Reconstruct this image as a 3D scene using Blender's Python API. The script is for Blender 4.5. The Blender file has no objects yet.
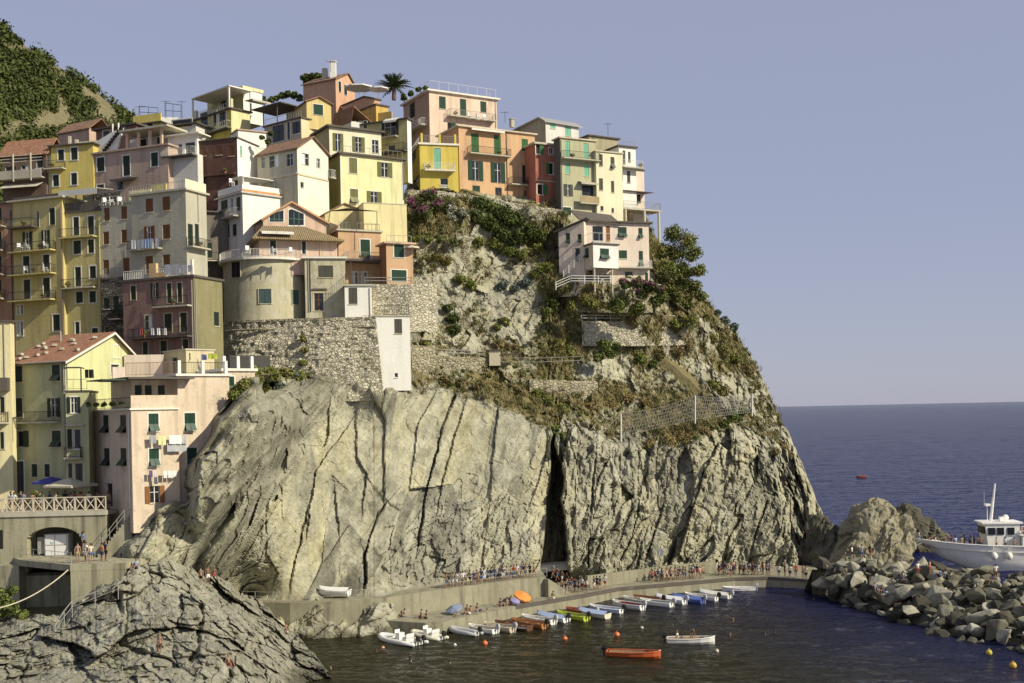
import bpy, bmesh, math, random
import numpy as np
from mathutils import Vector, Matrix
random.seed(7)
S = bpy.context.scene
COL = S.collection
F = 1138.0; CZ = 25.0; HY = 412.0; ROLL = math.radians(1.2)
CA, SA = math.cos(ROLL), math.sin(ROLL)
R = math.radians

# ---------------------------------------------------------------- camera geometry helpers
def ray(px, py):
    xc = (px-512.0)/F; yc = (HY-py)/F
    return (xc*CA+yc*SA, 1.0, -xc*SA+yc*CA)
def P(px, py, D):
    r = ray(px, py)
    return Vector((r[0]*D, D, CZ+r[2]*D))
def G(px, py, z=0.0):
    r = ray(px, py); D = (z-CZ)/r[2]
    return Vector((r[0]*D, D, z))
def pix(v):
    xr, zr = v[0]/v[1], (v[2]-CZ)/v[1]
    xc = xr*CA-zr*SA; yc = xr*SA+zr*CA
    return 512+xc*F, HY-yc*F

# ---------------------------------------------------------------- tagging
def tag(o, label=None, cat=None, group=None, kind=None):
    if label: o['label'] = label
    if cat: o['category'] = cat
    if group: o['group'] = group
    if kind: o['kind'] = kind
    return o
def empty(name, loc, label=None, cat=None, group=None, rz=0.0):
    o = bpy.data.objects.new(name, None); COL.objects.link(o)
    o.empty_display_size = .3
    o.location = loc; o.rotation_euler = (0, 0, rz)
    return tag(o, label, cat, group)
def copy_tree(o, parent=None):
    c = o.copy(); COL.objects.link(c)
    if parent: c.parent = parent
    for ch in list(o.children): copy_tree(ch, c)
    return c

# ---------------------------------------------------------------- mesh builder
class MB:
    def __init__(s): s.v = []; s.f = []; s.uv = None
    def add(s, vs, fs):
        b = len(s.v); s.v.extend([tuple(x) for x in vs]); s.f.extend([tuple(i+b for i in f) for f in fs])
    def quad(s, a, b, c, d): s.add([a, b, c, d], [(0, 1, 2, 3)])
    def frame_box(s, o, ax, ay, az):
        o, ax, ay, az = Vector(o), Vector(ax), Vector(ay), Vector(az)
        vs = [o, o+ax, o+ax+ay, o+ay, o+az, o+ax+az, o+ax+ay+az, o+ay+az]
        fs = [(0, 3, 2, 1), (4, 5, 6, 7), (0, 1, 5, 4), (1, 2, 6, 5), (2, 3, 7, 6), (3, 0, 4, 7)]
        if ax.cross(ay).dot(az) < 0: fs = [tuple(reversed(f)) for f in fs]
        s.add(vs, fs)
    def box(s, c, dims, rz=0.0):
        cx, sx = math.cos(rz), math.sin(rz)
        ax = Vector((cx, sx, 0))*dims[0]; ay = Vector((-sx, cx, 0))*dims[1]; az = Vector((0, 0, dims[2]))
        s.frame_box(Vector(c)-ax/2-ay/2-az/2, ax, ay, az)
    def prism(s, poly, z0, z1):
        n = len(poly)
        A = sum(poly[i][0]*poly[(i+1) % n][1]-poly[(i+1) % n][0]*poly[i][1] for i in range(n))
        if A < 0: poly = list(reversed(poly))
        vs = [(p[0], p[1], z0) for p in poly]+[(p[0], p[1], z1) for p in poly]
        fs = [tuple(reversed(range(n))), tuple(range(n, 2*n))]+[(i, (i+1) % n, n+(i+1) % n, n+i) for i in range(n)]
        s.add(vs, fs)
    def tube(s, pts, r, n=6, cap=True):
        pts = [Vector(p) for p in pts]; rings = []
        for i, p in enumerate(pts):
            t = (pts[min(i+1, len(pts)-1)]-pts[max(i-1, 0)])
            if t.length < 1e-9: t = Vector((0, 0, 1))
            t.normalize()
            u = t.cross(Vector((0, 0, 1)) if abs(t.z) < .9 else Vector((1, 0, 0))).normalized(); w = t.cross(u)
            rr = r[i] if isinstance(r, (list, tuple)) else r
            rings.append([p+(u*math.cos(2*math.pi*k/n)+w*math.sin(2*math.pi*k/n))*rr for k in range(n)])
        vs = [x for rg in rings for x in rg]; fs = []
        for i in range(len(pts)-1):
            for k in range(n):
                a, b = i*n+k, i*n+(k+1) % n
                fs.append((a, b, b+n, a+n))
        if cap: fs.append(tuple(reversed(range(n)))); fs.append(tuple(range(len(vs)-n, len(vs))))
        s.add(vs, fs)
    def ball(s, c, r, n=8, m=5, sz=1.0):
        c = Vector(c); vs = [c+Vector((0, 0, r*sz))]
        for j in range(1, m):
            th = math.pi*j/m
            for k in range(n):
                ph = 2*math.pi*k/n
                vs.append(c+Vector((r*math.sin(th)*math.cos(ph), r*math.sin(th)*math.sin(ph), r*sz*math.cos(th))))
        vs.append(c-Vector((0, 0, r*sz))); fs = []
        for k in range(n): fs.append((0, 1+k, 1+(k+1) % n))
        for j in range(m-2):
            for k in range(n):
                a, b = 1+j*n+k, 1+j*n+(k+1) % n
                fs.append((a, a+n, b+n, b))
        e = len(vs)-1
        for k in range(n): fs.append((e, 1+(m-2)*n+(k+1) % n, 1+(m-2)*n+k))
        s.add(vs, fs)
    def loft(s, rings, close=True, cap=True):
        n = len(rings[0]); vs = [x for rg in rings for x in rg]; fs = []
        for i in range(len(rings)-1):
            for k in range(n if close else n-1):
                a, b = i*n+k, i*n+(k+1) % n
                fs.append((a, b, b+n, a+n))
        if cap and close: fs.append(tuple(reversed(range(n)))); fs.append(tuple(range(len(vs)-n, len(vs))))
        s.add(vs, fs)
    def build(s, name, mat, parent=None, off=None, smooth=False, loc=None):
        """vertices are world points; `off` (a Vector) is subtracted to give local coordinates"""
        if off is None and parent is not None:
            off = root_loc(parent)
        off = off or Vector((0, 0, 0))
        me = bpy.data.meshes.new(name)
        me.from_pydata([(x[0]-off[0], x[1]-off[1], x[2]-off[2]) for x in s.v], [], s.f)
        me.materials.append(mat); me.update()
        if smooth: me.polygons.foreach_set('use_smooth', [True]*len(me.polygons))
        o = bpy.data.objects.new(name, me); COL.objects.link(o)
        if parent is not None: o.parent = parent
        elif loc is None and off.length > 0: o.location = off
        if loc is not None: o.location = loc
        return o
def root_loc(o):
    while o.parent is not None: o = o.parent
    return Vector(o.location)
def np_mesh(name, V, Q, mat, off=(0, 0, 0), smooth=False, attrs=None, fattrs=None):
    """V (n,3) world, Q (m,k) faces"""
    V = np.asarray(V, dtype=np.float32)-np.asarray(off, dtype=np.float32); Q = np.asarray(Q, dtype=np.int32)
    me = bpy.data.meshes.new(name); k = Q.shape[1]
    me.vertices.add(len(V)); me.vertices.foreach_set('co', V.ravel())
    me.loops.add(Q.size); me.loops.foreach_set('vertex_index', Q.ravel())
    me.polygons.add(len(Q)); me.polygons.foreach_set('loop_start', np.arange(0, Q.size, k, dtype=np.int32))
    if smooth: me.polygons.foreach_set('use_smooth', np.ones(len(Q), dtype=bool))
    else: me.polygons.foreach_set('use_smooth', np.zeros(len(Q), dtype=bool))
    for nm, a in (attrs or {}).items():
        at = me.attributes.new(nm, 'FLOAT', 'POINT'); at.data.foreach_set('value', np.asarray(a, dtype=np.float32).ravel())
    for nm, a in (fattrs or {}).items():
        at = me.attributes.new(nm, 'FLOAT', 'FACE'); at.data.foreach_set('value', np.asarray(a, dtype=np.float32).ravel())
    me.update(calc_edges=True); me.validate()
    me.materials.append(mat)
    o = bpy.data.objects.new(name, me); o.location = off; COL.objects.link(o)
    return o

# ---------------------------------------------------------------- numpy noise
def _hash(ix, iy, iz, seed):
    h = (ix.astype(np.int64)*374761393+iy.astype(np.int64)*668265263+iz.astype(np.int64)*2147483647+seed*1274126177) & 0xffffffff
    h = ((h ^ (h >> 13))*1274126177) & 0xffffffff
    h = ((h ^ (h >> 16))*2246822519) & 0xffffffff
    return (h ^ (h >> 15)) & 0xffffffff
def _r01(ix, iy, iz, seed): return _hash(ix, iy, iz, seed)/4294967295.0
def vnoise(p, seed=0):
    i = np.floor(p).astype(np.int64); f = p-i; u = f*f*f*(f*(f*6-15)+10); out = 0
    for dx in (0, 1):
        for dy in (0, 1):
            for dz in (0, 1):
                w = (u[:, 0] if dx else 1-u[:, 0])*(u[:, 1] if dy else 1-u[:, 1])*(u[:, 2] if dz else 1-u[:, 2])
                out = out+w*_r01(i[:, 0]+dx, i[:, 1]+dy, i[:, 2]+dz, seed)
    return out*2-1
def fbm(p, octv=4, seed=0, gain=.5, lac=2.03):
    a, t, s = 1.0, 0, 0
    for o in range(octv):
        t = t+a*vnoise(p*(lac**o), seed+o*17); s += a; a *= gain
    return t/s
def ridged(p, octv=3, seed=0):
    a, t, s = 1.0, 0, 0
    for o in range(octv):
        t = t+a*(1-2*np.abs(vnoise(p*(2.05**o), seed+o*31))); s += a; a *= .5
    return t/s
def voro(p, seed=0):
    """F1, F2, per-cell random (n,4), vector to the centre"""
    i = np.floor(p).astype(np.int64); n = len(p)
    f1 = np.full(n, 9.); f2 = np.full(n, 9.); best = np.zeros((n, 3), np.int64); vec = np.zeros((n, 3))
    for dx in (-1, 0, 1):
        for dy in (-1, 0, 1):
            for dz in (-1, 0, 1):
                c = i+np.array([dx, dy, dz])
                j = np.stack([_r01(c[:, 0], c[:, 1], c[:, 2], seed+k) for k in (1, 2, 3)], 1)
                d = c+j-p; r = np.sqrt((d*d).sum(1))
                nb = r < f1
                f2 = np.where(nb, f1, np.minimum(f2, r)); f1 = np.where(nb, r, f1)
                best[nb] = c[nb]; vec[nb] = d[nb]
    rnd = np.stack([_r01(best[:, 0], best[:, 1], best[:, 2], seed+50+k) for k in range(4)], 1)
    return f1, f2, rnd, vec
def sstep(a, b, x):
    t = np.clip((x-a)/(b-a), 0, 1); return t*t*(3-2*t)

# ---------------------------------------------------------------- materials
_mats = {}
class NT:
    def __init__(s, m): s.t = m.node_tree; s.n = s.t.nodes; s.l = s.t.links
    def new(s, ty, **k):
        x = s.n.new(ty)
        for a, b in k.items(): setattr(x, a, b)
        return x
    def link(s, a, b): s.l.new(a, b)
    def noise(s, vec, scale, detail=4, rough=.55):
        x = s.new('ShaderNodeTexNoise'); x.inputs['Scale'].default_value = scale
        x.inputs['Detail'].default_value = detail; x.inputs['Roughness'].default_value = rough
        if vec is not None: s.link(vec, x.inputs['Vector'])
        return x.outputs[0]
    def scale(s, vec, sc):
        x = s.new('ShaderNodeVectorMath', operation='MULTIPLY'); s.link(vec, x.inputs[0]); x.inputs[1].default_value = sc
        return x.outputs[0]
    def ramp(s, fac, stops):
        x = s.new('ShaderNodeValToRGB'); e = x.color_ramp.elements
        while len(e) < len(stops): e.new(.5)
        for el, (p, c) in zip(e, stops):
            el.position = p; el.color = (c, c, c, 1) if isinstance(c, (int, float)) else (*c, 1)
        s.link(fac, x.inputs[0]); return x.outputs[0]
    def mix(s, fac, a, b, mode='MIX'):
        x = s.new('ShaderNodeMix', data_type='RGBA', blend_type=mode)
        for sock, v in ((x.inputs[0], fac), (x.inputs[6], a), (x.inputs[7], b)):
            if isinstance(v, (int, float)): sock.default_value = v
            elif isinstance(v, (tuple, list)): sock.default_value = (*v, 1)
            else: s.link(v, sock)
        return x.outputs[2]
    def math(s, op, a, b=0.0, clamp=False):
        x = s.new('ShaderNodeMath', operation=op, use_clamp=clamp)
        for sock, v in ((x.inputs[0], a), (x.inputs[1], b)):
            if isinstance(v, (int, float)): sock.default_value = v
            else: s.link(v, sock)
        return x.outputs[0]
    def attr(s, nm):
        x = s.new('ShaderNodeAttribute'); x.attribute_name = nm; return x.outputs['Fac']
    def bump(s, h, strength, dist, bsdf):
        x = s.new('ShaderNodeBump'); x.inputs['Strength'].default_value = strength; x.inputs['Distance'].default_value = dist
        s.link(h, x.inputs['Height']); s.link(x.outputs[0], bsdf.inputs['Normal'])
def base_mat(name):
    m = bpy.data.materials.new(name); m.use_nodes = True
    return m, NT(m), m.node_tree.nodes['Principled BSDF']
def pos(t): return t.new('ShaderNodeNewGeometry').outputs['Position']
def plaster(name, col, var=.2, stain=.62, rough=.9, stain_col=None, peel=0.0, peel_col=(.3, .24, .18)):
    if name in _mats: return _mats[name]
    m, t, b = base_mat(name); p = pos(t)
    c = t.mix(t.noise(p, .35, 5), tuple(x*(1-var) for x in col), tuple(min(.9, x*(1+var)) for x in col))
    st = t.noise(t.scale(p, (1.3, 1.3, .13)), 1.0, 5, .6)
    f = t.math('MULTIPLY', t.ramp(st, [(.48, 0.0), (.72, 1.0)]), stain)
    c = t.mix(f, c, stain_col or tuple(x*.55 for x in col))
    bl = t.ramp(t.noise(p, 1.1, 6, .65), [(.58, 0.0), (.68, 1.0)])
    c = t.mix(t.math('MULTIPLY', bl, .42), c, tuple(min(.85, x*.8+.12) for x in col))
    if peel:
        pl = t.ramp(t.noise(t.scale(p, (1, 1, .7)), 1.6, 7, .7), [(.5-peel, 0.0), (.53-peel, 1.0)])
        c = t.mix(t.math('MULTIPLY', t.math('SUBTRACT', 1.0, pl), .6), c, peel_col)
    t.link(c, b.inputs['Base Color']); b.inputs['Roughness'].default_value = rough
    t.bump(t.noise(p, 3.0, 6, .65), .5, .08, b)
    _mats[name] = m; return m
def solid(name, col, rough=.6, var=.1, scale=3.0, metal=0.0, spec=None):
    if name in _mats: return _mats[name]
    m, t, b = base_mat(name); p = pos(t)
    c = t.mix(t.noise(p, scale, 4), tuple(x*(1-var) for x in col), tuple(min(.95, x*(1+var)) for x in col))
    t.link(c, b.inputs['Base Color']); b.inputs['Roughness'].default_value = rough; b.inputs['Metallic'].default_value = metal
    if spec is not None: b.inputs['Specular IOR Level'].default_value = spec
    _mats[name] = m; return m
def louvre(name, col):
    if name in _mats: return _mats[name]
    m, t, b = base_mat(name); p = pos(t)
    z = t.new('ShaderNodeSeparateXYZ'); t.link(p, z.inputs[0])
    w = t.math('FRACT', t.math('MULTIPLY', z.outputs[2], 9.0))
    c = t.mix(t.noise(p, 1.2, 5), tuple(x*.7 for x in col), tuple(min(.9, x*1.35) for x in col))
    t.link(c, b.inputs['Base Color']); b.inputs['Roughness'].default_value = .55
    t.bump(w, .9, .04, b)
    _mats[name] = m; return m
def tiles(name, c1, c2, lichen=.3):
    """roof tiles along UV (u across, v up the slope, metres)"""
    if name in _mats: return _mats[name]
    m, t, b = base_mat(name); p = pos(t)
    uv = t.new('ShaderNodeUVMap').outputs[0]
    s = t.new('ShaderNodeSeparateXYZ'); t.link(uv, s.inputs[0])
    u = t.math('FRACT', t.math('MULTIPLY', s.outputs[0], 3.6)); v = t.math('FRACT', t.math('MULTIPLY', s.outputs[1], 2.6))
    rnd = t.new('ShaderNodeTexWhiteNoise', noise_dimensions='2D')
    fl = t.new('ShaderNodeVectorMath', operation='FLOOR'); t.link(t.scale(uv, (3.6, 2.6, 1)), fl.inputs[0]); t.link(fl.outputs[0], rnd.inputs['Vector'])
    c = t.mix(rnd.outputs[0], c1, c2)
    c = t.mix(t.math('MULTIPLY', t.ramp(t.noise(p, .9, 6, .65), [(.45, 0.0), (.7, 1.0)]), lichen), c, (.16, .14, .09))
    t.link(c, b.inputs['Base Color']); b.inputs['Roughness'].default_value = .9
    h = t.math('ADD', t.math('SINE', t.math('MULTIPLY', u, math.pi)), t.math('MULTIPLY', t.math('SUBTRACT', 1.0, v), .5))
    t.bump(h, .9, .12, b)
    _mats[name] = m; return m
def masonry(name, c1, c2, mort, size=.55):
    """rubble stone wall"""
    if name in _mats: return _mats[name]
    m, t, b = base_mat(name); p = t.scale(pos(t), (1, 1, 1.5))
    def vr(feature):
        x = t.new('ShaderNodeTexVoronoi', feature=feature); x.inputs['Scale'].default_value = 1/size; t.link(p, x.inputs['Vector']); return x
    a = vr('F1'); e = vr('DISTANCE_TO_EDGE')
    sep = t.new('ShaderNodeSeparateColor'); t.link(a.outputs['Color'], sep.inputs[0])
    c = t.mix(sep.outputs[0], c1, c2)
    c = t.mix(t.ramp(e.outputs[0], [(.0, 1.0), (.09, 0.0)]), c, mort)
    big = t.ramp(t.noise(p, .28, 6, .65), [(.35, 0.0), (.65, 1.0)])
    c = t.mix(t.math('MULTIPLY', big, .4), c, tuple(x*.55 for x in c1))
    pale = t.ramp(t.noise(p, .7, 6, .7), [(.55, 0.0), (.7, 1.0)])
    c = t.mix(t.math('MULTIPLY', pale, .75), c, (.6, .57, .45))
    gr = t.ramp(t.noise(t.scale(pos(t), (.6, .6, .25)), 1.0, 5, .65), [(.56, 0.0), (.68, 1.0)]); c = t.mix(t.math('MULTIPLY', gr, .5), c, (.16, .155, .075))
    t.link(c, b.inputs['Base Color']); b.inputs['Roughness'].default_value = .95
    t.bump(t.math('ADD', t.ramp(e.outputs[0], [(0, 0.0), (.15, 1.0)]), t.noise(p, 4, 5)), .9, .18, b)
    _mats[name] = m; return m
def leafmat(name, dark, light, hue2=None):
    if name in _mats: return _mats[name]
    m, t, b = base_mat(name)
    c = t.mix(t.attr('tint'), dark, light)
    if hue2: c = t.mix(t.math('MULTIPLY', t.ramp(t.noise(pos(t), .35, 3), [(.5, 0.0), (.65, 1.0)]), .8), c, hue2)
    t.link(c, b.inputs['Base Color']); b.inputs['Roughness'].default_value = .7
    b.inputs['Specular IOR Level'].default_value = .2
    _mats[name] = m; return m
# ================================================================ TERRAIN
def unit(v): v = np.array(v, float); return v/np.linalg.norm(v)
SD = unit((.56, .18, .80)); ND = unit((.15, -.97, .12)); ND = unit(ND-SD*np.dot(ND, SD)); TD = np.cross(SD, ND)

def rock_mat(name, cols, veg=((.22, .185, .095), (.12, .115, .05)), streak=True, bumpd=.22):
    m, t, b = base_mat(name); p = pos(t)
    def dot(v, k):
        x = t.new('ShaderNodeVectorMath', operation='DOT_PRODUCT'); t.link(p, x.inputs[0]); x.inputs[1].default_value = tuple(float(q) for q in v)
        return t.math('MULTIPLY', x.outputs['Value'], k)
    cmb = t.new('ShaderNodeCombineXYZ')
    t.link(dot(SD, .10), cmb.inputs[0]); t.link(dot(TD, .9), cmb.inputs[1]); t.link(dot(ND, .35), cmb.inputs[2])
    strat = t.noise(cmb.outputs[0], 1.0, 6, .65)
    big = t.noise(p, .09, 5, .6); mid = t.noise(p, .55, 7, .68); fine = t.noise(p, 2.6, 6, .7)
    f = t.math('ADD', t.math('MULTIPLY', big, .45), t.math('MULTIPLY', mid, .55))
    c = t.ramp(f, [(.34, cols[0]), (.5, cols[1]), (.66, cols[2])])
    c2 = t.ramp(strat, [(.35, tuple(x*.55 for x in cols[1])), (.52, cols[1]), (.68, tuple(min(.8, x*1.22) for x in cols[2]))])
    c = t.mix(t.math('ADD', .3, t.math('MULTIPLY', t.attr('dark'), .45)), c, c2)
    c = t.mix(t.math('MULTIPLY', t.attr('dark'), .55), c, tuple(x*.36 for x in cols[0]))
    if streak:
        st = t.ramp(t.noise(t.scale(p, (.55, .55, .05)), 1.0, 5, .6), [(.54, 0.0), (.70, 1.0)])
        c = t.mix(t.math('MULTIPLY', st, .55), c, (.17, .15, .105))
        ru = t.ramp(t.noise(t.scale(p, (.9, .9, .12)), 1.0, 4, .6), [(.64, 0.0), (.74, 1.0)])
        c = t.mix(t.math('MULTIPLY', ru, .28), c, (.27, .18, .08))
        wh = t.ramp(t.noise(t.scale(p, (.5, .5, .2)), 1.3, 5, .65), [(.60, 0.0), (.72, 1.0)])
        c = t.mix(t.math('MULTIPLY', wh, .32), c, (.56, .53, .43))
    c = t.mix(t.ramp(fine, [(.38, .35), (.52, 0.0)]), c, tuple(x*.5 for x in cols[0]))
    gv = t.mix(t.noise(p, 1.4, 5, .7), veg[1], veg[0])
    vm = t.ramp(t.math('ADD', t.attr('veg'), t.math('MULTIPLY', t.math('SUBTRACT', mid, .5), 1.1)), [(.42, 0.0), (.58, 1.0)])
    c = t.mix(vm, c, gv)
    c = t.mix(1.0, c, t.ramp(t.math('ADD', .5, t.attr('tone')), [(.0, (.50, .50, .52)), (.5, (1, 1, 1)), (1.0, (1.16, 1.12, .98))]), 'MULTIPLY')
    wet = t.attr('wet'); c = t.mix(t.math('MULTIPLY', wet, .75), c, (.055, .05, .03))
    t.link(c, b.inputs['Base Color']); b.inputs['Roughness'].default_value = .93; b.inputs['Specular IOR Level'].default_value = .25
    h = t.math('ADD', t.math('MULTIPLY', strat, .9), t.math('ADD', t.math('MULTIPLY', mid, 1.0), t.math('MULTIPLY', fine, .5)))
    t.bump(h, .8, bumpd, b)
    return m

class RBF:
    """linear-kernel interpolation of depth over scattered stations"""
    def __init__(s, pts):
        s.x = np.array([(a, b) for a, b, c in pts], float)/100; d = np.array([c for a, b, c in pts], float); n = len(pts)
        K = np.sqrt(((s.x[:, None]-s.x[None])**2).sum(2)); A = np.zeros((n+3, n+3)); A[:n, :n] = K
        A[:n, n] = 1; A[:n, n+1:] = s.x; A[n, :n] = 1; A[n+1:, :n] = s.x.T
        s.w = np.linalg.lstsq(A, np.concatenate([d, [0, 0, 0]]), rcond=None)[0]
    def __call__(s, px, py):
        q = np.stack([px.ravel(), py.ravel()], 1)/100; out = np.zeros(len(q)); n = len(s.x)
        for i in range(0, len(q), 40000):
            k = q[i:i+40000]; K = np.sqrt(((k[:, None]-s.x[None])**2).sum(2)); out[i:i+40000] = K@s.w[:n]+s.w[n]+k@s.w[n+1:]
        return out.reshape(px.shape)
def rays(px, py):
    xc = (px-512.0)/F; yc = (HY-py)/F
    return np.stack([xc*CA+yc*SA, np.ones_like(xc), -xc*SA+yc*CA], -1)
def Dz(px, py, z):
    return (z-CZ)/ray(px, py)[2]
def grid_normals(Vg):
    du = np.gradient(Vg, axis=1); dv = np.gradient(Vg, axis=0); n = np.cross(du, dv)
    n /= np.linalg.norm(n, axis=2, keepdims=True)+1e-9
    v = Vg-np.array([0, 0, CZ]); n *= np.where((n*v).sum(-1, keepdims=True) > 0, -1, 1); return n
def smooth_grid(a, k):
    for _ in range(k):
        a = a.copy(); a[1:-1] = (a[:-2]+2*a[1:-1]+a[2:])/4; a[:, 1:-1] = (a[:, :-2]+2*a[:, 1:-1]+a[:, 2:])/4
    return a
def grid_quads(nr, nc):
    i = np.arange(nr-1)[:, None]*nc+np.arange(nc-1)[None]; i = i.ravel()
    return np.stack([i, i+1, i+1+nc, i+nc], 1)
def seg_dist(px, py, line):
    d = np.full(px.shape, 1e9); side = np.zeros(px.shape)
    for (ax, ay), (bx, by) in zip(line[:-1], line[1:]):
        vx, vy = bx-ax, by-ay; L = vx*vx+vy*vy
        t = np.clip(((px-ax)*vx+(py-ay)*vy)/L, 0, 1); e = np.hypot(px-ax-t*vx, py-ay-t*vy)
        sd = np.sign((px-ax)*vy-(py-ay)*vx); side = np.where(e < d, sd, side); d = np.minimum(d, e)
    return d, side

# ---- the headland cliff -------------------------------------------------------
SEA, DK, PT = 1.2, 2.5, 4.85     # water, quay deck and upper path levels
cliff_pts = [
 # foot along the path
 (250, 596, Dz(250, 597, PT)+2.2), (330, 596, Dz(330, 598, PT)+2.4), (400, 592, Dz(400, 594, PT)+2.6), (470, 584, Dz(470, 585, PT)+2.8), (530, 575, Dz(530, 577, PT)+2.8),
 (560, 584, 151), (590, 581, 150.5), (640, 577, 153.5), (700, 571, 157.5), (760, 569, 160), (800, 572, 162), (835, 580, 163),
 # below the path
 (250, 604, 123.0), (320, 606, 122.6), (385, 605, 124.2), (250, 640, 121), (320, 638, 122), (380, 640, 122.5), (410, 620, 128), (450, 612, 134), (560, 600, 152), (700, 590, 162), (835, 592, 164),
 # tilted slab beside the pink house
 (205, 580, 113.5), (215, 560, 110), (200, 520, 106), (198, 500, 105), (200, 460, 105.5), (218, 420, 107.5), (239, 400, 109.5), (256, 382, 112), (268, 375, 117),
 (190, 455, 113), (182, 470, 111.5), (187, 500, 110.5), (190, 530, 109.5), (208, 412, 117), (236, 366, 124), (250, 362, 126), (275, 368, 130), (180, 430, 122), (150, 495, 114), (120, 500, 118),
 (150, 520, 105.5), (172, 505, 107.2), (130, 545, 104), (160, 540, 105.5), (180, 550, 107), (112, 560, 105), (110, 600, 104), (190, 600, 111), (150, 600, 106),
 (235, 540, 112), (235, 500, 109), (240, 450, 109.5), (260, 460, 114), (258, 405, 113), (275, 400, 119), (300, 383, 136), (332, 378, 141.5),
 (260, 560, 120), (270, 520, 120.5), (275, 470, 122.5), (300, 440, 129),
 # smooth face
 (300, 560, 127.5), (300, 500, 128.5), (320, 430, 136.5), (350, 560, 131), (350, 500, 134.5), (350, 420, 141.5), (352, 396, 141.8), (420, 560, 134.5), (420, 500, 138.5), (420, 440, 143.5), (420, 395, 146.5),
 (490, 560, 138.5), (490, 500, 142), (490, 440, 146.5), (490, 400, 149.5), (538, 562, 142), (540, 500, 145), (544, 440, 148), (552, 428, 149.5),
 # the slot
 (556, 560, 145), (556, 500, 147),
 # right block
 (570, 560, 147.5), (574, 510, 147.5), (576, 460, 149), (580, 440, 151), (610, 566, 150.5), (610, 500, 151), (610, 445, 154), (650, 560, 153.5), (650, 500, 154), (650, 445, 157),
 (700, 560, 157), (700, 500, 157), (700, 440, 160), (750, 558, 160), (750, 500, 160.5), (750, 440, 165), (790, 550, 161), (790, 500, 164), (782, 450, 170), (812, 545, 166), (825, 565, 166),
 # the skyline edge
 (836, 560, 172), (824, 515, 175), (802, 462, 179), (780, 418, 181), (759, 368, 184), (735, 332, 186), (708, 300, 187), (690, 280, 188), (655, 232, 188),
 # grassy upper slopes
 (440, 385, 149), (500, 388, 153), (560, 405, 156), (600, 420, 158), (650, 410, 163), (700, 400, 167), (740, 405, 172),
 (440, 350, 154), (500, 350, 158), (560, 350, 162), (620, 350, 166.5), (680, 350, 172), (725, 360, 178),
 (430, 310, 156), (500, 300, 162), (560, 300, 165), (600, 320, 166), (690, 320, 170), (560, 286, 161.8), (590, 288, 161.8), (640, 286, 163), (690, 300, 177),
 (420, 250, 160), (500, 250, 166), (550, 250, 168), (600, 250, 176), (650, 250, 179), (420, 194, 163.5), (450, 195, 164), (480, 199, 166), (530, 206, 168), (560, 215, 168.5), (420, 186, 170), (480, 190, 172), (530, 196, 175), (600, 210, 179), (640, 215, 183), (420, 170, 180), (500, 170, 185), (600, 180, 190),
 # under the bastion
 (270, 385, 139), (330, 340, 152), (340, 388, 140.2), (358, 384, 140.6), (325, 382, 139.5), (374, 388, 141.2), (392, 387, 141.3), (411, 389, 141.8), (392, 380, 146), (380, 330, 153), (425, 388, 146), (410, 330, 153), (400, 290, 155), (300, 340, 150), (260, 345, 140),
]
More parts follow.
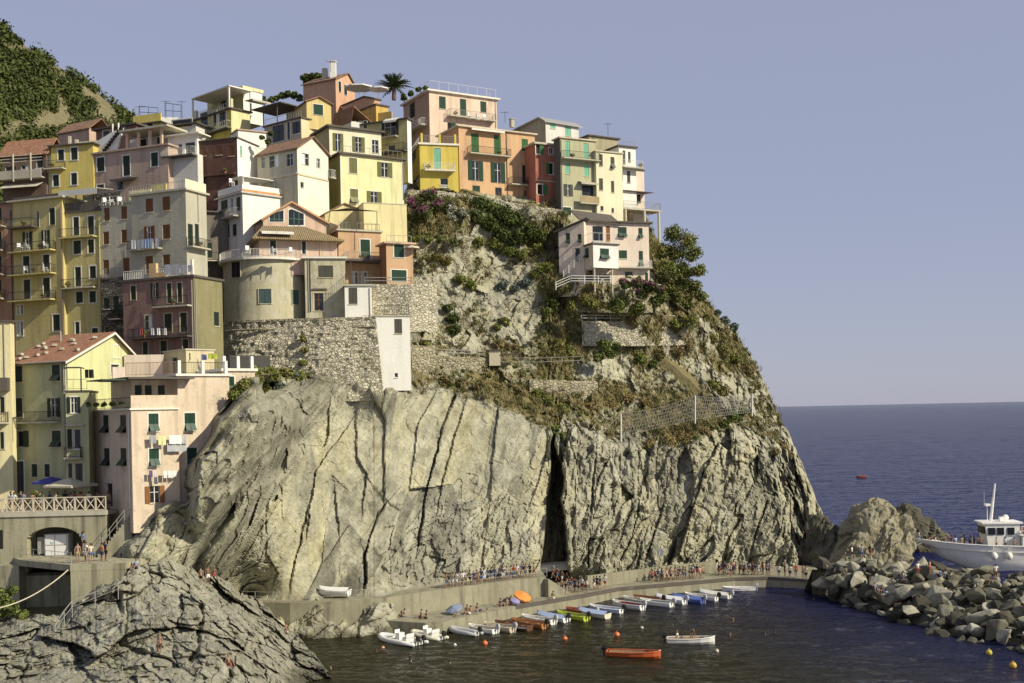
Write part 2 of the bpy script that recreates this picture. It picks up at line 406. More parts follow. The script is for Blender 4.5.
def build_cliff():
    xs = np.arange(108, 840.1, 1.12); nc = len(xs); NR = 400
    topx = [108, 150, 200, 236, 300, 345, 373, 386, 405, 420, 450, 560, 640, 652, 690, 708, 720, 735, 746, 759, 768, 780, 791, 802, 813, 824, 832, 840]
    topy = [500, 492, 402, 372, 375, 377, 380, 270, 190, 172, 178, 190, 200, 232, 281, 301, 317, 334, 348, 369, 391, 419, 441, 463, 490, 516, 548, 574]
    botx = [108, 190, 240, 392, 420, 560, 640, 840]; boty = [606, 606, 646, 646, 626, 606, 596, 594]
    ty = np.interp(xs, topx, topy); zz = np.zeros(nc); ty = ty+np.where(xs > 690, 1, .0)*(fbm(np.stack([xs*.09, zz, zz], 1), 4, 3)*5+fbm(np.stack([xs*.4, zz, zz], 1), 2, 5)*1.5); by = np.interp(xs, botx, boty)
    r = np.linspace(0, 1, NR)[:, None]; PY = ty[None]+(by-ty)[None]*r; PX = np.broadcast_to(xs[None], PY.shape).copy()
    D = RBF(cliff_pts)(PX, PY); D = smooth_grid(D, 2)
    jit = fbm(np.stack([PX.ravel()*0, PY.ravel()*.06, PX.ravel()*0], 1), 3, 2).reshape(PX.shape)*4
    sl, sr_ = np.interp(PY, [420, 440, 470, 520, 572, 590], [555, 552, 549, 545, 540, 540])+jit*.5, np.interp(PY, [420, 440, 470, 520, 572, 590], [555, 558, 562, 565, 571, 571])+jit
    D = D+9*sstep(0, 2.5, PX-sl)*sstep(0, 5, sr_-PX)*sstep(424, 445, PY)*sstep(588, 575, PY)
    Vb = rays(PX, PY)*D[..., None]; Vb[..., 2] += CZ
    N = grid_normals(smooth_grid(Vb, 14)).reshape(-1, 3); p = Vb.reshape(-1, 3); X, Y = PX.ravel(), PY.ravel()
    warp = np.stack([fbm(p*.16, 3, 5), fbm(p*.16, 3, 9), fbm(p*.16, 3, 13)], 1)*1.1; q = p+warp
    SF = unit((.25, .12, .96)); TF = unit(np.cross(SF, ND)); SR = unit((.40, .15, .90)); TR = unit(np.cross(SR, ND))
    wz = sstep(540, 570, X); a, b, c = q@SD*(1-wz)+q@SR*wz, q@TD*(1-wz)+q@TR*wz, q@ND
    # zones on the rock (which kind of rock lies where)
    u = X-(205+(580-Y)*.684)
    nz = fbm(p*.22, 3, 77)*16
    dX = np.linalg.norm(np.gradient(Vb, axis=1), axis=2).ravel(); dY = np.linalg.norm(np.gradient(Vb, axis=0), axis=2).ravel(); sp = np.maximum(dX, dY)
    wf = np.clip(.28/sp, 0, 1)**1.2; wm = np.clip(.55/sp, 0, 1); wl = np.clip(1.4/sp, 0, 1)
    topline = np.interp(X, [230, 330, 380, 430, 470, 553, 600, 640, 690, 740, 800], [372, 384, 386, 388, 393, 424, 437, 436, 446, 428, 455])
    V = sstep(12, -8, Y-topline+nz*.6)*sstep(395, 425, X)
    Sm = sstep(-6, 24, u)*sstep(553, 546, X)*(1-V)*sstep(240, 290, X)*sstep(376, 396, Y)
    rough_low = sstep(475, 560, Y+.35*(X-430))*sstep(350, 430, X)*sstep(548, 520, X)*.55
    Sm = Sm*(1-rough_low)
    Lz = sstep(22, -6, u)*sstep(186, 200, X)*sstep(600, 560, Y)
    Rz = sstep(548, 570, X)*(1-V)
    low = sstep(596, 606, Y)*sstep(235, 250, X)*sstep(400, 380, X)
    d = np.zeros(len(p))
    def facets(L, seed, amp, tilt):
        k = np.stack([a/L[0], b/L[1], c/L[2]], 1); f1, f2, rn, vec = voro(k, seed)
        pl = (rn[:, 0]-.5)*amp+tilt*((rn[:, 1]-.5)*vec[:, 0]+(rn[:, 2]-.5)*vec[:, 1]*1.3)
        return pl, f2-f1, rn
    f1a, e1, r1 = facets((11, 3.6, 6), 3, 1.9, 1.3)
    f2a, e2, r2 = facets((4.2, 1.35, 2.2), 21, .8, .7)
    f3a, e3, r3 = facets((1.5, .55, .9), 41, .34, .34)
    rib = ridged(np.stack([a/22, b/8.5, c/14], 1)+.10*warp, 3, 91)
    rib2 = ridged(np.stack([a/12, b/2.2, c/6], 1), 2, 191)
    stri = ridged(np.stack([p@SD/20, p@TD/.95, p@ND/9], 1)+warp*.12, 2, 61)
    stri2 = vnoise(np.stack([a/30, b/1.7, c/9], 1), 71)
    fine = fbm(p*.9, 4, 33)
    wR = Rz+(1-np.clip(Rz+Sm+Lz+V, 0, 1))*.6
    f2a = f2a*wm; f3a = f3a*wf; fine = fine*wf; stri = stri*wf; rib2 = rib2*wm; rib = rib*wl; f1a = f1a*wl
    ks = np.stack([p@SF/20, p@TF/5.2, p@ND/9], 1)+.05*warp; s1, s2, sr, sv = voro(ks, 7); se = s2-s1
    slabs = (sr[:, 0]-.5)*.8+1.0*((sr[:, 1]-.5)*sv[:, 0]+(sr[:, 2]-.5)*sv[:, 1])
    ks = np.stack([p@SF/8, p@TF/1.5, p@ND/5], 1)+.04*warp; q1, q2, qr, qv = voro(ks, 17)
    slabs2 = ((qr[:, 0]-.5)*.42+.35*((qr[:, 1]-.5)*qv[:, 0]+(qr[:, 2]-.5)*qv[:, 1]))*(qr[:, 3] > .5)
    d += wR*(f1a*1.15+f2a*.9+f3a*1.15+rib*(.55+.75*np.clip(fbm(p*.07, 2, 19)+.3, 0, 1))+rib2*.3+fine*.5-.25*sstep(.06, .0, e1)*wm-.15*sstep(.06, 0, e2)*wf)
    d += Sm*(slabs*.75*wl+slabs2*.95*wm*(fbm(p*.09, 2, 31) > -.1)+f2a*.16+f3a*.26+fine*.2)
    d += Lz*(stri*.85+stri2*.9*wm+f2a*.5+f3a*.3+fine*.16)
    d += V*(fbm(p*.3, 4, 15)*.9*wl+f2a*.8+f3a*.6+fine*.4)
    d += rough_low*(f2a*.8+f3a*.9+rib*.6)
    # named cracks of the face
    cracks = [([(370, 390), (385, 421), (385, 486)], 1.6, .6), ([(455, 395), (443, 428), (429, 482), (418, 546)], 3.0, 1.6), ([(357, 428), (357, 457), (368, 474), (365, 497)], 1.6, .7),
              ([(386, 505), (378, 515), (366, 550), (364, 588)], 4.0, 1.9), ([(306, 520), (302, 535), (290, 590)], 2.6, .9), ([(267, 524), (267, 554), (279, 573), (271, 592)], 1.5, .6),
              ([(344, 432), (317, 470), (309, 520)], 1.3, .5), ([(336, 501), (338, 520)], 1.6, .7), ([(468, 396), (448, 460), (440, 500)], 1.3, .4), ([(500, 400), (492, 470), (486, 540)], 1.2, .35),
              ([(677, 522), (674, 540), (669, 564)], 5, 2.2), ([(738, 520), (728, 540), (722, 566)], 5, 2.2), ([(596, 455), (592, 500), (588, 566)], 3.5, 1.4), ([(640, 500), (634, 530), (622, 560)], 3, 1.2),
              ([(655, 458), (690, 442)], 3, .9), ([(768, 500), (756, 530), (750, 562)], 4, 1.6), ([(712, 470), (704, 490)], 2.5, .8), ([(628, 452), (606, 500)], 2.6, .9), ([(655, 530), (646, 562)], 3, 1.4), ([(578, 440), (574, 500)], 2.6, 1.0), ([(785, 510), (776, 545)], 4, 1.3)]
    jx = fbm(p*.55, 3, 44)*2.2
    for line, w, dep in cracks:
        dd, side = seg_dist(X+jx, Y, line); wv = w*(.7+.5*vnoise(p*.3, 8))
        fade = np.clip(.75+vnoise(p*.22, 12)*.9, 0, 1); d -= dep*(.34 if w < 3 else .7)*fade*sstep(1.0, .3, dd/np.maximum(wv*(.55 if w < 4.5 else .9), .7))*wm
        d += .5*np.clip(1-dd/28, 0, 1)*(side > 0)*Sm       # one lip stands proud of the other
    d *= 1-.85*sstep(575, 596, Y)*sstep(230, 250, X)*sstep(600, 540, X)
    d += low*(f2a*1.2+fine*.5)
    face = np.abs((N*rays(X, Y)).sum(1))/np.linalg.norm(rays(X, Y), axis=1); rdir = rays(X, Y)
    p2 = p-rdir*(d/np.maximum(face, .38))[:, None]
    Vg = p2.reshape(NR, nc, 3)
    veg = V*np.clip(.62+fbm(p*.14, 3, 99)*.9, 0, 1)
    for (cx, cy, rx, ry, amt) in [(520, 305, 30, 38, .8), (470, 310, 22, 36, .45), (668, 372, 32, 24, .6), (760, 380, 24, 60, .6), (735, 420, 20, 20, .4), (700, 330, 25, 14, .5), (430, 300, 24, 50, .6), (790, 440, 16, 30, .5), (610, 340, 30, 14, .5), (455, 260, 25, 20, .6)]:
        veg *= 1-amt*np.exp(-((X-cx)/rx)**2-((Y-cy)/ry)**2)
    for (cx, cy, rx, ry) in [(640, 420, 40, 14), (600, 395, 50, 20), (690, 425, 30, 12), (225, 385, 22, 14), (262, 366, 34, 16), (235, 372, 20, 12), (660, 330, 30, 8), (740, 350, 20, 14), (590, 330, 20, 20)]:
        veg = np.maximum(veg, .85*np.exp(-((X-cx)/rx)**2-((Y-cy)/ry)**2))
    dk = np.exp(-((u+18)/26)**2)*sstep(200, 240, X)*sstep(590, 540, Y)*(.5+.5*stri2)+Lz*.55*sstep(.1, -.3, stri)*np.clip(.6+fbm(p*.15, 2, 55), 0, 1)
    wet = sstep(SEA+1.1, SEA+.2, p2[:, 2]+fbm(p*.7, 3, 6)*.8)
    # land behind the skyline: rows that run back and down from the top edge
    back = []
    for k, (dy, dz) in enumerate([(46, -22), (22, -7), (9, -1.6), (3, -.2)]):
        e = Vg[0].copy(); e[:, 1] += dy; e[:, 0] += np.where(xs > 655, dy*.28, dy*-.1); e[:, 2] += dz*np.where(xs > 655, 1, .15); back.append(e)
    tone = Sm*((sr[:, 2]-.5)*.8+(qr[:, 2]-.5)*.6+fbm(p*.35, 4, 88)*.45-.06)+wR*((r1[:, 2]-.5)*.5+(r2[:, 2]-.5)*.4)+Lz*(.35*stri-.22)+V*(r2[:, 2]-.55)*.5
    tone = np.clip(tone, -.5, .5)
    A = np.concatenate([np.array(back), Vg], 0); nb = len(back)
    pad = lambda z: np.concatenate([np.tile(z.reshape(NR, nc)[0], (nb, 1)), z.reshape(NR, nc)], 0).ravel()
    mat = rock_mat('cliff_rock', [(.185, .18, .122), (.35, .34, .255), (.495, .485, .385)])
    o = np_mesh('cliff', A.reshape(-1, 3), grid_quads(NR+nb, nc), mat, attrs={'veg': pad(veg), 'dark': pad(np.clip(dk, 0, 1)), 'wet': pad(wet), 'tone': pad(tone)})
    tag(o, kind='structure'); o['label'] = 'pale grey rock headland rising from the small harbour under the houses'
    return Vg, veg.reshape(NR, nc), PX, PY
cliffV, cliffVeg, cliffPX, cliffPY = build_cliff()
def on_cliff(px, py):
    """nearest surface point of the headland for a station"""
    j = int(np.clip((px-108)/1.12, 0, cliffPX.shape[1]-1)); i = int(np.argmin(np.abs(cliffPY[:, j]-py)))
    return Vector(cliffV[i, j])

# ---- the rocks in the foreground ----------------------------------------------
fg_pts = [(-10, 690, 82), (60, 690, 84), (160, 690, 86), (250, 690, 91), (300, 690, 98), (335, 690, 99.5), (-10, 655, 90), (60, 655, 89), (160, 655, 89.5), (230, 655, 93), (280, 655, 102), (310, 660, 106),
          (-10, 625, 99.5), (60, 618, 99.5), (75, 605, 98.5), (120, 585, 99), (135, 562, 102.5), (170, 557, 104.5), (200, 574, 108), (230, 588, 112), (262, 606, 115), (300, 641, 112), (330, 672, 104),
          (100, 620, 96), (150, 610, 97), (150, 630, 93), (200, 600, 101), (200, 630, 95), (240, 620, 102), (270, 630, 107), (220, 640, 95), (30, 640, 94), (120, 645, 91.5)]
def build_fg():
    xs = np.arange(-30, 338, .9); nc = len(xs); NR = 190
    ty = np.interp(xs, [-30, 60, 75, 120, 135, 150, 170, 185, 200, 230, 262, 300, 325, 338], [620, 613, 600, 578, 560, 553, 555, 560, 571, 584, 604, 639, 668, 688]); zz = np.zeros(nc); ty = ty+fbm(np.stack([xs*.05, zz, zz], 1), 4, 3)*7+fbm(np.stack([xs*.3, zz, zz], 1), 2, 5)*1.5; by = np.full(nc, 706.)
    r = np.linspace(0, 1, NR)[:, None]; PY = ty[None]+(by-ty)[None]*r; PX = np.broadcast_to(xs[None], PY.shape).copy()
    D = RBF(fg_pts)(PX, PY); D = smooth_grid(D, 5); Vb = rays(PX, PY)*D[..., None]; Vb[..., 2] += CZ
    N = grid_normals(smooth_grid(Vb, 14)).reshape(-1, 3); p = Vb.reshape(-1, 3); X, Y = PX.ravel(), PY.ravel()
    w = np.stack([fbm(p*.3, 3, 5), fbm(p*.3, 3, 9), fbm(p*.3, 3, 13)], 1)*.9; q = p+w
    d = np.zeros(len(p)); sp = np.maximum(np.linalg.norm(np.gradient(Vb, axis=1), axis=2), np.linalg.norm(np.gradient(Vb, axis=0), axis=2)).ravel()
    for L, seed, amp, tilt, bul, cr, cw, lim in (((5.4, 4.5, 4.6), 3, 1.6, 1.8, .8, .25, .04, 1.2), ((2.0, 1.9, 1.7), 23, .55, .8, .12, .05, .05, .6), ((.8, .8, .7), 43, .26, .34, .05, .05, .06, .3)):
        k = np.stack([q[:, 0]/L[0]+.25*q[:, 2]/L[0], q[:, 1]/(L[0]*1.25), q[:, 2]/L[2]], 1); f1, f2, rn, vec = voro(k, seed); e = f2-f1
        d += np.clip(lim/sp, 0, 1)**1.3*((rn[:, 0]-.5)*amp+tilt*((rn[:, 1]-.5)*vec[:, 0]+(rn[:, 2]-.5)*vec[:, 1])+bul*np.sqrt(np.clip(e, 0, .6))-cr*sstep(cw, 0, e)*(rn[:, 3] > .5))
    d += fbm(p*1.1, 4, 33)*.4*np.clip(.3/sp, 0, 1)-.9
    for line, wd, dep in [([(200, 602), (198, 640), (190, 660)], 4, 1.6), ([(118, 590), (122, 612)], 4, 1.5), ([(255, 625), (235, 655), (225, 690)], 4, 1.4), ([(88, 625), (70, 645), (96, 690)], 3.5, 1.2), ([(30, 645), (20, 690)], 3, 1.0), ([(120, 645), (170, 660), (230, 655)], 3, .8)]:
        dd, _ = seg_dist(X+fbm(p*.5, 3, 4)*6, Y, line); d -= dep*.4*sstep(1, .2, dd/wd)*np.clip(.6/sp, 0, 1)
    rdir = rays(X, Y); face = np.abs((N*rdir).sum(1)); p2 = p-rdir*(d/np.maximum(face, .62))[:, None]; Vg = p2.reshape(NR, nc, 3); back = []
    for dy, dz in [(26, -14), (8, -7), (2.5, -2), (.8, -.3)]:
        e = Vg[0].copy(); e[:, 1] += dy; e[:, 2] += dz; back.append(e)
    A = np.concatenate([np.array(back), Vg], 0); nb = len(back); pad = lambda z: np.concatenate([np.tile(z.reshape(NR, nc)[0], (nb, 1)), z.reshape(NR, nc)], 0).ravel()
    wet = sstep(SEA+1.5, SEA+.3, p2[:, 2]+fbm(p*.6, 3, 6)*.7)
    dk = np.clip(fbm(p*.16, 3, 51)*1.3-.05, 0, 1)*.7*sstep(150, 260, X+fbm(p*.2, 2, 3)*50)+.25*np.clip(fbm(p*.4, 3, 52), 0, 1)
    mat = rock_mat('shore_rock', [(.17, .165, .125), (.28, .272, .212), (.40, .39, .315)], streak=False, bumpd=.14)
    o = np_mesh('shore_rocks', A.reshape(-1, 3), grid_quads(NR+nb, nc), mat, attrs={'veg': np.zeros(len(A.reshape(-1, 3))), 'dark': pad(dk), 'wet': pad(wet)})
    tag(o, kind='structure'); o['label'] = 'rounded fissured shore rocks in the foreground below the village'
    return Vg, PX, PY
fgV, fgPX, fgPY = build_fg()
def on_fg(px, py):
    j = int(np.clip((px+30)/.9, 0, fgPX.shape[1]-1)); i = int(np.argmin(np.abs(fgPY[:, j]-py))); return Vector(fgV[i, j])

# ---- hill the village stands on (mostly behind the houses) ---------------------
def build_village_hill():
    nx, ny = 70, 60; X = np.linspace(-150, 38, nx); Y = np.linspace(96, 260, ny); XX, YY = np.meshgrid(X, Y)
    Z = np.interp(YY, [96, 110, 125, 138, 148, 158, 168, 180, 200, 260], [8, 13, 16, 20, 33, 44, 52, 60, 62, 40])
    left = np.interp(XX, [-150, -70, -45, -20, 10, 38], [10, 2, 0, 0, -4, -30]); Z = Z+left-4
    cut = (XX > -34) & (YY < 150); Z = np.where(cut, np.minimum(Z, -3), Z)
    cut2 = (XX > -12) & (YY < 166); Z = np.where(cut2, -3, Z)
    V = np.stack([XX, YY, Z], -1).reshape(-1, 3); V[:, 2] += fbm(V*.2, 3, 4)*.6
    z = np.zeros(len(V))
    o = np_mesh('village_hill', V, grid_quads(ny, nx), rock_mat('hill_soil', [(.12, .10, .06), (.17, .14, .09), (.22, .19, .12)], streak=False), attrs={'veg': z+.6, 'dark': z, 'wet': z})
    tag(o, kind='structure')
build_village_hill()

# ---- far hillside --------------------------------------------------------------
def foliage_arrays(cen, rad, n, leaf, rng, flat=.8, up=.25):
    """leaf quads filling blobs: cen (k,3) rad (k,) n per blob -> V, Q, tint"""
    k = len(cen); idx = np.repeat(np.arange(k), n); m = len(idx)
    dirs = rng.normal(size=(m, 3)); dirs /= np.linalg.norm(dirs, axis=1, keepdims=True); rr = rng.random(m)**.45
    pnt = cen[idx]+dirs*np.array([1, 1, flat])*(rad[idx]*rr)[:, None]
    nn = dirs*.8+rng.normal(size=(m, 3))*.7+np.array([0, 0, up]); nn /= np.linalg.norm(nn, axis=1, keepdims=True)
    t1 = np.cross(nn, rng.normal(size=(m, 3))); t1 /= np.linalg.norm(t1, axis=1, keepdims=True); t2 = np.cross(nn, t1)
    s = leaf*(.6+.8*rng.random(m)); a = t1*s[:, None]; b = t2*(s*.62)[:, None]
    V = np.stack([pnt-a, pnt-b*.9, pnt+a, pnt+b*.9], 1).reshape(-1, 3); Q = np.arange(4*m).reshape(m, 4)
    tint = np.clip(np.repeat(rng.random(k), n)*.55+rng.random(m)*.45, 0, 1)
    return V, Q, tint
rng = np.random.default_rng(11)
def build_far_hill():
    xs = np.arange(-190, 330, 2.0); nc = len(xs); NR = 130
    ty = np.interp(xs, [-190, -60, 0, 12, 25, 38, 52, 64, 78, 92, 105, 118, 132, 150, 200, 330], [-60, 0, 27, 35, 46, 54, 64, 72, 79, 88, 99, 108, 118, 134, 190, 262])
    by = np.full(nc, 330.); r = np.linspace(0, 1, NR)[:, None]; PY = ty[None]+(by-ty)[None]*r; PX = np.broadcast_to(xs[None], PY.shape).copy()
    D = 395-(PY-ty[None])*.75+(PX-50)*.25; Vg = rays(PX, PY)*D[..., None]; Vg[..., 2] += CZ; p = Vg.reshape(-1, 3)
    d = fbm(p*.035, 4, 3)*5; p = p+np.array([0, -1, .4])*d[:, None]; Vg = p.reshape(NR, nc, 3)
    bk = Vg[0].copy(); bk[:, 1] += 40; bk[:, 2] -= 25; bk[:, 0] -= 20; A = np.concatenate([bk[None], Vg], 0).reshape(-1, 3); z = np.zeros(len(A))
    m = rock_mat('far_soil', [(.15, .135, .07), (.23, .205, .115), (.28, .255, .15)], veg=((.24, .2, .1), (.12, .12, .045)), streak=False, bumpd=1.0)
    tag(np_mesh('far_hillside', A, grid_quads(NR+1, nc), m, smooth=True, attrs={'veg': z+.35, 'dark': z, 'wet': z}), kind='structure')
    # scrub over it
    X, Y = PX.ravel(), PY.ravel(); k = np.where((Y < 250) & (X < 215))[0]; k = rng.choice(k, 30000); bare = np.zeros(len(k))
    for line, w in [([(56, 72), (60, 100), (72, 128)], 3.2), ([(62, 72), (70, 84)], 3.0), ([(10, 46), (34, 50)], 3.2), ([(88, 96), (112, 112)], 4.5), ([(8, 132), (40, 118), (62, 120)], 7.5), ([(0, 42), (12, 48)], 3), ([(96, 118), (118, 122)], 4)]:
        dd, _ = seg_dist(X[k], Y[k], line); bare = np.maximum(bare, sstep(w*1.6, w*.6, dd))
    dens = fbm(p[k]*.03, 3, 8)*.5+.95-bare*1.4; keep = dens > rng.random(len(k))
    k = k[keep][:12500]; cen = p[k]; rad = 1.3+2.6*rng.random(len(k))**1.7; cen = cen+np.array([0, -.3, .35])*rad[:, None]
    V, Q, tint = foliage_arrays(cen, rad, 26, .60, rng)
    o = np_mesh('hillside_scrub', V, Q, leafmat('scrub_leaf', (.016, .028, .007), (.115, .135, .034)), fattrs={'tint': tint})
    tag(o, 'dense dark green scrub covering the far hillside', kind='stuff')
build_far_hill()

# ---- sea -------------------------------------------------------------------------
def build_sea():
    m, t, b = base_mat('sea_water'); p = pos(t)
    sx = t.new('ShaderNodeSeparateXYZ'); t.link(p, sx.inputs[0])
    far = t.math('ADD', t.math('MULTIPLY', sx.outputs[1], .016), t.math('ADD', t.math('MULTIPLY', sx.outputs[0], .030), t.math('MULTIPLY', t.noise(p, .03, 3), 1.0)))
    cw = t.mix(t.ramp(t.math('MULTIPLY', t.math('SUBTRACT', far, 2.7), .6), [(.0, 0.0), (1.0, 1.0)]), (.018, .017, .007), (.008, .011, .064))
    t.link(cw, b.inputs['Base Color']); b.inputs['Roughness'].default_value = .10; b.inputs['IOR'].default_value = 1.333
    n1 = t.noise(t.scale(p, (.55, .8, 1)), .55, 5, .6); n2 = t.noise(t.scale(p, (.8, 1.1, 1)), 1.6, 5, .6); n3 = t.noise(t.scale(p, (.5, 1, 1)), .06, 3, .5)
    h = t.math('ADD', t.math('MULTIPLY', n1, 1.0), t.math('ADD', t.math('MULTIPLY', n2, .45), t.math('MULTIPLY', n3, 3.0)))
    t.bump(h, 1.0, .7, b); b.inputs['Specular IOR Level'].default_value = 0.0; b.inputs['Roughness'].default_value = .6
    # choppy water: only part of the mirror reflection survives at grazing angles
    gl = t.new('ShaderNodeBsdfGlossy'); gl.inputs['Roughness'].default_value = .06; nrm = b.inputs['Normal'].links[0].from_socket; t.link(nrm, gl.inputs['Normal'])
    fr = t.new('ShaderNodeFresnel'); fr.inputs['IOR'].default_value = 1.333; t.link(nrm, fr.inputs['Normal'])
    ms = t.new('ShaderNodeMixShader'); t.link(t.math('MINIMUM', t.math('MULTIPLY', fr.outputs[0], .95), .66), ms.inputs[0]); t.link(b.outputs[0], ms.inputs[1]); t.link(gl.outputs[0], ms.inputs[2])
    t.link(ms.outputs[0], t.n['Material Output'].inputs['Surface'])
    # ripples near the shore are real relief, fading out with distance; beyond lies the open sheet
    L = 90000.; py = np.concatenate([np.arange(312, 58, -.62), np.arange(58, 5, -.5)]); px = np.concatenate([np.arange(-250, 255, 6), np.arange(255, 1075, 1.5), np.arange(1075, 2000, 4)]); PX, PY = np.meshgrid(px, py); PY = PY+HY-(PX-512)*math.tan(ROLL)
    rr = rays(PX, PY); D = (SEA-CZ)/rr[..., 2]; V = rr*D[..., None]; V[..., 2] = SEA; p = V.reshape(-1, 3); sp = np.linalg.norm(np.gradient(V, axis=0), axis=2).ravel(); h = np.zeros(len(p))
    w = p*np.array([.75, 1.0, 1]); w[:, 0] += .35*p[:, 1]
    for lam, amp, sd in ((9.0, .10, 1), (4.2, .085, 2), (2.0, .05, 3), (1.0, .024, 4)): h += amp*np.clip(1.6-sp/lam*1.1, 0, 1)*(1-2*np.abs(vnoise(w/lam*1.3, sd)))
    h += np.clip(sp*.022, 0, .25)*fbm(p/np.maximum(sp, 1)[:, None]*.8, 2, 6)*np.clip(sp-1.2, 0, 1)
    p[:, 2] += h-.05; nr, nc = V.shape[:2]
    gx = np.array([-9e4, -9000, -1500, -500, -150, -50, 50, 150, 500, 1500, 9000, 9e4]); gy = np.array([-200, 0, 60, 120, 180, 260, 400, 700, 1500, 4000, 12000, 35000, 9e4]); GX, GY = np.meshgrid(gx, gy)
    fl = np.stack([GX, GY, GX*0+SEA-.5], -1).reshape(-1, 3); Q = np.concatenate([grid_quads(nr, nc), grid_quads(len(gy), len(gx))+nr*nc])
    o = np_mesh('sea', np.concatenate([p, fl]), Q, m, smooth=True); tag(o, kind='structure')
build_sea()
# ================================================================ HOUSE BUILDING
GLASS = solid('window_glass', (.018, .021, .025), rough=.08, var=.3, scale=.6)
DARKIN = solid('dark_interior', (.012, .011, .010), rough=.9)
TRIM = plaster('white_trim', (.70, .68, .60), var=.08, stain=.25)
TRIMC = plaster('cream_trim', (.55, .50, .36), var=.1, stain=.3)
GREEN = louvre('green_shutter', (.020, .060, .038)); GREENL = louvre('bright_green_shutter', (.05, .19, .06)); MINT = louvre('mint_shutter', (.22, .52, .36))
OLIVE = louvre('olive_shutter', (.17, .17, .06)); BROWN = louvre('brown_shutter', (.17, .065, .022)); DKGREEN = louvre('dark_green_shutter', (.012, .03, .022)); BLUEG = louvre('blue_grey_shutter', (.06, .11, .11))
GREYSH = louvre('grey_shutter', (.09, .09, .07)); TAN = louvre('tan_shutter', (.30, .13, .05)); WHITEF = solid('white_frame', (.72, .72, .70), .5)
IRON = solid('dark_iron', (.03, .028, .025), .6); RAILW = solid('white_rail', (.70, .69, .64), .55); RAILG = solid('grey_rail', (.32, .31, .28), .5)
SLAB = plaster('slab_concrete', (.46, .43, .34), var=.15, stain=.5); SLABD = plaster('dark_slab', (.10, .085, .07), var=.2, stain=.3); SLABW = plaster('white_slab', (.72, .69, .60), var=.08, stain=.35)
TERRA = tiles('terracotta_tiles', (.27, .12, .065), (.37, .19, .11)); TILEO = tiles('lichened_tiles', (.26, .20, .10), (.34, .26, .14), .4); TILEB = tiles('brown_tiles', (.20, .11, .07), (.30, .17, .10)); TILED = tiles('dark_tiles', (.10, .075, .055), (.16, .11, .08))

class Face:
    def __init__(s, O, d, n, w, z0, z1):
        s.O, s.d, s.n, s.w, s.z0, s.z1 = Vector((O[0], O[1], 0)), Vector(d), Vector(n), w, z0, z1; s.op = []
    def uz(s, px, py):
        r = Vector(ray(px, py)); den = r.dot(s.n)
        t = s.O.xy.dot(s.n.xy)/den
        p = r*t; p.z += CZ
        return (p.xy-s.O.xy).dot(s.d.xy), p.z
    def box(s, x0, y0, x1, y1):
        xm, ym = (x0+x1)/2, (y0+y1)/2
        ua, ub = s.uz(x0, ym)[0], s.uz(x1, ym)[0]; zt, zb = s.uz(xm, y0)[1], s.uz(xm, y1)[1]
        return min(ua, ub), max(ua, ub), min(zt, zb), max(zt, zb)
    def pt(s, u, z, o=0.0):
        q = s.O+s.d*u+s.n*o; return Vector((q.x, q.y, z))
    def slab(s, mb, u0, u1, z0, z1, o0, o1):
        mb.frame_box(s.pt(u0, z0, o0), s.d*(u1-u0), s.n*(o1-o0), Vector((0, 0, z1-z0)))

def solve_w(C, d, px, py):
    r = ray(px, py); # C + u d = t r (xy)
    return (C.y*r[0]-C.x)/(d.x-d.y*r[0])

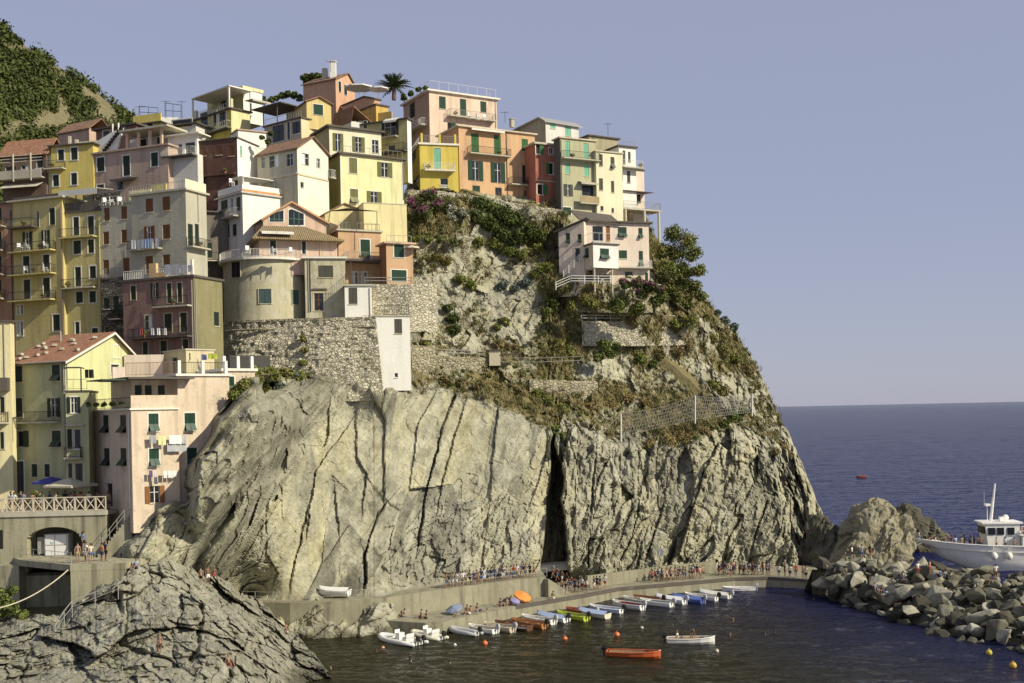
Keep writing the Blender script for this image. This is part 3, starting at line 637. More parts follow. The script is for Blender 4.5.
BALC = []
class House:
    n = 0
    def __init__(s, label, wall, xc, ytop, ybot, D, yaw, xr=None, xl=None, dep=6.0, wid=6.0, sink=1.5, name='house', cat='house', group=None, wallL=None):
        C = P(xc, ytop, D); a = R(yaw); s.zt = C.z; s.zb = P(xc, ybot, D).z-sink
        s.d = Vector((math.cos(a), math.sin(a), 0)); s.l = Vector((-math.sin(a), math.cos(a), 0))
        s.wF = solve_w(C, s.d, xr, ytop) if xr is not None else wid
        s.wL = solve_w(C, s.l, xl, ytop) if xl is not None else dep
        if s.wF <= 0 or s.wF > 60: print('BAD wF', label, s.wF); s.wF = 6
        if s.wL <= 0 or s.wL > 60: print('BAD wL', label, s.wL); s.wL = 6
        s.C = C; s.wall = wall; s.wallL = wallL
        s.root = empty(name, (C.x, C.y, s.zb), label, cat, group)
        c = C.xy.to_3d(); z = (s.zb, s.zt)
        s.f = {'F': Face(c, s.d, -s.l, s.wF, *z), 'L': Face(c, s.l, -s.d, s.wL, *z), 'R': Face(c+s.d*s.wF, s.l, s.d, s.wL, *z), 'B': Face(c+s.l*s.wL, s.d, s.l, s.wF, *z)}
        s.gab = {}
        s.later = []
    # -------- openings
    def win(s, face, x0, y0, x1, y1, kind='shut', mat=GREEN, trim=None, tw=.13, open_w=.5):
        f = s.f[face]; u0, u1, z0, z1 = f.box(x0, y0, x1, y1)
        u0 = max(u0, .06); u1 = min(u1, f.w-.06)
        if u1-u0 < .15: return
        f.op.append((u0, u1, z0, z1)); s.later.append((f, u0, u1, z0, z1, kind, mat, trim, tw, open_w))
    def door(s, face, x0, y0, x1, y1, mat=DKGREEN, trim=None): s.win(face, x0, y0, x1, y1, 'shut', mat, trim)
    def part(s, mb, name, mat, parent=None, **k): return mb.build(name, mat, parent or s.root, **k)
    def each(s, mb, name, mat, parent=None, per=1):
        """one part per `per` consecutive boxes of the builder"""
        for i in range(0, len(mb.v), 8*per):
            k = MB(); k.v = mb.v[i:i+8*per]; k.f = [tuple(q-i for q in f) for f in mb.f if i <= f[0] < i+8*per]; o = s.part(k, name, mat, parent)
        return o
    def build_walls(s):
        groups = {}
        for k, f in s.f.items():
            mb = groups.setdefault('L' if (s.wallL and k == 'L') else 'W', MB())
            us = sorted({0.0, f.w, *[o[0] for o in f.op], *[o[1] for o in f.op]}); zs = sorted({f.z0, f.z1, *[min(max(q, f.z0), f.z1) for o in f.op for q in o[2:4]]})
            for i in range(len(us)-1):
                for j in range(len(zs)-1):
                    um, zm = (us[i]+us[i+1])/2, (zs[j]+zs[j+1])/2
                    if any(o[0] < um < o[1] and o[2] < zm < o[3] for o in f.op): continue
                    mb.quad(f.pt(us[i], zs[j]), f.pt(us[i+1], zs[j]), f.pt(us[i+1], zs[j+1]), f.pt(us[i], zs[j+1]))
            for u0, u1, z0, z1 in f.op:
                rc = -.2
                mb.quad(f.pt(u0, z0), f.pt(u0, z0, rc), f.pt(u0, z1, rc), f.pt(u0, z1)); mb.quad(f.pt(u1, z0), f.pt(u1, z1), f.pt(u1, z1, rc), f.pt(u1, z0, rc))
                mb.quad(f.pt(u0, z0), f.pt(u1, z0), f.pt(u1, z0, rc), f.pt(u0, z0, rc)); mb.quad(f.pt(u0, z1), f.pt(u0, z1, rc), f.pt(u1, z1, rc), f.pt(u1, z1))
            if k in s.gab:
                up, h = s.gab[k]; mb.add([f.pt(0, f.z1), f.pt(f.w, f.z1), f.pt(up, f.z1+h)], [(0, 1, 2)])
        for k, mb in groups.items():
            if k == 'W': mb.add([s.f['F'].pt(0, s.zt-.02), s.f['F'].pt(s.wF, s.zt-.02), s.f['B'].pt(s.wF, s.zt-.02), s.f['B'].pt(0, s.zt-.02)], [(0, 1, 2, 3)])
            s.part(mb, 'wall', s.wallL if k == 'L' else s.wall)
        for a in s.later: s.make_win(*a)
        return s
    def make_win(s, f, u0, u1, z0, z1, kind, mat, trim, tw, open_w):
        fr = MB(); w = u1-u0; h = z1-z0
        if trim:
            for q in ((u0-tw, u0, z0-tw, z1+tw), (u1, u1+tw, z0-tw, z1+tw), (u0, u1, z1, z1+tw), (u0, u1, z0-tw, z0)): f.slab(fr, *q, .0, .03)
            f.slab(fr, u0-tw*.9, u1+tw*.9, z0-tw*.4, z0-tw*.02, .03, .10)
        else:
            f.slab(fr, u0-.05, u1+.05, z0-.09, z0-.004, .002, .09)
        t = .05
        for q in ((u0, u0+t, z0, z1), (u1-t, u1, z0, z1), (u0+t, u1-t, z1-t, z1), (u0+t, u1-t, z0, z0+t)): f.slab(fr, *q, -.17, -.11)
        o = s.part(fr, 'window', trim or (WHITEF if kind in ('open', 'pane', 'wpane') else TRIMC))
        pn = MB()
        if kind in ('open', 'pane', 'wpane'):
            f.slab(pn, u0, u1, z0, z1, -.19, -.15); s.part(pn, 'pane', GLASS, o)
            sb = MB()
            f.slab(sb, (u0+u1)/2-.035, (u0+u1)/2+.035, z0+t, z1-t, -.149, -.11)
            if h > 1.1: f.slab(sb, u0+t, u1-t, z0+h*.62, z0+h*.62+.045, -.149, -.115)
            s.part(sb, 'sash', WHITEF if kind != 'pane' else mat, o)
            if kind == 'wpane':
                cu = MB(); f.slab(cu, u0+w*.12, u0+w*.45, z0+t, z1-t, -.148, -.135); s.part(cu, 'curtain', WHITEF, o)
        else:
            f.slab(pn, u0, u1, z0, z1, -.19, -.16); s.part(pn, 'pane', DARKIN, o)
        if kind == 'open':
            for sg in (0, 1):
                m = MB(); sw = w*open_w
                if sg == 0: f.slab(m, u0-sw-.02-(tw if trim else 0)*0, u0-.02, z0, z1, .035, .08)
                else: f.slab(m, u1+.02, u1+sw+.02, z0, z1, .035, .08)
                s.part(m, 'shutter', mat, o)
        elif kind == 'openR' or kind == 'openL':
            m = MB(); sw = w*open_w*1.6
            if kind == 'openR': f.slab(m, u1+.02, u1+sw, z0, z1, .035, .08)
            else: f.slab(m, u0-sw, u0-.02, z0, z1, .035, .08)
            s.part(m, 'shutter', mat, o)
        elif kind in ('shut', 'door'):
            for sg in (0, 1):
                m = MB(); a, b = (u0+.03, (u0+u1)/2-.012) if sg == 0 else ((u0+u1)/2+.012, u1-.03)
                f.slab(m, a, b, z0+.03, z1-.03, -.10, -.055); s.part(m, 'shutter', mat, o)
        elif kind == 'tilt':
            zm = z0+h*.42
            for sg in (0, 1):
                a, b = (u0+.03, (u0+u1)/2-.012) if sg == 0 else ((u0+u1)/2+.012, u1-.03); m = MB()
                f.slab(m, a, b, zm, z1-.03, -.08, -.035)
                A = f.pt(a, zm, -.05); m.frame_box(A, f.d*(b-a), f.n*.04, Vector((0, 0, z0+.05-zm))+f.n*(.55 if sg else .50))
                s.part(m, 'shutter', mat, o)
    # -------- roofs
    def flat_roof(s, mat=SLAB, ov=.35, th=.22, name='roof', drop=0.0):
        mb = MB(); a = s.C.xy.to_3d()-s.d*ov-s.l*ov; a.z = s.zt+.003-drop
        mb.frame_box(a, s.d*(s.wF+2*ov), s.l*(s.wL+2*ov), Vector((0, 0, th))); return s.part(mb, name, mat)
    def gable(s, face, peak=None, rise=None, up=None, mat=TERRA, ov=.4, th=.16, edge=None):
        """gable triangle on `face` ('F': ridge runs along the side, 'L': ridge runs along the front)"""
        f = s.f[face]; other = s.f['B' if face == 'F' else 'R']; L = s.wL if face == 'F' else s.wF; run = -f.n
        if peak: up, zz = f.uz(*peak); rise = zz-s.zt
        if up is None: up = f.w/2
        s.gab[face] = (up, rise); s.gab['B' if face == 'F' else 'R'] = (up, rise)
        roof = MB(); uvs = []; me_faces = []
        for (ua, za, ub, zb) in ((0, s.zt, up, s.zt+rise), (f.w, s.zt, up, s.zt+rise)):
            sl = Vector((ub-ua, zb-za)); ln = sl.length; sl /= ln
            A = f.pt(ua-sl.x*ov, za-sl.y*ov+.01, ov); B = f.pt(ub, zb+.01, ov); run_v = run*(L+2*ov); nz = Vector((0, 0, th))
            roof.frame_box(A, B-A, run_v, nz)
        o = s.part(roof, 'roof', mat); me = o.data; uv = me.uv_layers.new(name='UVMap')
        for k in range(2):
            base = k*8; P0 = me.vertices[base].co
            ax = (me.vertices[base+1].co-P0); ay = (me.vertices[base+3].co-P0); axn, ayn = ax.normalized(), ay.normalized()
            for pl in me.polygons:
                for li in pl.loop_indices:
                    vi = me.loops[li].vertex_index
                    if base <= vi < base+8:
                        q = me.vertices[vi].co-P0; uv.data[li].uv = (q.dot(ayn), q.dot(axn))
        if edge:
            e = MB()
            for (ua, za, ub, zb) in ((0, s.zt, up, s.zt+rise), (f.w, s.zt, up, s.zt+rise)):
                sl = Vector((ub-ua, zb-za)).normalized(); A = f.pt(ua-sl.x*ov, za-sl.y*ov-.10, ov+.003); B = f.pt(ub, zb-.10, ov+.003)
                e.frame_box(A, B-A, f.n*.06, Vector((0, 0, .22)))
            s.part(e, 'verge', edge)
        return o
    # -------- attachments
    def balcony(s, face, x0, x1, y, p=1.0, th=.16, rail=IRON, h=1.0, slab=SLAB, solid_rail=None, bars=.17, ends=True):
        f = s.f[face]; xm = (x0+x1)/2; u0, u1 = sorted((f.uz(x0, y)[0], f.uz(x1, y)[0])); z = f.uz(xm, y)[1]
        # pixel positions refer to the outer edge: pull the slab in by its own projection
        m = MB(); f.slab(m, u0, u1, z, z+th, .002, p); o = s.part(m, 'balcony', slab); BALC.append((s.root.get('label', ''), f, u0, u1, z+th, p))
        if rail is not None:
            m = MB(); pts = [(u0+.05, .05), (u0+.05, p-.05), (u1-.05, p-.05), (u1-.05, .05)]
            s.rail_geo(m, [f.pt(u, z+th, q) for u, q in pts], h, bars); s.part(m, 'railing', rail, o)
        if solid_rail is not None:
            m = MB(); f.slab(m, u0, u1, z+th+.002, z+th+h, p-.09, p); s.part(m, 'parapet', solid_rail, o)
        return o, (u0, u1, z+th, p)
    @staticmethod
    def rail_geo(m, pts, h, bars=.17, r=.028, rb=.014):
        for A, B in zip(pts[:-1], pts[1:]):
            L = (B-A).length; n = max(1, int(L/bars))
            m.tube([A+Vector((0, 0, h)), B+Vector((0, 0, h))], r, 4); m.tube([A+Vector((0, 0, .1)), B+Vector((0, 0, .1))], r*.7, 4)
            for i in range(n+1):
                q = A.lerp(B, i/n); m.tube([q, q+Vector((0, 0, h))], (r if i in (0, n) else rb), 4, cap=False)
    def roof_rail(s, mat=RAILG, h=1.0, bars=.6, inset=.1, sides='FLR', z=None, fr=(0, 1)):
        z = s.zt+.22 if z is None else z; m = MB(); F_, L_ = s.f['F'], s.f['L']
        if 'F' in sides: s.rail_geo(m, [F_.pt(s.wF*fr[0]+inset, z, -inset), F_.pt(s.wF*fr[1]-inset, z, -inset)], h, bars, rb=.02)
        if 'L' in sides: s.rail_geo(m, [L_.pt(inset, z, -inset), L_.pt(s.wL-inset, z, -inset)], h, bars, rb=.02)
        if 'R' in sides: s.rail_geo(m, [s.f['R'].pt(inset, z, -inset), s.f['R'].pt(s.wL-inset, z, -inset)], h, bars, rb=.02)
        return s.part(m, 'roof_railing', mat)
    def parapet(s, mat, h=.8, th=.16, sides='FLR', z=None):
        z = s.zt+.225 if z is None else z; m = MB()
        if 'F' in sides: s.f['F'].slab(m, 0, s.wF, z, z+h, -th, 0)
        if 'L' in sides: s.f['L'].slab(m, th+.002, s.wL, z, z+h, -th, 0)
        if 'R' in sides: s.f['R'].slab(m, th+.002, s.wL, z, z+h, -th, 0)
        return s.part(m, 'parapet', mat)
    def strip(s, face, x0, y0, x1, y1, mat, name='trim', o0=.004, o1=.05):
        f = s.f[face]; u0, u1, z0, z1 = f.box(x0, y0, x1, y1); m = MB(); f.slab(m, u0, u1, z0, z1, o0, o1); return s.part(m, name, mat)
    def awning(s, face, x0, x1, y0, p=1.3, drop=.5, mat=None, name='awning'):
        f = s.f[face]; u0, u1 = sorted((f.uz(x0, y0)[0], f.uz(x1, y0)[0])); z = f.uz((x0+x1)/2, y0)[1]; m = MB()
        m.frame_box(f.pt(u0, z, .02), f.d*(u1-u0), f.n*p+Vector((0, 0, -drop)), Vector((0, 0, .04)))
        f.slab(m, u0, u1, z-drop-.25, z-drop+.03, p, p+.03); return s.part(m, name, mat or SLABW)
    def pipe(s, face, x, y0, y1, mat=None):
        f = s.f[face]; u, z1 = f.uz(x, y0); z0 = f.uz(x, y1)[1]; m = MB(); m.tube([f.pt(u, z0, .07), f.pt(u, z1, .07)], .055, 6); return s.part(m, 'drainpipe', mat or RAILG)
    def chimney(s, px, py_top, back=1.5, w=.6, h=1.3, mat=None):
        f = s.f['F']; u, z = f.uz(px, py_top); m = MB(); c = f.pt(u, z-h/2, -back); m.box(c, (w, w, h), math.atan2(s.d.y, s.d.x))
        m.box(c+Vector((0, 0, h/2+.05)), (w*1.35, w*1.35, .08), math.atan2(s.d.y, s.d.x)); return s.part(m, 'chimney', mat or SLAB)
    def acunit(s, face, x, y):
        f = s.f[face]; u, z = f.uz(x, y); m = MB(); f.slab(m, u-.4, u+.4, z-.3, z+.3, .05, .4); o = s.part(m, 'air_conditioner', WHITEF); return o
    def pergola(s, face, x0, x1, y, p=2.2, h=2.3, mat=None, slats=9, back=True):
        """open frame standing in front of the face: two front posts, rim and cross bars (y = top of the frame)"""
        f = s.f[face]; u0, u1 = sorted((f.uz(x0, y)[0], f.uz(x1, y)[0])); z = f.uz((x0+x1)/2, y)[1]; m = MB(); mat = mat or RAILW
        for u in (u0, u1): f.slab(m, u-.05, u+.05, z-h, z, p-.1, p); f.slab(m, u-.04, u+.04, z, z+.1, .02, p)
        f.slab(m, u0+.042, u1-.042, z+.0, z+.1, p-.08, p-.002)
        for i in range(1, slats): u = u0+(u1-u0)*i/slats; f.slab(m, u-.03, u+.03, z+.102, z+.15, .02, p)
        return s.part(m, 'pergola', mat)
# ================================================================ THE HOUSES
def pl(n, c, **k): return plaster(n, c, **k)
PINK = pl('pink_plaster', (0.62, 0.51, 0.385), peel=.09, peel_col=(.42, .36, .27)); PINKP = pl('peeling_pink', (.58, .47, .36), peel=.10, stain=.5, peel_col=(.36, .30, .22)); PALEPINK = pl('pale_pink', (0.66, 0.56, 0.46)); YEL = pl('pale_yellow', (0.68, 0.65, 0.36))
OCHRE = pl('ochre_yellow', (0.54, 0.46, 0.2), stain=.5); OCHRE2 = pl('ochre_weathered', (0.52, 0.45, 0.19), stain=.55); GREYP = pl('grey_beige', (.42, .40, .31), stain=.4); GREY2 = pl('grey_warm', (.46, .43, .33), stain=.4)
LIME = pl('lime_yellow', (0.58, 0.59, 0.31)); GRNY = pl('sage_yellow', (.44, .44, .25)); ROSE = pl('rose_brown', (0.44, 0.33, 0.26)); RED = pl('brick_red', (0.4, 0.15, 0.1)); BRN = pl('red_brown', (.25, .16, .13)); DKBRN = pl('shaded_red_brown', (.11, .052, .036), stain=.5)  # the darkest red brown has the shadow on its front painted in
ORANGE = pl('orange_plaster', (0.56, 0.36, 0.2)); ORANGE2 = pl('soft_orange', (0.52, 0.34, 0.2)); BRIGHTY = pl('bright_yellow', (0.56, 0.45, 0.09)); WHITE = pl('white_plaster', (.76, .75, .68), stain=.2, var=.07); CREAM = pl('cream_plaster', (.70, .66, .46), stain=.3)
SAGE = pl('sage_green', (0.42, 0.41, 0.26)); BEIGE = pl('beige_plaster', (.52, .46, .30)); BAST = pl('bastion_plaster', (.44, .41, .27), var=.24, stain=.7, peel=.04, peel_col=(.5, .48, .40)); OLIV = pl('shaded_olive_plaster', (.22, .20, .10)); OLIVY = pl('olive_yellow', (.50, .45, .20)); PEACH = pl('peach_plaster', (0.6, 0.47, 0.36)); PALEG = pl('pale_grey_white', (.60, .59, .54), stain=.25)  # the olive is darkened to carry the shadow on that side wall
DARKST = masonry('dark_stone', (.10, .09, .075), (.15, .13, .10), (.06, .055, .045)); STONE = masonry('rubble_stone', (.36, .325, .22), (.47, .43, .30), (.27, .24, .16)); STONEP = masonry('pale_rubble', (.54, .50, .37), (.68, .64, .50), (.46, .42, .31), .5)
STRIPE = solid('awning_cloth', (.55, .54, .50), .8); METAL = solid('grey_sheet', (.30, .30, .29), .5)

# ---- lower left -----------------------------------------------------------------
h = House('tall pale yellow house cut by the left edge, above the terrace bar', pl('butter', (.70, .63, .36)), -14, 322, 500, 112, 6, xr=10, dep=1.2)
h.strip('F', -14, 378, 10, 391, SLABD, 'eave', .01, .9); h.win('F', 0, 397, 4.5, 413, 'shut', DKGREEN, TRIMC); h.win('F', 0, 432, 4, 449, 'shut', DKGREEN, TRIMC); h.build_walls(); h.flat_roof(SLABD, .25, .15)
h.balcony('F', -14, 9, 424, .9); h.pipe('F', 4, 324, 378)
h = House('sage yellow gabled house with terracotta roof above the terrace bar', LIME, 65, 361, 505, 112, 66, xl=8, xr=140, wallL=GRNY)
h.win('L', 14.6, 366, 22.5, 382, 'shut', DKGREEN, TRIMC); h.win('L', 52, 364.5, 60, 381, 'tilt', DKGREEN, TRIMC)
h.win('L', 15, 398, 22.5, 417, 'shut', DKGREEN, TRIMC); h.win('L', 51, 398, 57, 417, 'open', DKGREEN, TRIMC)
h.win('L', 17, 431, 23.5, 447, 'openL', DKGREEN, TRIMC); h.win('L', 52, 430.5, 61, 447, 'tilt', DKGREEN, TRIMC)
h.win('L', 15.5, 461, 24, 494, 'pane', GREYSH, TRIM); h.win('L', 31.6, 464, 37.5, 477, 'shut', DKGREEN, TRIMC); h.win('L', 44.5, 464, 50, 477, 'shut', DKGREEN, TRIMC)
h.win('F', 113.5, 345, 119, 358, 'shut', louvre('pale_grey_shutter', (.42, .42, .40)), TRIM); h.win('F', 111, 364.5, 119, 374, 'pane', GREYSH, TRIM)
h.gable('F', peak=(111.5, 333.5), mat=TERRA, ov=.5, edge=TRIM); h.build_walls()
h.balcony('L', 1, 61, 423.5, .9); h.pipe('L', 64, 364, 470); h.pipe('F', 66.3, 364, 395)
gut = MB(); gut.tube([h.f['L'].pt(-.6, h.zt-.06, .5), h.f['L'].pt(h.wL+.6, h.zt-.06, .5)], .09, 6); h.part(gut, 'gutter', RAILG)
rs = random.Random(3)
st = MB(); f = h.f['L']
for i in range(17):
    k = rs.random()*.8+.05; u = rs.random()*h.wL; run = k*h.gab['F'][0]; zz = h.zt+h.gab['F'][1]*run/h.gab['F'][0]
    st.box(f.pt(u, zz+.33, -run), (.42, .36, .22), rs.random()*3)
h.each(st, 'roof_stone', SLAB)
ch = MB(); ch.tube([f.pt(5.2, h.zt+1.9, -4.6), f.pt(5.2, h.zt+3.4, -4.6)], .1, 6); h.part(ch, 'flue', METAL)
h = House('narrow beige link house with stacked balconies between yellow and pink houses', GRNY, 65.5, 392, 505, 110.5, 10, xr=88, dep=5)
h.win('F', 70.5, 397, 77, 413, 'open', DKGREEN, TRIM); h.win('F', 67, 429, 72, 449, 'shut', DKGREEN); h.win('F', 74, 429, 81, 449, 'pane', IRON); h.win('F', 66.5, 463, 72.5, 482, 'pane', IRON, TRIMC); h.win('F', 75, 463, 83, 488, 'pane', IRON, TRIMC)
h.build_walls(); h.flat_roof(SLABD, .1, .15); h.balcony('F', 66, 83, 459, 1.1); h.roof_rail(RAILG, 1.0, .5, sides='F')
h.pergola('F', 66, 84, 369, p=1.6, h=2.3, mat=IRON)
h.strip('F', 66, 424, 84, 426, SLAB, 'ledge', .01, .25)
# pink corner house: lower block, tall block, step block and roof rooms share one root
PH = h = House('pink corner house with green shutters and washing lines above the shore', PINK, 131, 410, 517, 105, 37, xl=84, xr=178, wallL=PINKP)
h.win('F', 148.5, 413.5, 158.5, 431.5, 'tilt', GREEN, TRIM); h.win('F', 149, 448.5, 159, 466, 'tilt', GREEN, TRIM); h.win('F', 150, 486, 159.5, 503, 'open', TAN, TRIMC)
for a, b in ((87, 91.7), (103, 108.5), (120, 126)): h.win('L', a, 415, b, 433, 'tilt', DKGREEN)
for a, b in ((88, 92.5), (104, 109.5), (120.5, 126.5)): h.win('L', a, 448, b, 466, 'tilt', DKGREEN)
h.win('L', 106, 483, 112.5, 507, 'pane', IRON)
h.build_walls(); h.flat_roof(SLABW, .18, .16); h.pipe('L', 129, 412, 508, RAILW)
g = MB(); h.f['F'].slab(g, 0, h.wF, h.zt+.17, h.zt+1.35, -.15, .02); h.part(g, 'parapet', PINK)
g = MB(); H_ = [h.f['L'].pt(u, h.zt+.17, -.1) for u in (.2, 4, 8, h.wL-.3)]; h.rail_geo(g, H_, 1.0, .35); h.part(g, 'railing', IRON)
def sub_block(parent, wall, *a, roof=None, **k):
    """another block of the same house: its walls and windows become parts of `parent`"""
    b = House('x', wall, *a, **k); r = b.root; b.root = parent.root; bpy.data.objects.remove(r); return b
b = sub_block(h, PINK, 131, 380, 412, 107.6, 37, dep=6, xr=178.5)
for x in (135, 145, 158): b.win('F', x, 385, x+7, 408, 'shut', DKGREEN)
b.build_walls(); g = MB(); b.f['F'].slab(g, -1.2, b.wF+.5, b.zt, b.zt+.2, -6, 2.9); b.part(g, 'loggia_roof', SLABD)
g = MB(); b.f['F'].slab(g, -3.5, -1.25, b.zt-.1, b.zt, -2, 2.6); b.part(g, 'awning', solid('green_awning', (.06, .09, .06), .8))
b2 = sub_block(h, PINK, 177.3, 376, 512, 108.6, 37, xr=229, dep=8)
b2.win('F', 184.5, 413, 195.2, 431, 'tilt', GREEN, TRIM); b2.win('F', 187, 447.5, 197, 466.5, 'tilt', GREEN, TRIM); b2.build_walls(); b2.flat_roof(SLABW, .2, .22)
b3 = sub_block(h, PINK, 222.5, 371, 436, 112.8, 37, xr=255, dep=9)
b3.win('F', 228.3, 376.5, 234.2, 392, 'tilt', GREEN, TRIM); b3.win('F', 224.4, 422, 227.2, 428, 'pane', IRON); b3.build_walls(); b3.flat_roof(SLABW, .22, .26)
for bb in (b2, b3):
    m = MB(); H_ = [bb.f['F'].pt(.2, bb.zt+.22, -.1), bb.f['F'].pt(bb.wF-.2, bb.zt+.22, -.1)]; h.rail_geo(m, H_, 1.1, .16); h.part(m, 'roof_railing', IRON)
    for u in (.25, bb.wF*.5, bb.wF-.25):
        m = MB(); bb.f['F'].slab(m, u-.14, u+.14, bb.zt+.23, bb.zt+1.5, -.35, -.05); h.part(m, 'post', WHITE)
b4 = sub_block(h, BEIGE, 186, 350, 378, 117, 42, xl=163, xr=214)
b4.win('L', 171.5, 357, 178, 374, 'pane', IRON); b4.win('F', 189, 353, 190.5, 360, 'shut', OLIVE); b4.build_walls(); b4.flat_roof(SLAB, .12, .14)
m = MB(); F_ = b4.f['F']; F_.slab(m, 7, 12, b4.zt-3, b4.zt-.2, -4, -3.9); h.part(m, 'screen', IRON)
w1 = sub_block(h, PALEPINK, 124, 355, 378, 119, 8, xr=163, dep=.4); w1.build_walls()
w2 = sub_block(h, PALEPINK, 112.5, 367, 392, 112, 30, xr=125, dep=.4); w2.build_walls()
m = MB(); h.rail_geo(m, [P(126, 376, 110), P(150, 375.5, 110.5), P(176, 374.5, 111)], 1.25, .12); h.part(m, 'railing', BRN)

# ---- left middle -----------------------------------------------------------------
h = House('narrow reddish house cut by the left edge with dark balconies', pl('faded_rose', (.40, .24, .17)), -12, 205, 345, 141, -14, xr=12.3, dep=8)
for y in (208, 232, 256, 280): h.win('F', -5, y, 1.5, y+17, 'shut', DKGREEN); h.balcony('F', -12, 6, y+20, .9)
h.build_walls(); h.flat_roof(TILEO and SLABD, .4, .2); h.pipe('F', 11, 210, 330, IRON)
h = House('tall ochre house with three long balconies, brown downpipe on its left', OCHRE, 12.5, 203, 350, 140, -20, xr=62, dep=4)
for b in ((49.4, 208, 55, 225), (37.2, 211, 39, 227)): h.win('F', *b, 'shut', DKGREEN, TRIMC, tw=.09)
for b in ((25.5, 232, 30.2, 250), (44, 230, 48, 248.5)): h.win('F', *b, 'open', DKGREEN, TRIMC, tw=.06)
for b in ((23, 256, 29.6, 273), (43, 254.5, 49.5, 270), (23.7, 279.5, 30.5, 299), (43.2, 277.5, 50, 298)): h.win('F', *b, 'shut', DKGREEN, TRIM)
for b in ((17.5, 305, 23, 314.5), (17.5, 321.5, 23, 336)): h.win('F', *b, 'wpane', GREYSH, TRIM)
h.win('F', 52.8, 314.5, 60, 331, 'shut', DKGREEN, TRIM)
h.build_walls(); h.flat_roof(SLAB, .5, .2)
for y in (252.5, 275.5, 301.5): h.balcony('F', 13.2, 56, y, 1.0, slab=OCHRE2)
h.pipe('F', 61, 206, 345, BRN); h.parapet(SLABD, .4, sides='F')
g, _ = h.balcony('F', 12.8, 38, 229, 1.1, rail=IRON, slab=SLABD)
h = House('second ochre house with striped awning on its roof terrace', OCHRE2, 62.3, 214, 350, 138.0, -18, xr=100.5, dep=4)
for b in ((73.2, 217, 79, 235.5), (88, 216, 94, 234.5), (73.5, 240.5, 81, 254), (88, 239.5, 94, 253), (75, 267, 81, 286.5), (89.5, 266, 96, 278.5), (76, 291.5, 83, 303), (89.5, 291, 96, 302.5), (75.2, 322, 79.5, 334), (92, 328, 98, 336)): h.win('F', *b, 'shut', DKGREEN, TRIM)
h.build_walls(); h.flat_roof(SLABD, .15, .25); h.balcony('F', 63.5, 97.5, 238.5, .9, slab=OCHRE2); h.balcony('F', 66, 98, 289, .9)
m = MB(); F_ = h.f['F']; z0 = h.zt+.25; F_.slab(m, .1, h.wF-.1, z0, z0+1.0, -.1, .0); h.part(m, 'parapet', SLABD)
m = MB(); [F_.slab(m, u, u+.1, z0, z0+2.6, -2.3, -2.2) for u in (.2, h.wF*.5, h.wF-.4)]; F_.slab(m, 0, h.wF, z0, z0+2.7, -4, -3.8); h.part(m, 'terrace_room', DARKST)
m = MB(); m.frame_box(F_.pt(-.1, z0+2.75, -2.6), F_.d*(h.wF), F_.n*3.1+Vector((0, 0, -.35)), Vector((0, 0, .05))); F_.slab(m, -.1, h.wF-.1, z0+1.75, z0+2.42, .5, .53); h.part(m, 'awning', STRIPE)
h.pipe('F', 99.3, 218, 340, OCHRE2)
h = House('narrow grey beige house with six brown shutters beside the second ochre house', GREY2, 100.6, 206, 283, 136.3, -20, xr=132, dep=4)
for b in ((104, 207.8, 109.5, 221), (121.2, 206.3, 127, 219), (103.2, 231.7, 109, 244.5), (121.2, 229.7, 127, 243), (103, 259.8, 109, 274), (123, 257.8, 129.5, 273.5)): h.win('F', *b, 'shut', BROWN)
h.build_walls(); h.flat_roof(SLAB, .15, .2)
m = MB(); F_ = h.f['F']; F_.slab(m, .3, h.wF*.78, h.zt+.2, h.zt+2.6, -5, -4.8); h.part(m, 'terrace_wall', YEL)
h.roof_rail(RAILG, .8, .5, sides='F')
h = House('dark rough stone house front with iron balcony between ochre and brown houses', DARKST, 101, 280, 350, 135.6, -18, xr=124, dep=4)
for b in ((103.5, 298, 109.5, 309), (113, 296, 119, 318)): h.win('F', *b, 'shut', DKGREEN)
h.win('F', 104, 326, 109, 335, 'pane', IRON); h.build_walls(); h.flat_roof(SLABD, .1, .2); h.balcony('F', 112, 123.5, 320, .7); h.roof_rail(RAILG, 1.1, .2, sides='F')
h = House('broad grey beige house with brown shutters and a laundry balcony', GREYP, 185.5, 190, 308, 131.5, 67, xl=131, xr=206, wallL=None)
for b in ((145.6, 198.5, 153, 212), (162.5, 196.5, 170, 210.5), (162.5, 224.5, 170, 239), (145.6, 256, 153, 273.5), (162.8, 254.5, 170, 266)): h.win('L', *b, 'shut', BROWN)
h.win('L', 147.3, 226, 152.3, 243, 'open', BROWN); h.win('F', 188, 224, 193, 246, 'shut', DKGREEN); h.win('F', 195, 224, 199, 246, 'shut', DKGREEN)
h.build_walls(); h.flat_roof(SLAB, .3, .22); h.parapet(CREAM, 1.1, sides='F'); h.balcony('L', 131.5, 162, 250.5, .8); h.balcony('F', 186.5, 205, 249, .9); h.roof_rail(RAILG, .9, .4, sides='L')
h.pipe('F', 197.5, 193, 222)
m = MB(); F_ = h.f['L']; F_.slab(m, 5.5, h.wL-.3, h.zt+.2, h.zt+1.9, -3.5, -3.3); h.part(m, 'terrace_wall', OCHRE)
h = House('red brown house with roof terrace, washing balcony and olive right side', BRN, 193.5, 277, 362, 126.5, 68, xl=122.5, xr=222)
for b in ((130.8, 285.5, 136, 300), (167, 283, 171.5, 303), (177.5, 282.5, 182, 302.5)): h.win('L', *b, 'shut', DKGREEN, TRIMC, tw=.08)
h.win('L', 153, 283, 156.5, 298.6, 'open', DKGREEN, TRIMC, tw=.05); h.win('L', 145, 315.5, 151.5, 330, 'wpane', GREYSH, TRIMC)
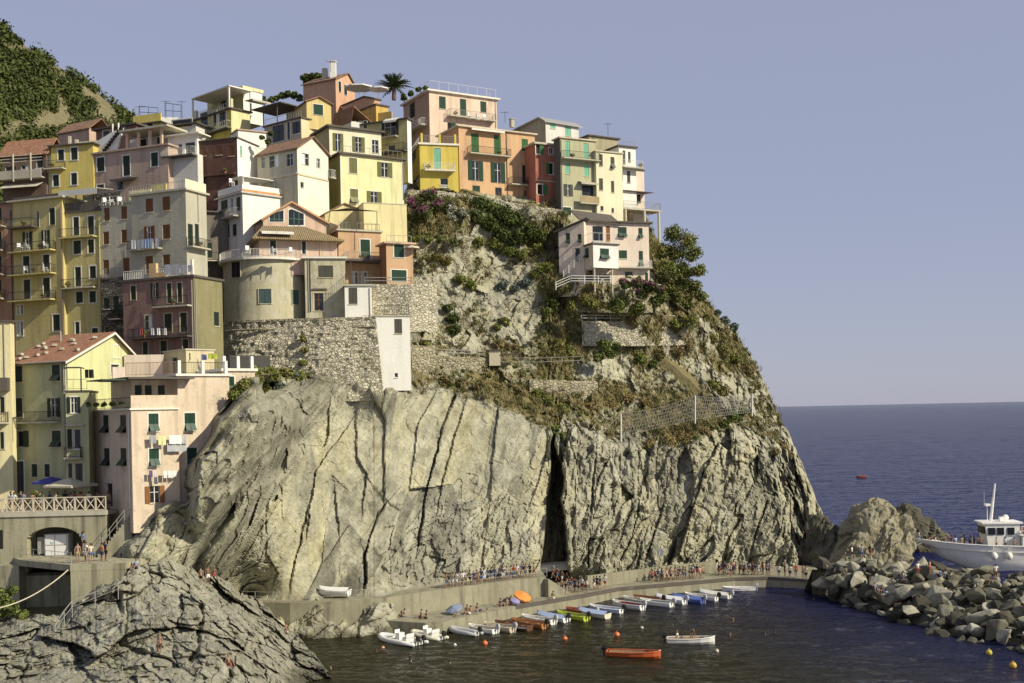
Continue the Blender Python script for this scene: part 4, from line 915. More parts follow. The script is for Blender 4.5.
for b in ((164.5, 313.5, 172, 332), (180.2, 312.5, 187, 332), (142.8, 341.5, 148, 355), (160.5, 340.5, 167, 355), (182.6, 339, 188.5, 352)): h.win('L', *b, 'shut', DKGREEN, TRIMC, tw=.08)
h.wallL = BRN; h.wall = OLIV; h.win('F', 214, 312, 219, 326, 'shut', DKGREEN); h.build_walls(); h.flat_roof(SLABD, .2, .25)
h.strip('L', 162, 281, 192.5, 334, OLIV, 'painted_bay', -.19, .004) if False else None
h.balcony('L', 157, 192.5, 307.5, .9, slab=SLAB); h.balcony('L', 133.5, 193, 338.5, 1.0, slab=SLABD); h.pipe('L', 192, 280, 350); h.pipe('F', 195, 280, 350)
h.roof_rail(RAILW, 1.0, .25, sides='L'); m = MB(); h.f['L'].slab(m, h.wL*.52, h.wL*.62, h.zt+.26, h.zt+1.9, -.4, 0); h.f['L'].slab(m, h.wL*.38, h.wL*.52, h.zt+.26, h.zt+.8, -.3, 0); h.part(m, 'terrace_pier', pl('apricot', (.60, .42, .22)))
m = MB(); h.f['L'].slab(m, .2, .5, h.zt+.26, h.zt+2.0, -.4, -.1); h.part(m, 'post', WHITE)
h = House('shaded back house squeezed between grey house and white terrace house', pl('shade_grey', (.16, .14, .11)), 194, 212, 300, 148.5, 20, xr=228, dep=4)  # dark grey wall colour holds the shade between the neighbouring houses
for b in ((197, 243, 202, 258), (207, 243, 212, 258), (198, 268, 204, 282)): h.win('F', *b, 'shut', DKGREEN)
h.build_walls(); h.flat_roof(SLABD, .4, .2); h.balcony('F', 194, 226, 262, 1.0)

# ---- left upper ------------------------------------------------------------------
h = House('brown gallery house with terracotta roof and white beamed balconies, far left', pl('dark_gallery', (.16, .11, .08)), 46, 152, 232, 157, 78, xl=2, xr=62, wallL=None)
h.win('L', 36, 153, 43, 168, 'pane', IRON); h.win('L', 5, 166, 16, 177, 'pane', IRON); h.win('L', 21, 165, 30, 176, 'wpane', GREYSH); h.build_walls()
h.gable('F', rise=2.2, mat=TERRA, ov=.5)
m = MB(); L_ = h.f['L']
for x in (3, 18, 35.5):
    u, _ = L_.uz(x, 165); L_.slab(m, u-.07, u+.07, h.zt-4.0, h.zt-.2, 1.0, 1.15)
for k in range(3): L_.slab(m, 0, h.wL*.97, h.zt-.5-k*.42, h.zt-.4-k*.42, .98, 1.0)
h.part(m, 'beam_screen', TRIMC)
h.balcony('L', 2, 46, 180, 1.1, solid_rail=pl('stained_white', (.45, .41, .32)), rail=None); m = MB(); m.frame_box(L_.pt(.5, h.zt-4.2, .05), L_.d*(h.wL-1), L_.n*1.6+Vector((0, 0, -.8)), Vector((0, 0, .05))); h.part(m, 'awning', pl('pale_canvas', (.50, .46, .36)))
h = House('mustard house with white trimmed windows under a brown eave', pl('mustard', (.56, .46, .13)), 51, 147, 205, 157, -12, xr=93, dep=3)
for b in ((58, 149.5, 64, 160.5), (71, 147.5, 77.5, 160), (53, 175, 59, 186.5), (71, 173, 77, 185)): h.win('F', *b, 'shut', DKGREEN, TRIM, tw=.16)
h.build_walls(); h.flat_roof(TILEB and SLABD, .4, .16); h.balcony('F', 47.5, 66, 170, .9)
m = MB(); F_ = h.f['F']; F_.slab(m, -.9, -.05, h.zb, h.zt-.2, -1.5, -.3); h.part(m, 'side_strip', YEL)
m = MB(); F_.slab(m, h.wF*.45, h.wF*.95, h.zt+.16, h.zt+.9, -2, -1.8); h.part(m, 'parapet', YEL)
m = MB(); c = F_.pt(h.wF*.3, h.zt+.9, -1.5); m.box(c, (.35, .35, 1.6)); m.box(c+Vector((.9, .2, -.2)), (.4, .4, 1.1)); h.each(m, 'chimney', SLAB)
h = House('long dusty pink house with three dark windows and roof terrace', ROSE, 92.5, 155, 215, 156, -22, xr=168, dep=3)
for b in ((97, 157.5, 104.5, 171.5), (123, 155.5, 130, 176), (151, 152.5, 158, 166.5)): h.win('F', *b, 'shut', DKGREEN, TRIM, tw=.12)
h.win('F', 97, 184.5, 104, 190, 'pane', IRON, TRIM); h.win('F', 117, 181, 123, 190, 'pane', IRON); h.build_walls(); h.flat_roof(pl('pinkish_cornice', (.44, .33, .25)), .3, .22)
h.awning('F', 115, 138, 178, 1.0, .25, SLABD)
m = MB(); F_ = h.f['F']; z0 = h.zt+.22
F_.slab(m, 3.2, h.wF-.3, z0, z0+2.3, -4, -3.8); h.part(m, 'terrace_room', PALEG)
for u in (5.3, 7.2, 9.1, 11.0): m = MB(); F_.slab(m, u, u+.35, z0, z0+2.3, -.8, -.5); h.part(m, 'column', pl('peach_col', (.56, .42, .30)))
m = MB(); [F_.slab(m, u, u+1.0, z0+.05, z0+2.1, -3.79, -3.7) for u in (5.0, 8.0, 10.2)]; h.each(m, 'terrace_door', DARKIN)
m = MB(); F_.slab(m, 4.6, h.wF, z0+2.35, z0+2.6, -4.2, .1); h.part(m, 'terrace_roof', SLAB)
m = MB(); m.add([F_.pt(-.3, z0+.3, -1), F_.pt(3.4, z0+.3, -1), F_.pt(4.4, z0+3.2, -1), F_.pt(2.6, z0+2.9, -1), F_.pt(-.3, z0+1.8, -1)]+[F_.pt(-.3, z0+.3, -1.25), F_.pt(3.4, z0+.3, -1.25), F_.pt(4.4, z0+3.2, -1.25), F_.pt(2.6, z0+2.9, -1.25), F_.pt(-.3, z0+1.8, -1.25)], [(0, 1, 2, 3, 4), (9, 8, 7, 6, 5)]+[(i, i+5, (i+1) % 5+5, (i+1) % 5) for i in range(5)]); h.part(m, 'stair_wall', WHITE)
m = MB()
for i in range(9): F_.slab(m, 1.2+i*.36, 1.6+i*.36, z0+.3+i*.33, z0+.6+i*.33, -.99, -.6)
h.part(m, 'stairs', DARKIN)
for u in (2.6, 3.6): m = MB(); m.tube([F_.pt(u, z0+2.7, -1.1), F_.pt(u, z0+4.0, -1.1)], .13, 6); h.part(m, 'flue', SLABW)
h = House('white house with slatted white balcony beside the dusty pink house', PALEG, 167.5, 157, 215, 152.5, -20, xr=197.5, dep=1.2)
for b in ((181, 135, 188, 147),): pass
h.build_walls(); g, (u0, u1, z, p) = h.balcony('F', 166, 197.5, 158, 1.2, slab=SLABD, rail=RAILW, bars=.22)
b = sub_block(h, WHITE, 168, 138, 158, 154, -20, xr=197, dep=1.2); b.win('F', 185, 142, 195, 156, 'pane', IRON); b.win('F', 178, 144, 182, 156, 'pane', IRON); b.build_walls(); b.flat_roof(SLABW, .8, .16)
h.roof_rail(RAILW, .9, .18, sides='F', z=b.zt+.2) if False else None
h = House('low dark red house with slate eave behind the dusty pink house', pl('oxblood', (.24, .12, .09)), 96, 131, 165, 167, -24, xr=136, dep=6)
for b in ((103, 130.5, 110, 137), (118, 128, 124.6, 135)): h.win('F', *b, 'pane', IRON, TRIM)
h.build_walls(); h.flat_roof(SLABD, .5, .25)
h = House('faded pink gabled house highest of the left row below the hillside', pl('faded_pink', (.48, .34, .26)), 89, 128, 160, 174, 62, xl=58, xr=112)
h.build_walls(); h.gable('F', rise=1.8, mat=TILEB, ov=.3)
h = House('small mustard house with one white framed window below roof antennas', pl('mustard_deep', (.50, .40, .08)), 133, 126, 165, 169, -20, xr=161, dep=6)
h.win('F', 146.5, 123.5, 153, 131, 'pane', IRON, TRIM); h.build_walls(); h.flat_roof(SLABD, .4, .16); h.parapet(pl('yellow_parapet', (.66, .54, .14)), 1.2, sides='F')
h = House('low pale house with dark shed roof between mustard and pergola houses', PALEG, 159, 128, 170, 171, -18, xr=196, dep=6)
h.win('F', 172, 119.5, 192, 127, 'pane', IRON, TRIM); h.build_walls(); h.flat_roof(SLABD, .5, .2)
b = sub_block(h, WHITE, 160, 117, 130, 173, 10, xr=178, dep=.4); b.build_walls()
h = House('dark red brown house front with dry yellow plants on its ledge', DKBRN, 237, 138, 196, 151, 72, xl=197.5, xr=258, wallL=None)
h.wallL = DKBRN; h.wall = WHITE; h.win('L', 200, 147, 206, 156, 'shut', BROWN); h.win('L', 216, 146, 222, 155, 'shut', BROWN); h.win('L', 229, 146, 234, 156, 'shut', BROWN)
h.win('F', 240, 146, 242, 156, 'shut', MINT); h.build_walls(); h.flat_roof(SLABD, .15, .15)
h.balcony('L', 199, 236, 176, .5, rail=None, slab=DKBRN)
b = sub_block(h, WHITE, 238, 130, 176, 155.5, 30, xr=266, dep=3); b.build_walls(); b.flat_roof(pl('pale_terra', (.5, .36, .24)), .2, .15)
m = MB(); F_ = b.f['F']; b.rail_geo(m, [F_.pt(.4, b.zt-3.9, 1.4), F_.pt(4.2, b.zt-3.9, 1.4)], 1.4, .4); b.part(m, 'railing', solid('turquoise_panel', (.22, .42, .38), .5))
h = House('yellow house with white roof pergola, highest on the left skyline', YEL, 231, 109, 150, 169, 48, xl=192.5, xr=250, wallL=pl('shade_yellow', (.55, .46, .10)))  # left wall in a duller yellow that carries its shade
for b in ((200.5, 112.5, 208, 127), (213, 111.5, 216.5, 126), (219, 111, 226, 126)): h.win('L', *b, 'pane', IRON, TRIM)
h.build_walls(); h.flat_roof(SLABD, .3, .2)
b = sub_block(h, pl('shade_yellow', (.55, .46, .10)), 243, 89, 112, 173, 48, xl=207, xr=262); b.wall = WHITE; b.wallL = OLIVY; b.win('L', 220, 98, 226, 108, 'pane', IRON); b.build_walls(); b.flat_roof(YEL, .15, .5)
m = MB(); L_ = h.f['L']; zt = h.zt+.2
a = L_.pt(0, zt+3.15, .3); m.frame_box(a, L_.d*(h.wL-.2), L_.n*-4.2, Vector((0, 0, .18))); h.part(m, 'pergola_roof', SLABW)
m = MB()
for u, o in ((.15, 0), (h.wL-.4, 0), (.15, -3.8)): L_.slab(m, u, u+.22, zt, zt+3.14, o, o+.22)
h.each(m, 'pergola_post', TRIM)
for u in (.0, h.wL-.95): m = MB(); L_.slab(m, u, u+.75, zt, zt+1.4, -.4, .02); h.part(m, 'terrace_pier', YEL)
h.roof_rail(RAILG, 1, .5, sides='L', z=zt)
h.balcony('L', 195, 232, 134.5, .9, rail=RAILW, bars=.5, slab=SLABD)
h.awning('F', 244, 262, 103, 2.2, .1, SLAB)

# ---- upper middle -----------------------------------------------------------------
h = House('beige flat roofed house with cream parapet below the yellow dormer', pl('beige_shade', (.40, .37, .27)), 301, 118, 165, 163, 52, xl=264, xr=352)
h.wallL = pl('beige_shade', (.40, .37, .27)); h.wall = pl('cream_band', (.64, .55, .34)); h.win('L', 272, 124.5, 284, 142, 'pane', IRON); h.win('L', 287, 121.5, 290, 140, 'pane', IRON, TRIM); h.win('L', 291.5, 121, 300, 134, 'pane', IRON); h.build_walls(); h.flat_roof(SLABD, .2, .2); h.roof_rail(RAILG, .9, .5, sides='L')  # left wall beige is toned down for the shade it lies in
m = MB(); L_ = h.f['L']; L_.slab(m, 1, h.wL, h.zt+.2, h.zt+3.0, -4.5, -4.3); h.part(m, 'terrace_room', pl('bleached', (.5, .47, .38)))
m = MB(); m.frame_box(L_.pt(4.2, h.zt+3.0, .1), L_.d*(h.wL-1.5), L_.n*-4.6, Vector((0, 0, .15))); [L_.slab(m, u, u+.1, h.zt+.2, h.zt+3, 0, .1) for u in (5, h.wL)]; h.part(m, 'terrace_roof', SLABD)
b = sub_block(h, pl('dormer_yellow', (.60, .48, .20)), 306.5, 101.5, 118, 164, 30, xr=331, dep=5); b.win('F', 313.3, 104.5, 323, 115, 'shut', GREEN, TRIM, tw=.1); b.gable('F', peak=(319, 97.5), mat=TILEB, ov=.3); b.build_walls()
h = House('olive yellow house with arched white awning and white right end', OLIVY, 407, 119, 172, 164, 66, xl=352.5, xr=411)
h.wallL = OLIVY; h.wall = WHITE
for b in ((353.5, 121.5, 356, 128.5), (358.5, 121.5, 361.5, 128.5), (363.5, 121, 367, 128.5)): h.win('L', *b, 'shut', GREEN, TRIM, tw=.06)
h.win('L', 384.5, 122, 396, 135.5, 'open', DKGREEN, TRIM, open_w=.2); h.win('L', 388, 145, 395, 153, 'pane', IRON); h.build_walls(); h.flat_roof(SLABD, .3, .18); h.balcony('L', 382, 398, 138, .7)
h.awning('L', 386, 399, 118.5, .9, .5, SLABW); h.balcony('L', 350, 408, 155.5, 1.2, slab=SLABD)
m = MB(); L_ = h.f['L']; L_.slab(m, h.wL*.45, h.wL*.95, h.zt+.2, h.zt+2.3, -3, -2.8); h.part(m, 'terrace_wall', pl('amber', (.56, .38, .10)))
h = House('low white gabled house front tucked left of the olive yellow house', PALEG, 351, 121, 145, 166, 40, xr=373, dep=5); h.build_walls(); h.gable('F', peak=(353, 107), mat=SLABD and TILEB, ov=.2)
h = House('orange pink house with two white parasols on the skyline', pl('salmon', (.56, .34, .22)), 335.5, 79, 125, 176, 62, xl=303, xr=354.5)
h.wallL = pl('salmon_shade', (.50, .30, .20)); h.win('F', 338.5, 81.5, 341, 92, 'shut', DKGREEN, TRIM, tw=.08); h.win('F', 344, 85, 347, 95, 'shut', DKGREEN, TRIM, tw=.08); h.gable('F', peak=(347.5, 74), mat=TILEB, ov=.3); h.build_walls(); m = MB(); L_ = h.f['L']; m.box(L_.pt(1.6, h.zt+1.5, -1.6), (.9, .9, 3.4)); m.box(L_.pt(1.6, h.zt+3.3, -1.6), (1.1, 1.1, .15)); h.part(m, 'chimney', WHITE)  # left wall is a darker salmon copy, shade painted in
m = MB(); m.box(L_.pt(3.2, h.zt+1.2, -1.6), (.8, .8, 2.6)); h.part(m, 'chimney', SLAB)
b = sub_block(h, pl('salmon', (.56, .34, .22)), 364, 97.5, 125, 172, 40, xl=342, xr=380); b.build_walls(); b.flat_roof(SLABD, .2, .2); b.roof_rail(RAILG, .9, .4, sides='F')
b = sub_block(h, pl('amber', (.56, .38, .10)), 376, 105, 125, 169, 40, xl=355, xr=388); b.build_walls(); b.flat_roof(SLABD, .2, .2)
h = House('cream front house with glazed doors set back on the pale yellow house roof', CREAM, 329, 127, 156, 159.5, 31, xl=302.5, xr=381)
h.wallL = pl('shaded_cream_side', (.36, .34, .18)); h.win('F', 335.5, 133.5, 340.5, 151, 'open', OLIVE, TRIM, tw=.05); h.win('F', 355.5, 137, 361.5, 152, 'open', OLIVE, TRIM, tw=.05); h.win('F', 372, 140, 378.5, 153, 'pane', WHITEF, TRIM); h.build_walls(); h.flat_roof(SLABD, .45, .28)  # left wall: shade on the cream plaster painted as a dull olive
h = House('pale yellow house with olive shutters and white corner strips', YEL, 340.5, 154, 214, 155.5, 31, xl=328, xr=403, wallL=pl('yellow_shaded_side', (.33, .30, .08)))  # left wall olive is the yellow plaster with its shade painted in
h.win('F', 349, 158, 357, 173.5, 'shut', OLIVE, TRIM); h.win('F', 381.5, 162.5, 388, 177, 'open', OLIVE, TRIM, open_w=.6); h.win('F', 350, 189, 358, 203, 'tilt', OLIVE, TRIM); h.win('F', 371, 191.5, 377.5, 203, 'open', OLIVE, TRIM, open_w=.6); h.build_walls(); h.flat_roof(SLABD, .4, .25); h.roof_rail(RAILG, 1, .7, sides='F'); h.strip('F', 340.6, 155, 342, 213, TRIM, 'corner_strip', .0, .04); h.strip('F', 401.5, 160, 402.9, 208, TRIM, 'corner_strip', .0, .04); h.pipe('F', 402.5, 163, 200, SLABD)
h = House('pale yellow low house with dark shade sail on its terrace', pl('straw', (.66, .58, .32)), 325, 214, 240, 150.5, 25, xr=377, dep=5); h.gable('F', peak=(344, 204), mat=TILEB, ov=.25); h.build_walls()
m = MB(); m.add([P(330, 211, 149.5), P(347, 208, 148), P(377, 211, 147), P(352, 210.5, 150)]+[P(330, 211.4, 149.5), P(347, 208.6, 148), P(377, 211.5, 147), P(352, 211, 150)], [(0, 1, 2, 3), (7, 6, 5, 4), (0, 4, 5, 1), (1, 5, 6, 2), (2, 6, 7, 3), (3, 7, 4, 0)]); m.tube([P(377, 211, 147), P(377, 230, 147)], .05, 5); m.tube([P(330, 211, 149.5), P(328, 228, 149.5)], .05, 5); h.part(m, 'shade_sail', solid('dark_sail', (.08, .08, .05), .8))
h = House('blank pale yellow wall house below the olive shutters, above the orange house', pl('butter_wall', (.70, .63, .34)), 363.5, 203, 246, 149.5, 20, xr=406.5, dep=5); h.build_walls(); h.flat_roof(TRIMC, .06, .1)
h = House('cream white gabled house with brown tiled roof and blue grey panes', WHITE, 297, 148, 225, 150, 56, xl=257, xr=328, wallL=pl('cream_shade', (.46, .43, .32)))  # left wall: dimmer cream, the shaded side put into the colour
h.wall = pl('warm_white', (.74, .70, .56), stain=.2)
h.win('L', 261.7, 156.5, 265, 168.5, 'pane', WHITEF); h.win('L', 269.2, 155, 279, 167.5, 'wpane', WHITEF, TRIM, tw=.08); h.win('L', 286.3, 153.5, 293, 166, 'pane', WHITEF, TRIM, tw=.08)
h.win('F', 302, 153.5, 309, 165, 'wpane', WHITEF, TRIM, tw=.06); h.win('F', 316.5, 158.5, 320, 167.5, 'pane', WHITEF, TRIM, tw=.06); h.win('F', 300.5, 182, 304, 188, 'pane', IRON); h.gable('F', peak=(312, 137.5), mat=TILEB, ov=.35); h.build_walls(); h.strip('F', 297.2, 176.3, 328, 178, TRIMC, 'ledge', .0, .1); h.strip('L', 257.5, 176, 297, 178, TRIMC, 'ledge', .0, .1); h.balcony('F', 328, 333, 179, .6, rail=RAILW)
h = House('white terrace house with orange band under its roof slab', WHITE, 242.3, 193, 262, 147.5, 44, xl=206.5, xr=308.5, wallL=pl('white_shade', (.60, .58, .52)))  # left wall: greyer white with the shade mixed into it
h.win('L', 213.5, 201, 217, 218, 'shut', DKGREEN); h.win('L', 221, 200, 228, 218, 'shut', DKGREEN, TRIM, tw=.08); h.win('L', 230.5, 198, 233.5, 213, 'pane', WHITEF, TRIM, tw=.08); h.win('L', 236.2, 197, 240.5, 211, 'shut', DKGREEN)
for b in ((214, 226, 217.5, 240), (220, 226, 222.5, 238), (224, 225, 229.5, 238), (232.5, 224, 236.5, 236)): h.win('L', *b, 'shut', DKGREEN)
h.build_walls(); h.flat_roof(pl('slab_grey', (.5, .49, .45)), .3, .2); h.parapet(WHITE, 1.0, sides='FL'); h.strip('F', 242.5, 193.2, 307, 195.8, pl('orange_band', (.55, .27, .10)), 'painted_band', .0, .012); h.strip('L', 207, 195, 242, 198, pl('orange_band', (.55, .27, .10)), 'painted_band', .0, .012)
h.balcony('L', 206, 240, 221, 1.0, rail=RAILG); h.acunit('L', 233, 216)
m = MB(); F_ = h.f['F']; z = h.zt+1.2
for u in (.8, 5.5): [F_.slab(m, u, u+.1, z, z+1.2, o, o+.1) for o in (-1.2, -3.6)]
F_.slab(m, .5, 5.9, z+1.2, z+1.3, -3.8, -1.0); h.part(m, 'pergola', RAILW)
m = MB(); F_.slab(m, 6.9, 7.3, z, z+.9, -.4, -.05); h.part(m, 'post', WHITE)

# ---- bastion -----------------------------------------------------------------------
def build_bastion():
    D0 = 147.0; c = P(268, 300, D0+1.0); r = 5.6; zt = P(270, 258, D0-r).z; zb = P(270, 319, D0-r).z; zl = P(270, 395, D0-r).z-1
    h = House('pink gabled house with porch on top of the round stone bastion', pl('pink_house', (.56, .40, .30)), 263, 219, 262, 144.5, 26, xl=214, xr=326, wallL=pl('shaded_pink_side', (.30, .20, .15)))  # left wall is the pink darkened as its shaded side
    root = h.root
    h.win('L', 221, 244, 225, 258, 'shut', DKGREEN, TRIM, tw=.08); h.win('L', 248.5, 237, 253, 255, 'shut', DKGREEN, TRIM, tw=.08)
    h.gable('F', peak=(291, 202.5), mat=TILEO, ov=.35, edge=pl('orange_verge', (.5, .28, .14))); h.build_walls()
    for q in ([(268.5, 222.5), (284.5, 222.5), (284.5, 209), (268.5, 214.5)], [(287.5, 226.5), (305, 226.5), (305, 213.5), (291, 208), (287.5, 209)]):
        f = h.f['F']; pp = [f.uz(*k) for k in q]; n = len(pp); cu, cz = sum(k[0] for k in pp)/n, sum(k[1] for k in pp)/n
        def plate(sc, o0, o1):
            m = MB(); a = [f.pt(cu+(u-cu)*sc, cz+(z-cz)*sc, o0) for u, z in pp]; b_ = [f.pt(cu+(u-cu)*sc, cz+(z-cz)*sc, o1) for u, z in pp]
            m.add(a+b_, [tuple(reversed(range(n))), tuple(range(n, 2*n))]+[(i, (i+1) % n, n+(i+1) % n, n+i) for i in range(n)]); return m
        o = h.part(plate(1.0, .005, .05), 'window', TRIM); h.part(plate(.86, .05, .07), 'pane', GLASS, o)
        us = [k[0] for k in pp]; m = MB()
        for t in (.36, .64): u = min(us)+(max(us)-min(us))*t; f.slab(m, u-.05, u+.05, pp[0][1]+.15, cz+.55, .07, .10)
        f.slab(m, min(us)+.2, max(us)-.2, cz-.35, cz-.25, .07, .09); h.part(m, 'sash', solid('green_sash', (.03, .10, .07)), o)
    # porch: hipped roof, back wall, doors
    b = sub_block(h, pl('porch_pink', (.58, .42, .33)), 259, 239, 262, 142.6, 20, xl=212, xr=337)
    for q in ((270, 238, 276, 254), (302, 239.5, 306, 254)): b.win('F', *q, 'shut', DKGREEN, TRIM)
    b.build_walls()
    m = MB(); f = b.f['F']; z = b.zt
    e0, e1, e2, e3 = f.pt(-1.0, z, 1.3), f.pt(b.wF+.7, z, 1.3), f.pt(b.wF+.7, z, -5), f.pt(-1.0, z, -b.wL-.5)
    t0, t1 = f.pt(.7, z+1.95, -1.5), f.pt(b.wF*.62, z+1.95, -1.5); dn = Vector((0, 0, -.14))
    t3 = f.pt(.7, z+1.95, -b.wL)
    m.add([e0, e1, t1, t0, e2, e3, t3]+[e0+dn, e1+dn, e2+dn, e3+dn], [(0, 1, 2, 3), (1, 4, 2), (5, 0, 3, 6), (0, 7, 8, 1), (1, 8, 9, 4), (5, 10, 7, 0), (7, 10, 9, 8)])
    o = h.part(m, 'porch_roof', TILEO); uv = o.data.uv_layers.new(name='UVMap')
    for l in o.data.loops: v = o.data.vertices[l.vertex_index].co; uv.data[l.index].uv = (v.x+v.y*.4, v.z*2+v.y*.6)
    b.pipe('F', 320, 240, 258, YEL)
    b.awning('F', 260, 292, 231.5, 1.5, .3, pl('white_canvas', (.7, .68, .6)))
    # round plastered storey
    def ring(rad, z, a0=-205, a1=-5, n=44): return [Vector((c.x+rad*math.cos(R(a0+(a1-a0)*i/n)), c.y+rad*math.sin(R(a0+(a1-a0)*i/n)), z)) for i in range(n+1)]
    H2 = empty('round_house', (c.x, c.y, zb), 'round plastered house storey with few shutters standing on the stone bastion', 'house')
    m = MB(); m.loft([ring(r, zb), ring(r, zb+(zt-zb)*.5), ring(r, zt)], close=False); m.build('wall', BAST, H2, smooth=True)
    m = MB(); A = ring(r+.55, zt)+[Vector((c.x+6, c.y+4, zt)), Vector((c.x-4, c.y+5, zt))]; m.prism([(q.x, q.y) for q in A], zt+.01, zt+.3); m.build('terrace_slab', SLABW, H2)
    m = MB(); rg = ring(r+.4, zt+.3); h.rail_geo(m, rg[::3]+[rg[-1]], 1.0, .17); m.build('railing', RAILW, H2)
    def cwin(x0, y0, x1, y1, mat, kind=0):
        # window lying on the curved wall
        xm, ym = (x0+x1)/2, (y0+y1)/2; rr = ray(xm, ym); ox, oy = -c.x, -c.y; A = rr[0]**2+1; B = 2*(rr[0]*ox+oy); Cc = ox*ox+oy*oy-r*r; t = (-B-math.sqrt(max(0, B*B-4*A*Cc)))/(2*A)
        p = Vector((rr[0]*t, t, CZ+rr[2]*t)); n = Vector((p.x-c.x, p.y-c.y, 0)).normalized(); d = Vector((-n.y, n.x, 0)); w = (x1-x0)/F*t/max(.35, abs(n.y)); hh = (y1-y0)/F*t
        f = Face(p-d*w/2, d, n, w, p.z-hh/2, p.z+hh/2); fr = MB()
        for q in ((-.08, 0, f.z0-.08, f.z1+.08), (w, w+.08, f.z0-.08, f.z1+.08), (0, w, f.z1, f.z1+.08), (0, w, f.z0-.08, f.z0)): f.slab(fr, *q, -.25, .07)
        o = fr.build('window', BAST if kind else TRIMC, H2); pm = MB(); f.slab(pm, 0, w, f.z0, f.z1, -.25, .02); pm.build('shutter', mat, o)
        pm = MB(); f.slab(pm, w*.48, w*.52, f.z0, f.z1, .02, .05); pm.build('sash', GREYSH, o)
    cwin(231, 262, 241, 277.5, DARKIN, 1); cwin(259, 289, 271, 303.5, BLUEG, 1); cwin(292.5, 262.5, 299, 275.5, GREYSH, 1); cwin(292.5, 290, 298, 304.5, BLUEG, 1)
    # flat plastered house to its right
    h3 = House('flat beige house joining the round house, with barred windows and brown door', BAST, 304.5, 258.5, 320, 143.2, 10, xr=345, dep=6, sink=.1)
    h3.win('F', 318.2, 265.5, 333, 277.5, 'shut', GREYSH); h3.win('F', 314, 293, 323.5, 311, 'pane', TAN, TRIMC); h3.build_walls(); h3.flat_roof(SLABW, .3, .22); h3.strip('F', 312, 288.5, 327, 290, SLABD, 'lintel', .0, .15); h3.pipe('F', 308, 260, 312); h3.pipe('F', 309.8, 260, 312, IRON)
    h3.roof_rail(RAILG, .9, .5, sides='F')
    # the stone bastion: round tower running into a straight wall
    pts = []
    for i in range(36): a = R(-212+(118)*i/35); pts.append((c.x+(r+.5)*math.cos(a), c.y+(r+.5)*math.sin(a)))
    e = P(376, 330, 141.2); pts.append((e.x-7, e.y-.1)); pts.append((e.x, e.y))
    W = empty('stone_bastion', (c.x, c.y, zl), 'round rubble stone bastion running into a straight wall below the houses', 'retaining wall')
    full = []
    for A, B in zip(pts[:-1], pts[1:]):
        n = max(1, int(math.hypot(B[0]-A[0], B[1]-A[1])/.4)); full += [(A[0]+(B[0]-A[0])*k/n, A[1]+(B[1]-A[1])*k/n) for k in range(n)]
    full.append(pts[-1]); rows = []; nz_ = 34; zs = [zl+(zb-zl)*k/(nz_-1) for k in range(nz_)]
    arr = []
    for z in zs:
        bt = 1+.035*(zb-z)/6; arr.append([(c.x+(x-c.x)*bt, c.y+(y-c.y)*bt, z) for x, y in full])
    V = np.array(arr); pp = V.reshape(-1, 3); nrm = grid_normals(V).reshape(-1, 3); f1, f2, rn, _ = voro(pp*np.array([1.5, 1.5, 2.1]), 4)
    pp = pp+nrm*((rn[:, 0]-.5)*.2-.16*sstep(.16, 0, f2-f1)+fbm(pp*.5, 3, 2)*.25)[:, None]
    o = np_mesh('masonry', pp, grid_quads(nz_, len(full)), STONEP, off=tuple(root_loc(W))); o.parent = W; o.location = (0, 0, 0)
    m = MB(); top = MB(); top.prism([(x, y) for x, y in full]+[(e.x, e.y+6), (c.x-4, c.y+6)], zb-.3, zb-.02); top.build('cap', STONE, W)
    m = MB(); zc = P(270, 329, D0-r).z; m.tube([Vector((c.x+(r+.75)*math.cos(R(a)), c.y+(r+.75)*math.sin(R(a)), zc)) for a in range(-200, -60, 6)]+[Vector((e.x, e.y-.2, zc))], .16, 6); m.build('cordon', STONE, W)
build_bastion()
h = House('white tower house, the narrower one with railing on top', WHITE, 344.5, 286, 334, 141.9, 8, xr=371.5, dep=5)
h.win('F', 348.5, 287.8, 357.3, 304, 'shut', GREYSH, None); h.win('F', 348.5, 317.5, 353.5, 324.5, 'pane', WHITEF, TRIM, tw=.08); h.build_walls(); h.flat_roof(SLAB, .2, .2); h.roof_rail(IRON, 1.3, .2, sides='FL'); h.pipe('F', 369.5, 288, 330)
h = House('taller blank white tower house rising straight from the cliff', pl('tower_white', (.72, .71, .65), stain=.18, var=.05), 374.3, 316.5, 387, 141.2, 14, xl=370.5, xr=409.8, sink=.5)
h.win('F', 394.3, 319, 402, 333.5, 'shut', GREYSH); h.win('F', 394.5, 373, 398, 377.5, 'pane', IRON); h.build_walls(); h.flat_roof(SLAB, .12, .14); h.roof_rail(IRON, 1.2, .3, sides='F')
h = House('orange house with green door and terrace between pink gable and orange tower', ORANGE2, 338, 230.5, 292, 147.8, 24, xl=325, xr=380.5, wallL=pl('shaded_orange_side', (.24, .11, .06)))  # left wall: orange plaster painted dark brown for its shade
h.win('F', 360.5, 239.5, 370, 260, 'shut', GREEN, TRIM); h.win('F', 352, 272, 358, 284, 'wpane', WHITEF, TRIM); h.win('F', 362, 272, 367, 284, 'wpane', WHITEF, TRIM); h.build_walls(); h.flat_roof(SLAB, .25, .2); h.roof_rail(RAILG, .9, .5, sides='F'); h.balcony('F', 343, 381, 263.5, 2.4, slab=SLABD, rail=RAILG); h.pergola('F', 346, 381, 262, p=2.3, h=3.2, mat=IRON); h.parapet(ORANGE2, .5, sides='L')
h = House('orange tower house with green shutters and pale roof slab', ORANGE2, 386, 243.5, 284, 145.5, 24, sink=.2, xl=379, xr=412.5, wallL=pl('shaded_orange_side', (.24, .11, .06)))  # left wall again in the orange darkened for shade
